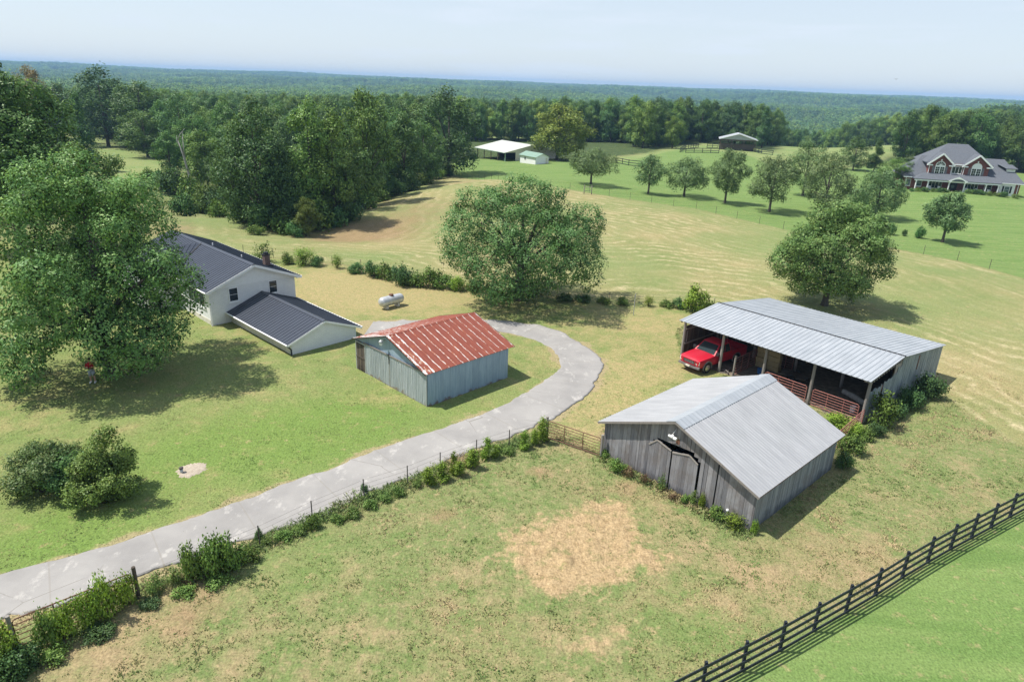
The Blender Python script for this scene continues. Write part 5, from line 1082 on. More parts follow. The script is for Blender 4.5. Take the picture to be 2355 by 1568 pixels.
# ------------------------------------------------------------------ person under the maple
def build_person():
    c = gp(215, 879); r = tag(empty('person', tuple(c), math.radians(-78)), 'person in red shirt, pale shorts and white shoes standing under the big maple', 'person')
    skin = plain('skin', (0.52, 0.30, 0.21), 0.6, var=0.08); red = plain('red_cotton', (0.42, 0.02, 0.03), 0.9, var=0.15); sh = plain('pale_grey_twill', (0.36, 0.40, 0.46), 0.9, var=0.12); hr = plain('dark_hair', (0.05, 0.035, 0.025), 0.7)
    V, E_, Rd = [], [], []
    def add(p, rad, par=None):
        V.append(p); Rd.append(rad)
        if par is not None: E_.append((par, len(V) - 1))
        return len(V) - 1
    pel = add((0, 0, .95), .13); wa = add((0, 0, 1.08), .125, pel); ch = add((.01, 0, 1.28), .145, wa); nk = add((0, 0, 1.48), .062, ch); n2 = add((.02, 0, 1.54), .058, nk); hd = add((.035, 0, 1.62), .088, n2); ht = add((.03, 0, 1.74), .082, hd)
    nose = add((.125, 0, 1.625), .016, hd)
    for sy in (-1, 1):
        ear = add((.02, sy * .09, 1.63), .02, hd)
        hip_ = add((0, sy * .1, .90), .095, pel); kn = add((.02, sy * .12, .49), .062, hip_); cf = add((-.01, sy * .125, .33), .056, kn); an = add((0, sy * .13, .09), .04, cf); to = add((.16, sy * .15, .045), .038, an)
        s_ = add((0, sy * .19, 1.42), .066, ch); el = add((.03, sy * .25, 1.14), .046, s_); wr = add((.26, sy * .12, 1.2), .03, el); pm = add((.33, sy * .09, 1.21), .034, wr)
        for k_, (dy, ln) in enumerate(((-.03, .065), (-.01, .08), (.01, .075), (.03, .06))):
            f1 = add((.365, sy * (.09 + dy), 1.205), .010, pm); f2 = add((.365 + ln * .6, sy * (.085 + dy), 1.195), .009, f1); add((.365 + ln * .75, sy * (.08 + dy), 1.17), .008, f2)
        t1 = add((.34, sy * .055, 1.235), .011, pm); add((.375, sy * .045, 1.25), .009, t1)
    me = bpy.data.meshes.new('body'); me.from_pydata(V, E_, []); o = link('body', me, r); me.materials.append(skin)
    m = o.modifiers.new('skin', 'SKIN')
    for i, q in enumerate(Rd): me.skin_vertices[0].data[i].radius = (q, q)
    me.skin_vertices[0].data[0].use_root = True; m.use_smooth_shade = True
    s2 = o.modifiers.new('sub', 'SUBSURF'); s2.levels = 1; s2.render_levels = 2
    b = MB(); n = 16
    rings = [(1.0, .17, .14), (1.1, .165, .14), (1.28, .18, .155), (1.40, .205, .13), (1.455, .15, .105), (1.485, .075, .075)]
    vs = [(.005 + rx_ * math.cos(2 * math.pi * i / n), ry * math.sin(2 * math.pi * i / n), z) for (z, ry, rx_) in [(q[0], q[1], q[2]) for q in rings] for i in range(n)]
    b.add(vs, [(a_ * n + i, a_ * n + (i + 1) % n, (a_ + 1) * n + (i + 1) % n, (a_ + 1) * n + i) for a_ in range(len(rings) - 1) for i in range(n)])
    for sy in (-1, 1): b.tube([(0, sy * .17, 1.42), (.015, sy * .235, 1.28), (.025, sy * .25, 1.18)], [.08, .075, .072], 10, False)
    b.build('shirt', red, r, True)
    b = MB(); b.lathe((0, 0, 0), [(.14, .84), (.168, .92), (.162, 1.02)], 16)
    for sy in (-1, 1): b.tube([(0, sy * .09, .9), (.01, sy * .11, .7), (.02, sy * .118, .52)], [.118, .105, .1], 12)
    b.build('shorts', sh, r, True)
    for sy in (-1, 1):
        b = MB(); b.tube([(-.08, sy * .13, .05), (.02, sy * .14, .06), (.14, sy * .15, .05), (.23, sy * .155, .035)], [.045, .058, .055, .035], 10); b.build('shoe', M['white'], r, True)
        b = MB(); b.lathe((.107, sy * .035, 1.655), [(.002, -.008), (.011, 0), (.002, .008)], 8); b.build('eye', M['black'], r)
    b = MB(); b.lathe((.015, 0, 1.66), [(.098, 0), (.1, .05), (.085, .11), (.04, .145), (.01, .15)], 14); b.build('hair', hr, r, True)
    b = MB(); b.box(.34, .44, -.1, .1, 1.16, 1.2); b.tube([(.42, .08, 1.18), (.46, .08, 1.28)], .008, 5); b.tube([(.42, -.08, 1.18), (.46, -.08, 1.28)], .008, 5)
    cc = math.cos(r.rotation_euler[2]); ss = math.sin(r.rotation_euler[2])
    tag(b.build('remote_control', M['black'], loc=tuple(c), rz=r.rotation_euler[2]), 'dark remote controller held by the person in red', 'controller')
build_person()

# ------------------------------------------------------------------ foliage
def leaf_mat(name, c0, c1, c2=None, trans=0.22, rough=0.5):
    k = NT(name, rough, 0.26); t = k.attr('tint'); oi = k.n('ShaderNodeObjectInfo', out=5)
    c = k.ramp(t, [(0.0, c0), (0.62, c1), (1.0, c2 or c1)])
    st = k.noise(k.n('ShaderNodeObjectInfo', out=0), 0.006, 4, 0.65); c = k.mix(1.0, c, k.ramp(st, [(0.34, (0.55, 0.60, 0.66)), (0.5, (0.95, 0.97, 0.97)), (0.66, (1.5, 1.42, 1.2))]), 'MULTIPLY')
    hs = k.n('ShaderNodeHueSaturation', Hue=k.mapr(oi, 0, 1, 0.485, 0.51), Saturation=1.05, Value=k.mapr(oi, 0, 1, 1.08, 1.5), Color=c)
    k.color(hs)
    # leaves of one spray lie roughly alike: light them by the spray's outward side as much as by their own tilt
    cw = k.n('ShaderNodeVectorTransform', props={'vector_type': 'NORMAL', 'convert_from': 'OBJECT', 'convert_to': 'WORLD'}, i0=k.attr('cn', 1))
    gn = k.n('ShaderNodeVectorMath', props={'operation': 'SCALE'}, i0=k.n('ShaderNodeNewGeometry', out=1), Scale=0.8)
    nn = k.n('ShaderNodeVectorMath', props={'operation': 'NORMALIZE'}, i0=k.n('ShaderNodeVectorMath', props={'operation': 'ADD'}, i0=cw, i1=gn)); k.set(k.b.inputs['Normal'], nn)
    tr = k.n('ShaderNodeBsdfTranslucent', Color=k.mix(1.0, hs, (1.0, 1.0, 0.55), 'MULTIPLY'))
    mx = k.n('ShaderNodeMixShader', i0=trans, i1=k.b.outputs[0], i2=tr)
    k.t.links.new(mx, k.t.nodes['Material Output'].inputs['Surface']); return k.m
LM = {
 'maple': leaf_mat('maple_leaf', (0.078, 0.157, 0.047), (0.157, 0.268, 0.081), (0.300, 0.402, 0.138)),
 'round': leaf_mat('glossy_leaf', (0.065, 0.149, 0.047), (0.125, 0.233, 0.076), (0.221, 0.345, 0.124), 0.24),
 'wood': leaf_mat('woodland_leaf', (0.062, 0.128, 0.039), (0.112, 0.198, 0.055), (0.199, 0.292, 0.085)),
 'dark': leaf_mat('dark_oak_leaf', (0.050, 0.109, 0.041), (0.091, 0.166, 0.055), (0.154, 0.235, 0.082)),
 'light': leaf_mat('pale_poplar_leaf', (0.091, 0.164, 0.041), (0.174, 0.267, 0.066), (0.282, 0.362, 0.101)),
 'pear': leaf_mat('pear_leaf', (0.072, 0.125, 0.051), (0.128, 0.196, 0.080), (0.226, 0.298, 0.134)),
 'bright': leaf_mat('bright_leaf', (0.131, 0.216, 0.032), (0.236, 0.344, 0.054), (0.367, 0.448, 0.095)),
 'yellow': leaf_mat('yellowish_leaf', (0.10, 0.15, 0.03), (0.16, 0.225, 0.05), (0.24, 0.28, 0.08)),
 'brown': leaf_mat('browning_leaf', (0.175, 0.136, 0.047), (0.298, 0.208, 0.068), (0.385, 0.272, 0.101)),
 'lawnshrub': leaf_mat('lawn_shrub_leaf', (0.101, 0.169, 0.044), (0.182, 0.267, 0.065), (0.311, 0.377, 0.117)),
 'olive': leaf_mat('olive_green_leaf', (0.10, 0.15, 0.03), (0.19, 0.245, 0.055), (0.28, 0.31, 0.08)),
 'red': leaf_mat('dry_weed_leaf', (0.11, 0.075, 0.04), (0.20, 0.125, 0.075), (0.27, 0.2, 0.11)) if True else leaf_mat('x', (0.228, 0.080, 0.054), (0.385, 0.136, 0.095), (0.473, 0.256, 0.121)),
 'holly': leaf_mat('dark_shrub_leaf', (0.085, 0.150, 0.052), (0.163, 0.246, 0.083), (0.312, 0.348, 0.161), 0.25, 0.45),
}
def bark_mat(name, a, b):
    k = NT(name, 0.95, 0.1); P = k.obj(); k.color(k.ramp(k.noise(k.scale(P, (6, 6, 1.2)), 2.0, 5, 0.7), [(0.3, a), (0.7, b)])); k.bump(k.noise(k.scale(P, (8, 8, 1.5)), 3, 4), 0.6, 0.04); return k.m
BARK = bark_mat('grey_bark', (0.06, 0.052, 0.045), (0.15, 0.13, 0.11)); DEADB = bark_mat('bleached_bark', (0.30, 0.285, 0.26), (0.50, 0.47, 0.43)); STEM = bark_mat('stem_bark', (0.07, 0.06, 0.04), (0.14, 0.12, 0.08))

def profile(shape, t):
    if shape == 'round': return np.sqrt(np.clip(1 - (2 * t - 0.9) ** 2 / 1.25, 0.02, 1))
    if shape == 'oval': return np.clip(np.sin(np.pi * (0.10 + 0.86 * t)) ** 0.75, 0.1, 1)
    if shape == 'cone': return np.clip(1.05 - 0.85 * t, 0.12, 1) * np.clip(0.55 + 3 * t, 0, 1)
    if shape == 'vase': return np.clip(np.sin(np.pi * (0.16 + 0.74 * t)) ** 0.7, 0.1, 1)
    if shape == 'column': return np.clip(0.75 + 0.3 * np.sin(9 * t), 0.4, 1) * np.clip(4 * (1 - t), 0.3, 1)
    if shape == 'skirt': return np.clip(1.0 - 0.9 * t ** 2.2, 0.15, 1)
    return np.ones_like(t)
def make_lobes(rng, R, h0, h1, n, shape, rl=(0.24, 0.38), sub=5, off=(0, 0)):
    t = (np.arange(n) + rng.random(n)) / n; rng.shuffle(t); a = np.arange(n) * 2.39996 + rng.random(n) * 0.8
    pr = profile(shape, t); H = h1 - h0
    lr = R * rng.uniform(rl[0], rl[1], n) * (0.55 + 0.45 * pr)
    rad = np.clip(pr * R - lr * 0.75, 0, None) * rng.uniform(0.6, 1.16, n)
    rad[rng.random(n) < 0.18] *= 0.35
    z = h0 + lr * 0.6 + t * np.maximum(H - lr * 1.25, 0.1)
    L = np.stack([off[0] + rad * np.cos(a), off[1] + rad * np.sin(a), z, lr, lr, lr * rng.uniform(0.65, 0.95, n)], -1)
    S = []
    for l in L:
        d = rng.normal(size=(sub, 3)); d[:, 2] += 0.35; d /= np.linalg.norm(d, axis=1)[:, None]; q = rng.uniform(0.34, 0.52, sub)
        S.append(np.concatenate([l[:3] + d * l[3:6] * 0.82, l[3:6] * q[:, None]], 1))
    return L, np.concatenate([L * [1, 1, 1, .9, .9, .9]] + S) if sub else L
def crown_arrays(rng, lobes, n, leaf, up=0.45, inner=0.10, cl=6, aspect=0.62, droop=0.0):
    ar = lobes[:, 3] ** 2; na_ = max(8, int(n / cl * 1.5)); li = rng.choice(len(lobes), na_, p=ar / ar.sum())
    d = rng.normal(size=(na_, 3)); d[:, 2] += 0.22; d /= np.linalg.norm(d, axis=1)[:, None]
    t = 1 - np.abs(rng.normal(0, inner, na_)); P = lobes[li, :3] + d * lobes[li, 3:6] * t[:, None]
    keep = np.ones(na_, bool)
    for k_ in range(0, len(lobes)):
        q = ((P - lobes[k_, :3]) / lobes[k_, 3:6]); ins = (q * q).sum(1) < 0.55; keep &= ~(ins & (li != k_) & (rng.random(na_) < 0.85))
    P, d = P[keep], d[keep]
    m = max(1, n // cl)
    if len(P) > m: P, d = P[:m], d[:m]
    tone = rng.random(len(P))
    P = np.repeat(P, cl, 0); D = np.repeat(d, cl, 0); tone = np.repeat(tone, cl)
    P = P + rng.normal(0, leaf * 0.95, P.shape)
    N = D + rng.normal(0, 0.42, D.shape); N[:, 2] += up; N /= np.linalg.norm(N, axis=1)[:, None]
    A_ = np.cross(N, rng.normal(size=N.shape)); A_ /= np.linalg.norm(A_, axis=1)[:, None] + 1e-9
    if droop: A_[:, 2] -= droop; A_ /= np.linalg.norm(A_, axis=1)[:, None]
    B_ = np.cross(N, A_); s = leaf * rng.uniform(0.65, 1.25, len(P))
    V = np.stack([P - A_ * s[:, None] * 0.5, P + B_ * s[:, None] * 0.5 * aspect, P + A_ * s[:, None] * 0.55, P - B_ * s[:, None] * 0.5 * aspect], 1).reshape(-1, 3)
    tint = np.clip(0.62 * tone + 0.38 * rng.random(len(P)), 0, 1)
    return V, np.arange(len(P) * 4).reshape(-1, 4), {'tint': ('FACE', tint), 'cn': ('FACE', D)}
def crown_mesh(name, rng, lobes, n, leaf, mat, **kw):
    V, F, T = crown_arrays(rng, lobes, n, leaf, **kw)
    return np_mesh(name, V, F, mat, False, T)
def trunk_mb(rng, h, r0, lobes, hb, nl=7, lean=0.0, flare=1.5):
    b = MB(); top = np.array([lean, 0, h]); pts = [(0, 0, -0.4), (0, 0, 0.05), (lean * .05, 0, 0.5), (lean * .3, 0.03 * h * 0, h * .4), tuple(top)]
    b.tube(pts, [r0 * flare, r0 * flare * .9, r0, r0 * .8, r0 * .28], 9)
    order = rng.permutation(len(lobes))[:nl]
    for i in order:
        l = lobes[i]; f = rng.uniform(0.25, 0.75); s_ = np.array([lean * f, 0, max(hb, min(h * .75, hb + (l[2] - hb) * 0.35))]); e = l[:3]
        mid = s_ * .5 + e * .5; mid[2] += 0.06 * np.linalg.norm(e - s_)
        b.tube([tuple(s_), tuple(mid), tuple(e)], [r0 * .42, r0 * .28, r0 * .08], 6)
    return b
def make_tree(name, label, seed, R, h0, h1, nl, shape, n, leaf, lm, r0, hb=None, group=None, cat='tree', off=(0, 0), rl=(0.24, 0.38), trunkh=None, limbs=8, bark=None, sub=5, core=False, **kw):
    rng = np.random.default_rng(seed); L, S = make_lobes(rng, R, h0, h1, nl, shape, rl, sub, off)
    r = empty(name); tag(r, label, cat, group)
    if core: S = np.concatenate([S, np.array([[0, 0, h0 + (h1 - h0) * .42, R * .74, R * .74, (h1 - h0) * .38]])])
    link('crown', crown_mesh('crown', rng, S, n, leaf, LM[lm], **kw), r)
    trunk_mb(rng, trunkh or h1 * 0.72, r0, L, hb if hb is not None else h0 * 0.8, limbs).build('trunk', bark or BARK, r, True)
    return r
def put(o, p, rz=0.0, s=1.0): o.location = tuple(p); o.rotation_euler = (0, 0, rz); o.scale = (s, s, s) if not hasattr(s, '__len__') else s; return o

# the three big yard trees
def big_maple():
    rng = np.random.default_rng(11); p = gp(254, 862)
    L1, S1 = make_lobes(rng, 7.2, 2.3, 14.9, 46, 'round', (0.19, 0.33), 7, (-0.75, 0.9))
    skirt = []
    for (x, y, z, q) in ((-3.6, -2.6, 3.6, 1.7), (-4.2, -3.6, 2.4, 1.2), (-2.6, -3.9, 2.9, 1.15), (-5.4, -1.8, 3.4, 1.6), (2.6, -2.2, 3.6, 1.5), (3.4, -0.6, 3.3, 1.6), (3.6, 0.9, 5.4, 1.8), (0.6, -3.2, 6.2, 1.8), (3.2, -1.0, 7.6, 1.9), (-6.2, 0.4, 5.0, 1.8), (1.5, 2.6, 3.2, 1.6), (-2.0, -4.6, 1.9, .8), (4.0, -.4, 4.0, 1.2), (1.7, -4.0, 3.8, 1.2), (2.1, -3.4, 4.5, 1.5), (-.4, -3.6, 5.0, 1.6), (-4.9, -3.0, 2.5, 1.25), (-5.9, -1.0, 2.6, 1.3), (-3.0, -4.6, 2.0, 1.0), (3.6, -2.2, 3.0, 1.2), (3.8, 1.4, 3.4, 1.4), (-1.6, -4.2, 4.2, 1.1), (1.9, -2.6, 2.2, 1.05), (2.9, -2.4, 2.3, 1.25), (3.5, -1.2, 2.1, 1.25), (-5.2, -2.2, 1.8, 1.1), (3.6, .4, 2.4, 1.2)):
        skirt.append((x, y, z, q, q, q * .85))
    skirt = np.array(skirt); S2 = []
    for l in skirt:
        d = rng.normal(size=(7, 3)); d /= np.linalg.norm(d, axis=1)[:, None]; S2.append(np.concatenate([l[:3] + d * l[3:6] * .85, l[3:6] * rng.uniform(.35, .5, (7, 1))], 1))
    S = np.concatenate([S1, skirt] + S2); L = np.concatenate([L1, skirt])
    r = tag(empty('maple_tree', tuple(p)), 'huge spreading maple shading the lawn beside the white house', 'tree')
    link('crown', crown_mesh('crown', rng, S, 100000, 0.195, LM['maple'], cl=9, inner=0.13), r)
    trunk_mb(rng, 9.5, 0.42, L, 1.8, 14, 0.3).build('trunk', BARK, r, True)
big_maple()
put(make_tree('maple_tree', 'pale-topped tree rising just behind the huge maple', 12, 4.6, 3.0, 12.5, 18, 'round', 24000, 0.23, 'maple', 0.3), gp(232, 620))
put(make_tree('shade_tree', 'big dense round tree with low branches at the back of the yard', 13, 7.9, 0.35, 11.7, 52, 'round', 105000, 0.19, 'round', 0.42, hb=1.2, limbs=14, sub=7, rl=(0.2, 0.36), cl=9, inner=0.17, core=True), gp(1195, 690), 0.4, (1.0, 1.0, 1.0))
put(make_tree('shade_tree', 'leafy tree with layered branches standing behind the pole barn', 15, 5.5, 1.0, 10.3, 40, 'round', 62000, 0.2, 'maple', 0.3, hb=1.3, limbs=10, sub=7, rl=(0.22, 0.32), cl=8, inner=0.14, core=True), gp(1895, 702), 0.4)
put(make_tree('yard_tree', 'tall dark tree towering at the left edge above the maple', 15, 7.2, 4.0, 20.0, 36, 'round', 42000, 0.34, 'wood', 0.45, sub=7, cl=8), gp(52, 575))
# ornamental trees in a row on the far lawn
PEARS = [(1358, 424, 345, 53, 'low spreading ornamental tree nearest the small outbuilding', 'round', 1.2), (1490, 446, 357, 34, 'thin sparse ornamental tree with bare lower twigs', 'vase', 0.5), (1572, 452, 362, 56, 'broad ornamental tree just right of the sparse one', 'round', 1.0), (1666, 467, 345, 45, 'upright ornamental tree in front of the pavilion', 'vase', 1.0), (1768, 487, 357, 56, 'wide vase-shaped ornamental tree casting a neat shadow, below the grassy knoll', 'vase', 1.0), (1893, 484, 352, 66, 'largest ornamental tree of the row behind the layered tree', 'round', 1.15), (1845, 450, 322, 48, 'ornamental tree peeking out behind the largest one of the row', 'vase', 0.9), (2010, 502, 392, 58, 'bushy ornamental tree nearest the brick house porch', 'round', 1.1), (2166, 557, 445, 44, 'small round tree alone on the lawn below the brick house', 'vase', 1.0)]
for i, (x, yb, yt, hw, lb, shp, dens) in enumerate(PEARS):
    p = gp(x, yb); h = height_to(p, yt); R = hw * depth_of(p) / FW
    t = make_tree('ornamental_tree', lb, 40 + i, R * 1.05, h * (.27, .2, .18, .2, .18, .05, .1, .06, .25)[i], h, 26, shp, int(13000 * dens), 0.24, 'pear', 0.15 + R * .015, hb=h * .14, limbs=9, group='ornamental trees on the far lawn', sub=6, cl=6, inner=0.16, core=dens > .6 and i < 8)
    put(t, p, i * 1.3)

# ------------------------------------------------------------------ woodland trees
TSPEC = [('wood', 'round', 5.2, 1.2, 15.5, 24, 0.42), ('dark', 'round', 5.8, 0.9, 16.0, 26, 0.42), ('light', 'oval', 4.2, 1.2, 17.0, 24, 0.42), ('wood', 'oval', 4.6, 0.8, 16.0, 24, 0.45), ('light', 'round', 5.0, 1.2, 14.5, 22, 0.45), ('dark', 'cone', 3.8, 0.6, 15.0, 22, 0.4)]
PROTO = []
for i, (lm, shp, R, h0, h1, nl, lf) in enumerate(TSPEC):
    rng = np.random.default_rng(100 + i); L, S = make_lobes(rng, R, h0, h1, nl, shp, (0.26, 0.40), 6)
    cm = crown_mesh('crown', rng, S, 10500, lf * .84, LM[lm], inner=0.13, cl=7)
    tb = trunk_mb(rng, h1 * .8, 0.26, L, h0, 6); me = bpy.data.meshes.new('trunk'); me.from_pydata(tb.v, [], tb.f); me.materials.append(BARK); me.polygons.foreach_set('use_smooth', [True] * len(me.polygons))
    PROTO.append((cm, me, R, h1))
EXTRA = {}
for nm, base in (('olive', 4), ('yellow', 4), ('brown', 0), ('bright', 4)):
    m_ = PROTO[base][0].copy(); m_.materials.clear(); m_.materials.append(LM[nm]); EXTRA[nm] = (m_, PROTO[base][1], PROTO[base][2], PROTO[base][3])
def wood_tree(name, label, proto, p, h, R, rz, group=None):
    cm, tm, R0, H0 = proto; r = tag(empty(name, tuple(p), rz), label, 'tree', group)
    r.scale = (R / R0, R / R0, h / H0); link('crown', cm, r); link('trunk', tm, r); return r
NAMED = [  # working pixel base x, base y, top y, half width, prototype, label
 (600, 522, 234, 86, 1, 'tall dark broad tree at the near end of the wooded draw'), (722, 518, 228, 60, 2, 'tall pale-topped poplar beside the tall dark broad tree'), (772, 512, 246, 50, 2, 'slim poplar just right of the tall pale-topped one'), (842, 476, 205, 64, 4, 'pale-topped tree standing highest in the middle of the treeline'), (1032, 404, 206, 84, 1, 'massive dark oak at the right end of the treeline by the open barn'), (975, 424, 275, 46, 0, 'medium tree just left of the massive oak'), (930, 440, 262, 48, 3, 'upright tree in the treeline second to the left of the massive oak'), (885, 458, 300, 42, 3, 'shorter tree at the middle of the treeline edge with its trunk showing'), (660, 528, 330, 46, 5, 'dark pointed tree filling the gap left of the tall poplar'), (545, 505, 330, 40, 3, 'leafy tree on the left flank of the tall dark broad tree'), (800, 505, 372, 40, 0, 'low tree in front of the slim poplar'),
 (340, 362, 254, 53, 0, 'round tree alone on the sloping green clearing'), (396, 414, 304, 36, 3, 'narrow tree beside the bleached snag on the left slope'), (202, 392, 214, 36, 5, 'thin ivy-clad tree at the upper left of the clearing'), (250, 338, 155, 82, 1, 'dark tree standing highest above the left clearing'), (335, 346, 186, 66, 0, 'tall tree right of the dark one above the left clearing'), (455, 400, 262, 46, 0, 'mid-green tree standing directly behind the bleached snag'), (425, 372, 215, 55, 1, 'tall dark tree behind the narrow one by the snag'), (150, 330, 190, 50, 0, 'tall green tree at the head of the left clearing'), (480, 440, 300, 50, 4, 'pale tree right of the bleached snag'), (520, 470, 345, 40, 0, 'mid-height tree at the foot of the left clearing'),
 (1280, 369, 240, 68, 'olive', 'big olive-green tree right behind the small outbuilding'), (1322, 362, 285, 26, 'yellow', 'yellowish tree on the right side of the big olive-green one'), (98, 318, 150, 34, 'brown', 'browning tree on the skyline at the far left'), (704, 544, 455, 31, 'yellow', 'small yellow-green tree in front of the wooded draw'), (1960, 392, 314, 34, 1, 'dark oak on the grassy knoll'), (2008, 396, 318, 22, 5, 'slim dark tree beside the oak on the knoll'), (2050, 432, 362, 36, 0, 'bushy tree against the left end of the brick house'), (2075, 428, 392, 22, 4, 'small loose tree touching the brick house eaves'),
 (1460, 338, 252, 30, 3, 'dull green tree at the forest edge left of the pavilion'), (1545, 342, 268, 26, 'yellow', 'small yellowish tree at the forest edge left of the pavilion')]
for i, (x, yb, yt, hw, pr, lb) in enumerate(NAMED):
    p = gp(x, yb); h = height_to(p, yt); R = hw * depth_of(p) / FW
    wood_tree('woodland_tree', lb, PROTO[pr] if isinstance(pr, int) else EXTRA[pr], p, h, R * 1.05, i * 2.1, 'trees of the surrounding woods')
# standing dead tree
p = gp(447, 452); h = height_to(p, 300)
r = tag(empty('dead_tree', tuple(p)), 'bleached bare dead tree leaning among the green ones', 'tree')
b = MB(); b.tube([(0, 0, -.3), (-.5, 0, h * .3), (-1.3, .1, h * .62), (-2.0, 0, h * .85)], [.3, .24, .17, .06], 7); b.build('trunk', DEADB, r, True)
for q in (((-.9, .05, h * .5), (-1.2, .3, h * .72), (-.9, .2, h * .97)), ((-1.3, .1, h * .62), (-.8, -.2, h * .78), (-.95, -.1, h * .9)), ((-2.0, 0, h * .85), (-1.4, .1, h * .94), (-.3, .1, h * 1.02)), ((-1.7, .05, h * .74), (-2.3, .1, h * .83), (-2.2, .2, h * .92))):
    b = MB(); b.tube(q, [.12, .08, .03], 6); b.build('limb', DEADB, r, True)

# scatter of the remaining woods: nearest ones are trees of their own, the rest one mass
def forest_points():
    rng = np.random.default_rng(77); out = []
    specs = [(95, 430, 6.6), (430, 900, 9.5), (900, 1800, 15), (1800, 3400, 24), (3400, 6200, 40)]
    for (r0, r1, sp) in specs:
        n = int((r1 - r0) / sp) + 1; pts = []
        for i in range(n):
            rr = r0 + sp * (i + .5); na_ = int(rr * math.radians(90) / sp); a_ = (np.arange(na_) + rng.random(na_)) / na_ * math.radians(90) - math.radians(45)
            q = rr + rng.uniform(-.45, .45, na_) * sp; pts.append(np.stack([q * np.sin(a_), q * np.cos(a_), np.full(na_, sp)], -1))
        out.append(np.concatenate(pts))
    P = np.concatenate(out); x, y = P[:, 0], P[:, 1]; r_ = np.hypot(x, y)
    nearq = r_ < 460; d = np.full(len(P), -99.0)
    for poly, mrg in ((YARD, 8), (HAY, 3.5), (NLAWN, 5), (KNOLL, 5), (CLEAR, 4), (BACKF, 5)):
        dd = np.full(len(P), -99.0); dd[nearq] = pdist(x[nearq], y[nearq], poly) + mrg; d = np.maximum(d, dd)
    keep = d < 0
    OPENL = plan([(60, 300), (215, 322), (330, 350), (440, 385), (520, 430), (535, 500), (300, 560), (0, 560)])
    keep &= ~((pdist(x, y, OPENL) > -3) & nearq)
    # plain left of the yard and beyond the right edge stays open
    az = np.degrees(np.arctan2(x, y)); keep &= ~((az > 28) & (r_ < 185)); keep &= ~((az < -30) & (r_ < 105)); keep &= ~((az > -6) & (az < 9) & (r_ < 300)); keep &= ~((az > 2) & (r_ < 215)); keep &= ~((az > 9) & (az < 24) & (r_ < 256))
    # scattered far fields
    f = fbm(x / 260, y / 260, 61, 2); keep &= ~((r_ > 600) & (f > 0.36))
    P = P[keep]; return P, rng
FP, frng = forest_points()
fr_ = np.hypot(FP[:, 0], FP[:, 1]); order = np.argsort(fr_)
FZ = terr(FP[:, 0], FP[:, 1])
NIND = 205
zones = lambda a_, d_: ('left woods above the clearing' if a_ < -24 else 'wooded draw behind the treeline' if a_ < -3 else 'forest edge behind the pavilion' if a_ < 24 else 'wooded slope behind the brick house')
WORDS = {0: 'mid-green rounded tree', 1: 'dark broad-crowned tree', 2: 'tall pale-topped tree', 3: 'upright leafy tree', 4: 'pale loose-crowned tree', 5: 'dark pointed tree'}
for k_ in order[:NIND]:
    x, y = FP[k_, :2]; i = int(frng.choice(6, p=[.24, .2, .16, .18, .14, .08])); h = frng.uniform(11.5, 17.5); a_ = math.degrees(math.atan2(x, y)); z_ = zones(a_, 0)
    wood_tree('woodland_tree', f'{WORDS[i]} packed among others in the {z_}', PROTO[i], (x, y, FZ[k_] - .15), h, PROTO[i][2] * frng.uniform(.8, 1.1) * h / 15.5, frng.uniform(0, 6.28), 'close-set trees of the ' + z_)

# templates for the mass (kept outside the scene collection)
TCOL = bpy.data.collections.new('far_tree_kinds')
def join_np(parts):
    me = bpy.data.meshes.new('tree'); V = []; F = []; mi = []; ti = []; cn = []; mats = []; o = 0
    for m_ in parts:
        v = np.empty(len(m_.vertices) * 3, 'f'); m_.vertices.foreach_get('co', v); V.append(v.reshape(-1, 3))
        F += [tuple(o + i for i in p_.vertices) for p_ in m_.polygons]; mi += [len(mats)] * len(m_.polygons)
        if 'tint' in m_.attributes: t_ = np.empty(len(m_.polygons), 'f'); m_.attributes['tint'].data.foreach_get('value', t_); ti += list(t_); q_ = np.empty(len(m_.polygons) * 3, 'f'); m_.attributes['cn'].data.foreach_get('vector', q_); cn.append(q_)
        else: ti += [0.5] * len(m_.polygons); cn.append(np.tile([0, 0, 1], len(m_.polygons)).astype('f'))
        mats.append(m_.materials[0]); o += len(v) // 3
    me.from_pydata(np.concatenate(V).tolist(), [], F)
    for m_ in mats: me.materials.append(m_)
    me.polygons.foreach_set('material_index', mi); at = me.attributes.new('tint', 'FLOAT', 'FACE'); at.data.foreach_set('value', np.array(ti, 'f')); at = me.attributes.new('cn', 'FLOAT_VECTOR', 'FACE'); at.data.foreach_set('vector', np.concatenate(cn)); return me
for i in range(6): TCOL.objects.link(bpy.data.objects.new(f'a_kind_{i}', join_np(PROTO[i][:2])))
def far_blob(seed, lm):
    """a far crown: lumpy solid core with leaf sprays around it, about ten metres across"""
    rng = np.random.default_rng(seed); L, S = make_lobes(rng, 6.0, 0.5, 14.0, 12, 'round', (0.34, 0.5), 0)
    V, F, T = crown_arrays(rng, L, 420, 1.7, cl=3, inner=0.08); return np_mesh('crown', V, F, LM[lm], False, T)
FCOL = bpy.data.collections.new('very_far_tree_kinds')
for i, lm in enumerate(('wood', 'dark', 'wood', 'light')): FCOL.objects.link(bpy.data.objects.new(f'b_kind_{i}', far_blob(300 + i, lm)))
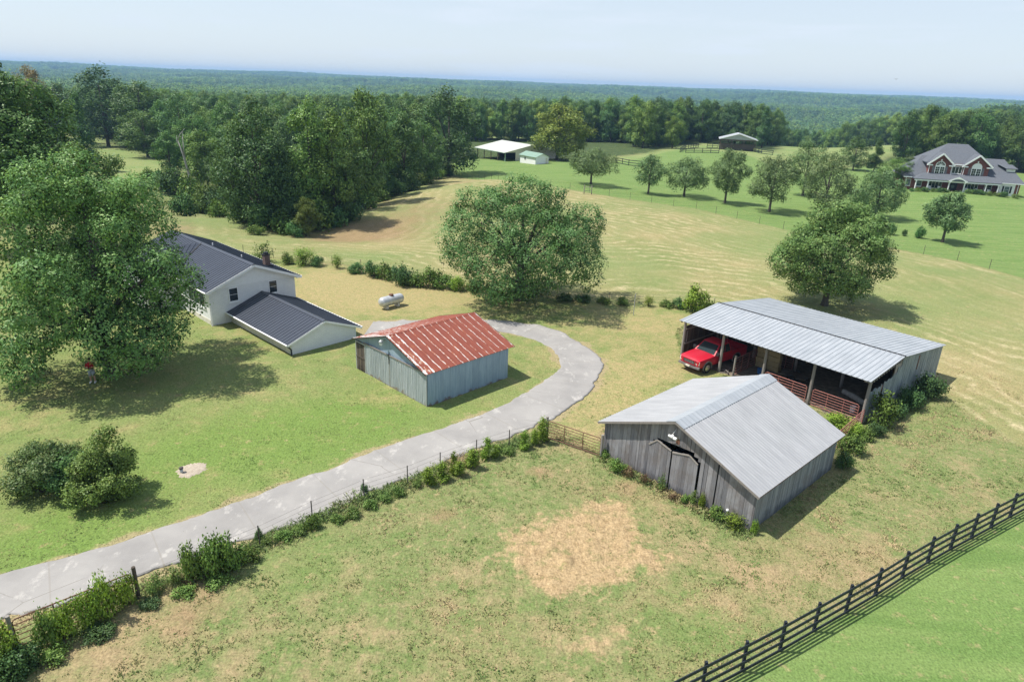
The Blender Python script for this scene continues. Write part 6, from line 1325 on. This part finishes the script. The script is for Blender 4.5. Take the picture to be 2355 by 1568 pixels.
def scatter(name, label, P, Z, sc, col, nk):
    me = bpy.data.meshes.new(name); me.from_pydata(np.stack([P[:, 0], P[:, 1], Z], -1).tolist(), [], [])
    n = len(P); rng = np.random.default_rng(5)
    for nm, ty, val in (('rz', 'FLOAT', rng.uniform(0, 6.28, n)),): a_ = me.attributes.new(nm, ty, 'POINT'); a_.data.foreach_set('value', np.asarray(val, 'f'))
    a_ = me.attributes.new('sc', 'FLOAT_VECTOR', 'POINT'); a_.data.foreach_set('vector', np.stack([sc, sc, np.minimum(sc, 1.0 + .12 * sc)], -1).astype('f').ravel())
    a_ = me.attributes.new('kind_index', 'INT', 'POINT'); a_.data.foreach_set('value', rng.integers(0, nk, n).astype('i'))
    o = link(name, me); g = bpy.data.node_groups.new(name, 'GeometryNodeTree')
    g.interface.new_socket('Geometry', in_out='INPUT', socket_type='NodeSocketGeometry'); g.interface.new_socket('Geometry', in_out='OUTPUT', socket_type='NodeSocketGeometry')
    N = g.nodes; gi = N.new('NodeGroupInput'); go = N.new('NodeGroupOutput'); ip = N.new('GeometryNodeInstanceOnPoints'); ci = N.new('GeometryNodeCollectionInfo')
    ci.inputs['Collection'].default_value = col; ci.inputs['Separate Children'].default_value = True; ci.inputs['Reset Children'].default_value = True
    def na_(nm, ty): q = N.new('GeometryNodeInputNamedAttribute'); q.data_type = ty; q.inputs['Name'].default_value = nm; return q.outputs['Attribute']
    cx = N.new('ShaderNodeCombineXYZ'); g.links.new(na_('rz', 'FLOAT'), cx.inputs[2])
    g.links.new(gi.outputs[0], ip.inputs['Points']); g.links.new(ci.outputs[0], ip.inputs['Instance']); ip.inputs['Pick Instance'].default_value = True
    g.links.new(na_('kind_index', 'INT'), ip.inputs['Instance Index']); g.links.new(cx.outputs[0], ip.inputs['Rotation']); g.links.new(na_('sc', 'FLOAT_VECTOR'), ip.inputs['Scale'])
    g.links.new(ip.outputs[0], go.inputs[0]); md = o.modifiers.new('scatter', 'NODES'); md.node_group = g
    return tag(o, label, 'forest', None, 'stuff')
rest = order[NIND:]; rr = fr_[rest]; mid_ = rest[rr < 700]; far_ = rest[rr >= 700]
scatter('forest', 'dense mixed woodland covering the middle distance beyond the fields', FP[mid_], FZ[mid_] - .3, frng.uniform(.8, 1.15, len(mid_)), TCOL, 6)
fs = fr_[far_]; scatter('forest', 'hazy blue-green wooded hills reaching to the horizon', FP[far_], FZ[far_] - 2, frng.uniform(.8, 1.3, len(far_)) * np.interp(fs, [700, 900, 1800, 3400, 6200], [.95, 1.1, 1.5, 2.1, 3.0]), FCOL, 4)
print('forest', len(FP), len(mid_), len(far_))

# ------------------------------------------------------------------ shrubs, vines and weeds
SH = {}
def shrub_kind(key, lm, shape, R, h, nl, n, leaf, **kw):
    rng = np.random.default_rng(hash(key) % 1000 if False else sum(map(ord, key))); L, S = make_lobes(rng, R, 0.02, h, nl, shape, (0.26, 0.42), 5)
    cm = crown_mesh('foliage', rng, S, n, leaf, LM[lm], **kw); b = MB()
    for l in L[:5]: b.tube([(l[0] * .15, l[1] * .15, -.1), (l[0] * .6, l[1] * .6, l[2] * .6), (l[0], l[1], l[2])], [.035, .025, .01], 5)
    me = bpy.data.meshes.new('stems'); me.from_pydata(b.v, [], b.f); me.materials.append(STEM); SH[key] = (cm, me, R, h)
shrub_kind('mound', 'round', 'round', 1.0, 1.2, 14, 2600, 0.13, inner=.16); shrub_kind('bright', 'bright', 'round', 1.0, 1.2, 14, 2200, 0.13, inner=.2)
shrub_kind('vine', 'bright', 'column', 0.5, 1.6, 14, 2200, 0.10, inner=.2); shrub_kind('weed', 'light', 'skirt', 0.8, 0.9, 14, 1500, 0.12, inner=.25)
shrub_kind('redweed', 'red', 'skirt', 0.8, 0.8, 10, 700, 0.09, inner=.3); shrub_kind('sparse', 'light', 'oval', 0.9, 1.8, 12, 700, 0.15, inner=.3)
shrub_kind('clipped', 'light', 'round', 1.0, 1.1, 10, 1500, 0.12, inner=.06); shrub_kind('darkmound', 'dark', 'round', 1.0, 1.2, 14, 2400, 0.14, inner=.14); shrub_kind('yellow', 'yellow', 'oval', 0.9, 1.6, 13, 1500, 0.15, inner=.25)
shrub_kind('broom', 'bright', 'vase', 0.7, 1.3, 12, 1500, 0.16, inner=.3, aspect=.2, up=-.3)
shrub_kind('leafy', 'light', 'round', 1.0, 1.2, 14, 1700, 0.15, inner=.22)
def shrub(name, label, kind, x, yb, yt, hw, group, cat='shrub', rz=None):
    p = gp(x, yb); h = max(.25, height_to(p, yt)); R = max(.2, hw * depth_of(p) / FW); cm, sm, R0, H0 = SH[kind]
    r = tag(empty(name, tuple(p), (x * 7.3 + yb) % 6.28 if rz is None else rz), label, cat, group); r.scale = (R / R0, R / R0, h / H0)
    link('foliage', cm, r)
    if h > .7: link('stems', sm, r)
    return r
# the island of shrubs on the front lawn
def lawn_shrub(label, seed, x, yb, R, h, lm, n, leaf, shape, extra=(), **kw):
    rng = np.random.default_rng(seed); L, S = make_lobes(rng, R, 0.05, h, 26, shape, (.22, .36), 6)
    if extra: S = np.concatenate([S, np.array([[x_, y_, z_, q_, q_, q_] for x_, y_, z_, q_ in extra])])
    r = tag(empty('lawn_shrub', tuple(gp(x, yb))), label, 'shrub', 'shrubs on the front lawn')
    link('foliage', crown_mesh('foliage', rng, S, n, leaf, LM[lm], inner=.14, **kw), r); b = MB()
    for l in L[:9]: b.tube([(l[0] * .2, l[1] * .2, -.1), (l[0] * .6, l[1] * .6, l[2] * .55), tuple(l[:3])], [.06, .04, .015], 5)
    b.build('stems', STEM, r, True); return r
lawn_shrub('dark mounded shrub on the front lawn, left of the taller yellow-green one', 501, 112, 1124, 1.95, 2.4, 'holly', 15000, .115, 'round')
lawn_shrub('low dark shrub between the mounded one and the taller yellow-green one', 503, 168, 1128, 1.3, 2.1, 'round', 8000, .115, 'round')
lawn_shrub('taller ragged yellow-green shrub with arching top shoots on the front lawn', 502, 243, 1148, 1.7, 2.55, 'lawnshrub', 17000, .12, 'round', extra=[(.0, .1, 2.8, .5), (.25, .1, 3.35, .4), (.55, 0, 3.8, .33), (.9, 0, 3.75, .28), (1.15, -.1, 3.35, .24), (1.3, -.1, 2.85, .22)])
# brushy row behind the house and past the round tree
HEDGE = [(606, 602, 556, 28, 'sparse', 'tall loose sapling in the brushy row behind the house chimney'), (660, 607, 582, 16, 'weed', 'low bush just right of the chimney in the brushy row'), (698, 610, 572, 27, 'broom', 'tufted bright green bush right of the chimney in the brushy row'), (728, 612, 590, 18, 'mound', 'dark low bush beside the tufted bright one'), (775, 617, 588, 14, 'broom', 'small upright tufted bush standing alone in the brushy row'), (818, 628, 606, 20, 'mound', 'low dark bush left of the vine mounds in the brushy row'), (856, 636, 603, 22, 'mound', 'rounded vine mound above the propane tank'), (885, 642, 606, 24, 'weed', 'ragged brown-green bush with a tall shoot in the brushy row'), (925, 655, 612, 27, 'darkmound', 'largest dark vine mound in the brushy row'), (958, 658, 628, 24, 'weed', 'ragged weedy bush right of the largest vine mound'), (990, 660, 618, 26, 'leafy', 'pale leafy bush in the brushy row left of the round tree'), (1020, 663, 632, 24, 'leafy', 'low leafy bush second from the round tree'), (1050, 667, 638, 24, 'bright', 'bright low bush nearest the round tree on its left'), (1085, 670, 645, 20, 'weed', 'weedy clump at the left foot of the round tree'),
 (1300, 692, 676, 20, 'darkmound', 'dark low growth on the fence right of the round tree'), (1340, 694, 678, 20, 'darkmound', 'second clump of dark growth right of the round tree'), (1385, 697, 683, 18, 'weed', 'weedy clump on the fence left of the bare steel pole'), (1430, 700, 682, 16, 'weed', 'grassy clump on the fence just beside the bare steel pole'), (1490, 704, 682, 14, 'broom', 'spiky clump on the fence right of the bare steel pole'), (1530, 706, 690, 18, 'weed', 'low weeds on the fence left of the bright round bush'), (1560, 708, 688, 18, 'mound', 'low dark bush touching the bright round bush'), (1596, 716, 662, 33, 'bright', 'bright round bush on the fence left of the pole barn'), (1630, 712, 695, 18, 'weed', 'weeds at the right foot of the bright round bush')]
for (x, yb, yt, hw, kd, lb) in HEDGE: shrub('hedge_shrub', lb, kd, x, yb, yt, hw, 'brushy row along the back fence', 'bush')
# vines and brush along the drive fence
VINES = [(1246, 1018, 957, 17, 'vine', 'tall vine column on the post at the driveway gate'), (1228, 1024, 985, 12, 'vine', 'vine clump hugging the gate post column'), (1205, 1032, 990, 15, 'vine', 'rounded vine clump second from the driveway gate'), (1118, 1056, 1003, 15, 'vine', 'tall pointed vine column midway along the drive fence'), (1140, 1052, 1022, 13, 'vine', 'drooping vine just right of the tall pointed column'), (1085, 1076, 1030, 21, 'vine', 'broad vine mass left of the tall pointed column'), (1043, 1090, 1036, 11, 'vine', 'narrow vine spire on a fence post'), (1055, 1094, 1058, 17, 'vine', 'vine mound at the right foot of the narrow spire'), (1018, 1104, 1062, 20, 'vine', 'vine mound left of the narrow spire'), (985, 1114, 1074, 20, 'vine', 'last dense vine mound at the left end of the vine run'), (960, 1120, 1100, 16, 'weed', 'low weeds trailing off left of the vine run'), (1170, 1044, 1022, 18, 'weed', 'low brush between two vine columns'),
 (915, 1138, 1112, 18, 'weed', 'low weedy clump on the drive fence left of the vine run'), (888, 1150, 1130, 20, 'weed', 'spreading weeds along the drive fence middle'), (838, 1132, 1110, 10, 'mound', 'ball of vine on top of a fence post'), (850, 1168, 1143, 20, 'weed', 'weeds at the foot of the vine-topped post'), (812, 1186, 1160, 22, 'weed', 'weeds between the vine-topped post and the bare one'), (775, 1200, 1178, 20, 'weed', 'weeds right of the bare fence post'), (720, 1214, 1182, 19, 'leafy', 'leafy clump at the foot of the bare fence post'), (690, 1226, 1204, 22, 'weed', 'weeds left of the bare fence post'), (650, 1240, 1216, 26, 'weed', 'long weedy clump along the lower drive fence'), (612, 1250, 1232, 20, 'weed', 'low weeds near the vine-capped lower post'), (596, 1244, 1214, 8, 'mound', 'vine cap on the lower fence post'),
 (575, 1288, 1245, 30, 'weed', 'shaggy weeds right of the tall feathery weeds'), (530, 1310, 1226, 34, 'leafy', 'tall feathery weeds on the right by the drive'), (490, 1322, 1232, 36, 'leafy', 'tall feathery weeds in the centre by the drive'), (445, 1334, 1248, 30, 'leafy', 'tall feathery weeds on the left by the drive'), (405, 1345, 1300, 24, 'sparse', 'thin straggling shoots right of the dark wooden post'), (360, 1362, 1312, 26, 'sparse', 'thin leafy shoots beside the dark wooden post'), (345, 1392, 1374, 26, 'darkmound', 'dark shaded brush at the foot of the wooden post'), (420, 1368, 1348, 32, 'weed', 'weedy bank below the tall feathery weeds'), (500, 1344, 1322, 36, 'weed', 'dark weedy bank under the feathery weeds'),
 (292, 1392, 1318, 30, 'bright', 'bright vine hanging on the gate beside the wooden post'), (245, 1420, 1322, 36, 'bright', 'tallest bright vine over the middle of the gate'), (205, 1440, 1360, 30, 'bright', 'bright vine on the left half of the gate'), (150, 1468, 1388, 40, 'bright', 'broad bright vine near the left end of the gate'), (115, 1490, 1402, 28, 'leafy', 'leafy vine at the left gate post'), (12, 1530, 1428, 42, 'bright', 'bright vine at the very left edge of the frame'), (60, 1535, 1470, 40, 'darkmound', 'dark brush below the left gate post'), (230, 1462, 1440, 40, 'darkmound', 'dark brush under the gate'), (20, 1570, 1500, 50, 'darkmound', 'dark brush in the bottom left corner'), (130, 1515, 1480, 40, 'weed', 'weeds in front of the left gate end')]
for (x, yb, yt, hw, kd, lb) in VINES: shrub('fence_vine', lb, kd, x, yb, yt + (yb - yt) * (.28 if kd in ('weed', 'darkmound') else .08), hw * .92, 'vines and brush along the drive fence', 'vines')
# weeds round the barns
WEEDS = [(1418, 1082, 1058, 22, 'leafy', 'green weeds at the left corner of the plank barn'), (1446, 1098, 1074, 22, 'redweed', 'reddish dead weeds near the left corner of the plank barn'), (1480, 1112, 1090, 20, 'redweed', 'reddish dead weeds left of the barn doors'), (1392, 1052, 1032, 14, 'weed', 'weeds where the brown gate meets the plank barn'), (1520, 1128, 1090, 13, 'sparse', 'bright creeper climbing at the barn doors'), (1548, 1150, 1136, 18, 'redweed', 'dry weeds in front of the barn doors'), (1592, 1160, 1128, 14, 'sparse', 'pale weed right of the barn doors'), (1612, 1168, 1136, 8, 'bright', 'small bright weed against the barn planks'), (1650, 1190, 1168, 26, 'leafy', 'weed clump along the barn front, nearer its right corner'), (1690, 1212, 1184, 30, 'broom', 'tall grass at the right end of the barn front'), (1732, 1228, 1198, 10, 'bright', 'tiny bright weed at the barn near corner'), (1575, 1156, 1138, 12, 'leafy', 'tiny weed before the barn door seam'),
 (1925, 985, 955, 38, 'bright', 'bright weeds in the gap between the two barns'), (1965, 1008, 978, 26, 'bright', 'bright weeds under the leaning red gate'), (1955, 1040, 1000, 30, 'leafy', 'leafy bush at the back corner of the plank barn'), (1938, 1078, 1040, 22, 'mound', 'dark bush against the back end of the plank barn side'), (1990, 1012, 985, 20, 'weed', 'weeds at the near corner post of the pole barn'), (2024, 982, 906, 33, 'yellow', 'yellowish feathery sapling at the pole barn end wall'), (2056, 958, 922, 25, 'darkmound', 'dark low bush right of the yellowish sapling'), (2090, 936, 893, 28, 'darkmound', 'dark bush between the sapling and the rounded one'), (2127, 912, 864, 33, 'darkmound', 'rounded dark bush at the far end of the pole barn wall'), (2010, 1000, 975, 20, 'darkmound', 'dark weeds below the yellowish sapling')]
for (x, yb, yt, hw, kd, lb) in WEEDS: shrub('barn_weed', lb, kd, x, yb, yt, hw, 'weeds and bushes round the barns', 'weeds')
# clipped shrubs before the brick house and small evergreens on the lawn
CL = [(-0.8, 'pale flowering bush at the left corner of the brick house', 'leafy', .7), (0.8, 'small bush below the left window of the brick house', 'mound', .6), (2.0, 'bright clipped shrub at the left porch column', 'clipped', .8), (3.3, 'long clipped shrub left of the second porch column', 'darkmound', .85), (4.8, 'clipped shrub below the first rocking chair', 'clipped', .7), (6.0, 'dark clipped shrub left of the porch entrance', 'darkmound', .8), (7.2, 'low clipped shrub at the left of the entrance', 'mound', .7), (8.3, 'reddish low bush beside the porch entrance', 'redweed', .5), (11.3, 'bright clipped shrub right of the porch entrance', 'clipped', .9), (12.6, 'wide clipped shrub in front of the right porch half', 'darkmound', .9), (13.8, 'clipped shrub next to the wide one on the right porch half', 'mound', .85), (15.3, 'bright clipped shrub at the fifth porch column', 'clipped', .85), (16.6, 'rounded clipped shrub at the last porch column', 'clipped', .8), (17.8, 'dark rounded shrub under the white bay', 'darkmound', .95), (20.2, 'bright round shrub right of the white bay window', 'clipped', .9)]
for (u, lb, kd, s_) in CL:
    p = bhw(u, -3.9); cm, sm, R0, H0 = SH[kd]; r = tag(empty('clipped_shrub', (p[0], p[1], p[2]), u), lb, 'shrub', 'clipped shrubs before the brick house'); r.scale = (s_, s_, s_ * .9); link('foliage', cm, r)
for (x, yb, yt, hw, lb) in ((2047, 540, 514, 11, 'small evergreen furthest left below the bushy ornamental tree'), (2078, 543, 529, 6, 'tiny evergreen between two larger small ones on the lawn'), (2113, 548, 522, 12, 'small rounded evergreen nearest the lone tree on the lawn')):
    shrub('small_evergreen', lb, 'darkmound' if hw < 12 else 'mound', x, yb, yt, hw, 'small evergreens on the far lawn')
# undergrowth along the edge of the draw
UG = [(560, 512, 455, 34), (605, 525, 470, 36), (650, 536, 490, 34), (735, 528, 470, 36), (770, 520, 480, 32), (805, 508, 462, 30), (840, 482, 440, 26), (872, 464, 424, 26), (910, 450, 412, 24), (940, 440, 408, 24), (975, 426, 398, 22), (1005, 412, 388, 20), (1028, 404, 384, 16), (500, 494, 442, 30), (465, 490, 450, 26), (590, 540, 520, 22), (680, 545, 512, 24), (400, 448, 392, 30), (440, 474, 405, 32), (472, 486, 425, 28), (372, 438, 396, 22), (425, 498, 450, 28), (500, 500, 460, 24), (345, 420, 388, 20)]
for i, (x, yb, yt, hw) in enumerate(UG): shrub('undergrowth_bush', 'leafy undergrowth bush in the run along the foot of the treeline', ['mound', 'darkmound', 'weed', 'leafy'][i % 4], x, yb, yt, hw, 'undergrowth along the treeline', 'bush')

# rough pasture grass: countless blades
def grass_blades():
    rng = np.random.default_rng(91); n = 190000
    r_ = np.sqrt(rng.uniform(15 ** 2, 62 ** 2, n)); a_ = np.radians(rng.uniform(-44, 44, n)); x, y = r_ * np.sin(a_), r_ * np.cos(a_)
    clump = fbm(x / 1.1, y / 1.1, 81, 4); clump2 = fbm(x / 6, y / 6, 83, 3)
    yd = pdist(x, y, YARD); rl = pdist(x, y, RLAWN); st = pdist(x, y, STRAW); hy = pdist(x, y, HAY)
    dI = np.array([gp(*p)[:2] for p in DRIVE_IN]); dO = np.array([gp(*p)[:2] for p in DRIVE_OUT]); dv = pdist(x, y, np.concatenate([dI, dO[::-1]]))
    def inb(L0, rz, u0, u1, v0, v1):
        c, s_ = math.cos(rz), math.sin(rz); dx, dy = x - L0[0], y - L0[1]; u, v = dx * c + dy * s_, -dx * s_ + dy * c; return (u > u0) & (u < u1) & (v > v0) & (v < v1)
    bl, br = frame_at(8.688, 31.287, 43.506); sl_, sr = frame_at(-8.329, 43.135, 45.18); hl, hr_ = frame_at(-22.56, 56.759, 136.5)
    bad = inb(bl, br, -4.75, 4.75, -.05, 9) | inb(PB_LOC, PB_RZ, -.3, 12.9, -.05, 14.3) | inb(sl_, sr, -4.3, 4.3, -.1, 7.3) | inb(hl, hr_, -4.1, 4.1, -10.3, 17) | (dv > .05 + .28 * clump) | (rl > -.15)
    pr = np.where(yd > 0, np.clip(.42 + .5 * clump, .1, .8) * np.clip(1.5 - r_ / 45, 0, 1), np.clip(.42 + .4 * clump + .3 * clump2, 0.08, 1)); pr = np.where(hy > 0, pr * .45, pr); pr = np.where(st > 0.2, .10 * (clump > 0.05), pr)
    edge_ = (yd > -.9) & (yd < .25); pr = np.where(edge_, np.maximum(pr, .8), pr)
    fl = np.array([gp(*p)[:2] for p in ((318, 1375), (456, 1318), (598, 1257), (718.5, 1198), (837, 1146), (937, 1114), (1012, 1082), (1095, 1052), (1170, 1028), (1240, 1010))]); fd = np.full(n, 1e9)
    for a0, b0 in zip(fl[:-1], fl[1:]):
        e = b0 - a0; t = np.clip(((x - a0[0]) * e[0] + (y - a0[1]) * e[1]) / (e @ e), 0, 1); fd = np.minimum(fd, np.hypot(x - a0[0] - t * e[0], y - a0[1] - t * e[1]))
    strip = fd < .55; pr = np.where(strip, 1.0, pr); bad &= ~(strip & (dv < -.05))
    # more seed along the fence strip and the barn front
    xs, ys = [], []
    for a0, b0 in zip(fl[:-1], fl[1:]):
        m_ = int(np.linalg.norm(b0 - a0) * 75); t = rng.random(m_); q = rng.normal(0, .3, (m_, 2)); xs.append(a0[0] + (b0 - a0)[0] * t + q[:, 0]); ys.append(a0[1] + (b0 - a0)[1] * t + q[:, 1])
    m_ = 900; u = rng.uniform(-4.7, 4.9, m_); v = -np.abs(rng.normal(0, .35, m_)) - .08; c, s_ = math.cos(br), math.sin(br); xs.append(bl[0] + u * c - v * s_); ys.append(bl[1] + u * s_ + v * c)
    xs = np.concatenate(xs); ys = np.concatenate(ys); ex = len(xs)
    x = np.r_[x, xs]; y = np.r_[y, ys]; pr = np.r_[pr, np.ones(ex)]; bad = np.r_[bad, np.zeros(ex, bool)]; strip = np.r_[strip, np.ones(ex, bool)]
    clump, clump2, st, hy, edge_, yd = (np.r_[q, np.full(ex, w)] for q, w in ((clump, .25), (clump2, -.3), (st, -9), (hy, -9), (edge_, True), (yd, -9))); edge_ = edge_.astype(bool); n += ex
    k_ = (rng.random(n) < pr) & ~bad; strip = strip[k_]; x, y, clump, clump2, st, hy, edge_, yd = (q[k_] for q in (x, y, clump, clump2, st, hy, edge_, yd)); m = len(x)
    z = terr(x, y); B_ = 5
    dryv = np.clip(.5 + .9 * fbm(x / 2.3, y / 2.3, 87, 4) + .35 * clump2 + .3 * (hy > 0) + .3 * (st > 0) - .22 * (yd > 0), 0, 1)
    hgt = np.clip(.05 + .09 * np.maximum(0, clump + .1), .035, .15) * rng.uniform(.6, 1.3, m) * np.where(edge_, 1.35, 1) * np.where(hy > 0, .7, 1) * np.where((yd > 0) & ~edge_, .38, 1) * np.where(strip, 1.7, 1)
    X = np.repeat(x, B_) + rng.normal(0, .055, m * B_); Y = np.repeat(y, B_) + rng.normal(0, .055, m * B_); Z = np.repeat(z, B_); Hh = np.repeat(hgt, B_) * rng.uniform(.55, 1.2, m * B_)
    th = rng.uniform(0, 6.28, m * B_); w_ = .012 + .016 * rng.random(m * B_); ln = rng.uniform(.25, 1.15, m * B_) * Hh; ph = rng.uniform(0, 6.28, m * B_)
    p0 = np.stack([X - w_ * np.cos(th), Y - w_ * np.sin(th), Z], -1); p1 = np.stack([X + w_ * np.cos(th), Y + w_ * np.sin(th), Z], -1)
    mx, my = X + .4 * ln * np.cos(ph), Y + .4 * ln * np.sin(ph)
    p2 = np.stack([mx + w_ * .8 * np.cos(th), my + w_ * .8 * np.sin(th), Z + Hh * .7], -1); p3 = np.stack([X + ln * np.cos(ph), Y + ln * np.sin(ph), Z + Hh], -1)
    V = np.stack([p0, p1, p2, p3], 1).reshape(-1, 3); T = np.clip(np.repeat(dryv, B_) + rng.normal(0, .16, m * B_), 0, 1)
    k = NT('pasture_grass_blade', .75, .2); c = k.ramp(k.attr('tint'), [(0, (.175, .275, .08)), (.45, (.25, .32, .11)), (.72, (.42, .36, .18)), (1, (.56, .44, .25))]); k.color(c)
    nv = k.n('ShaderNodeVectorMath', props={'operation': 'ADD'}, i0=k.n('ShaderNodeVectorMath', props={'operation': 'SCALE'}, i0=k.n('ShaderNodeNewGeometry', out=1), Scale=.45), i1=(0, 0, 1.0))
    k.set(k.b.inputs['Normal'], k.n('ShaderNodeVectorMath', props={'operation': 'NORMALIZE'}, i0=nv)); tr = k.n('ShaderNodeBsdfTranslucent', Color=c); k.t.links.new(k.n('ShaderNodeMixShader', i0=.25, i1=k.b.outputs[0], i2=tr), k.t.nodes['Material Output'].inputs['Surface'])
    me = np_mesh('pasture_grass', V, np.arange(len(V)).reshape(-1, 4), k.m, False, {'tint': ('FACE', T)}); tag(link('pasture_grass', me), 'rough tufted grass, part green and part straw, in the pasture and hayfield', 'grass', None, 'stuff'); print('blades', m * B_)
grass_blades()

# ------------------------------------------------------------------ air
def haze_box():
    b = MB(); b.box(-7500, 7500, -400, 7500, -90, 58); me_o = b.build('haze', None)
    m = bpy.data.materials.new('haze_air'); m.use_nodes = True; t = m.node_tree; t.nodes.clear()
    out = t.nodes.new('ShaderNodeOutputMaterial'); v = t.nodes.new('ShaderNodeVolumePrincipled'); v.inputs['Color'].default_value = (0.38, 0.65, 1.0, 1); v.inputs['Density'].default_value = 0.00017; v.inputs['Anisotropy'].default_value = 0.0
    t.links.new(v.outputs[0], out.inputs['Volume']); me_o.data.materials.append(m); tag(me_o, kind='stuff')
haze_box()
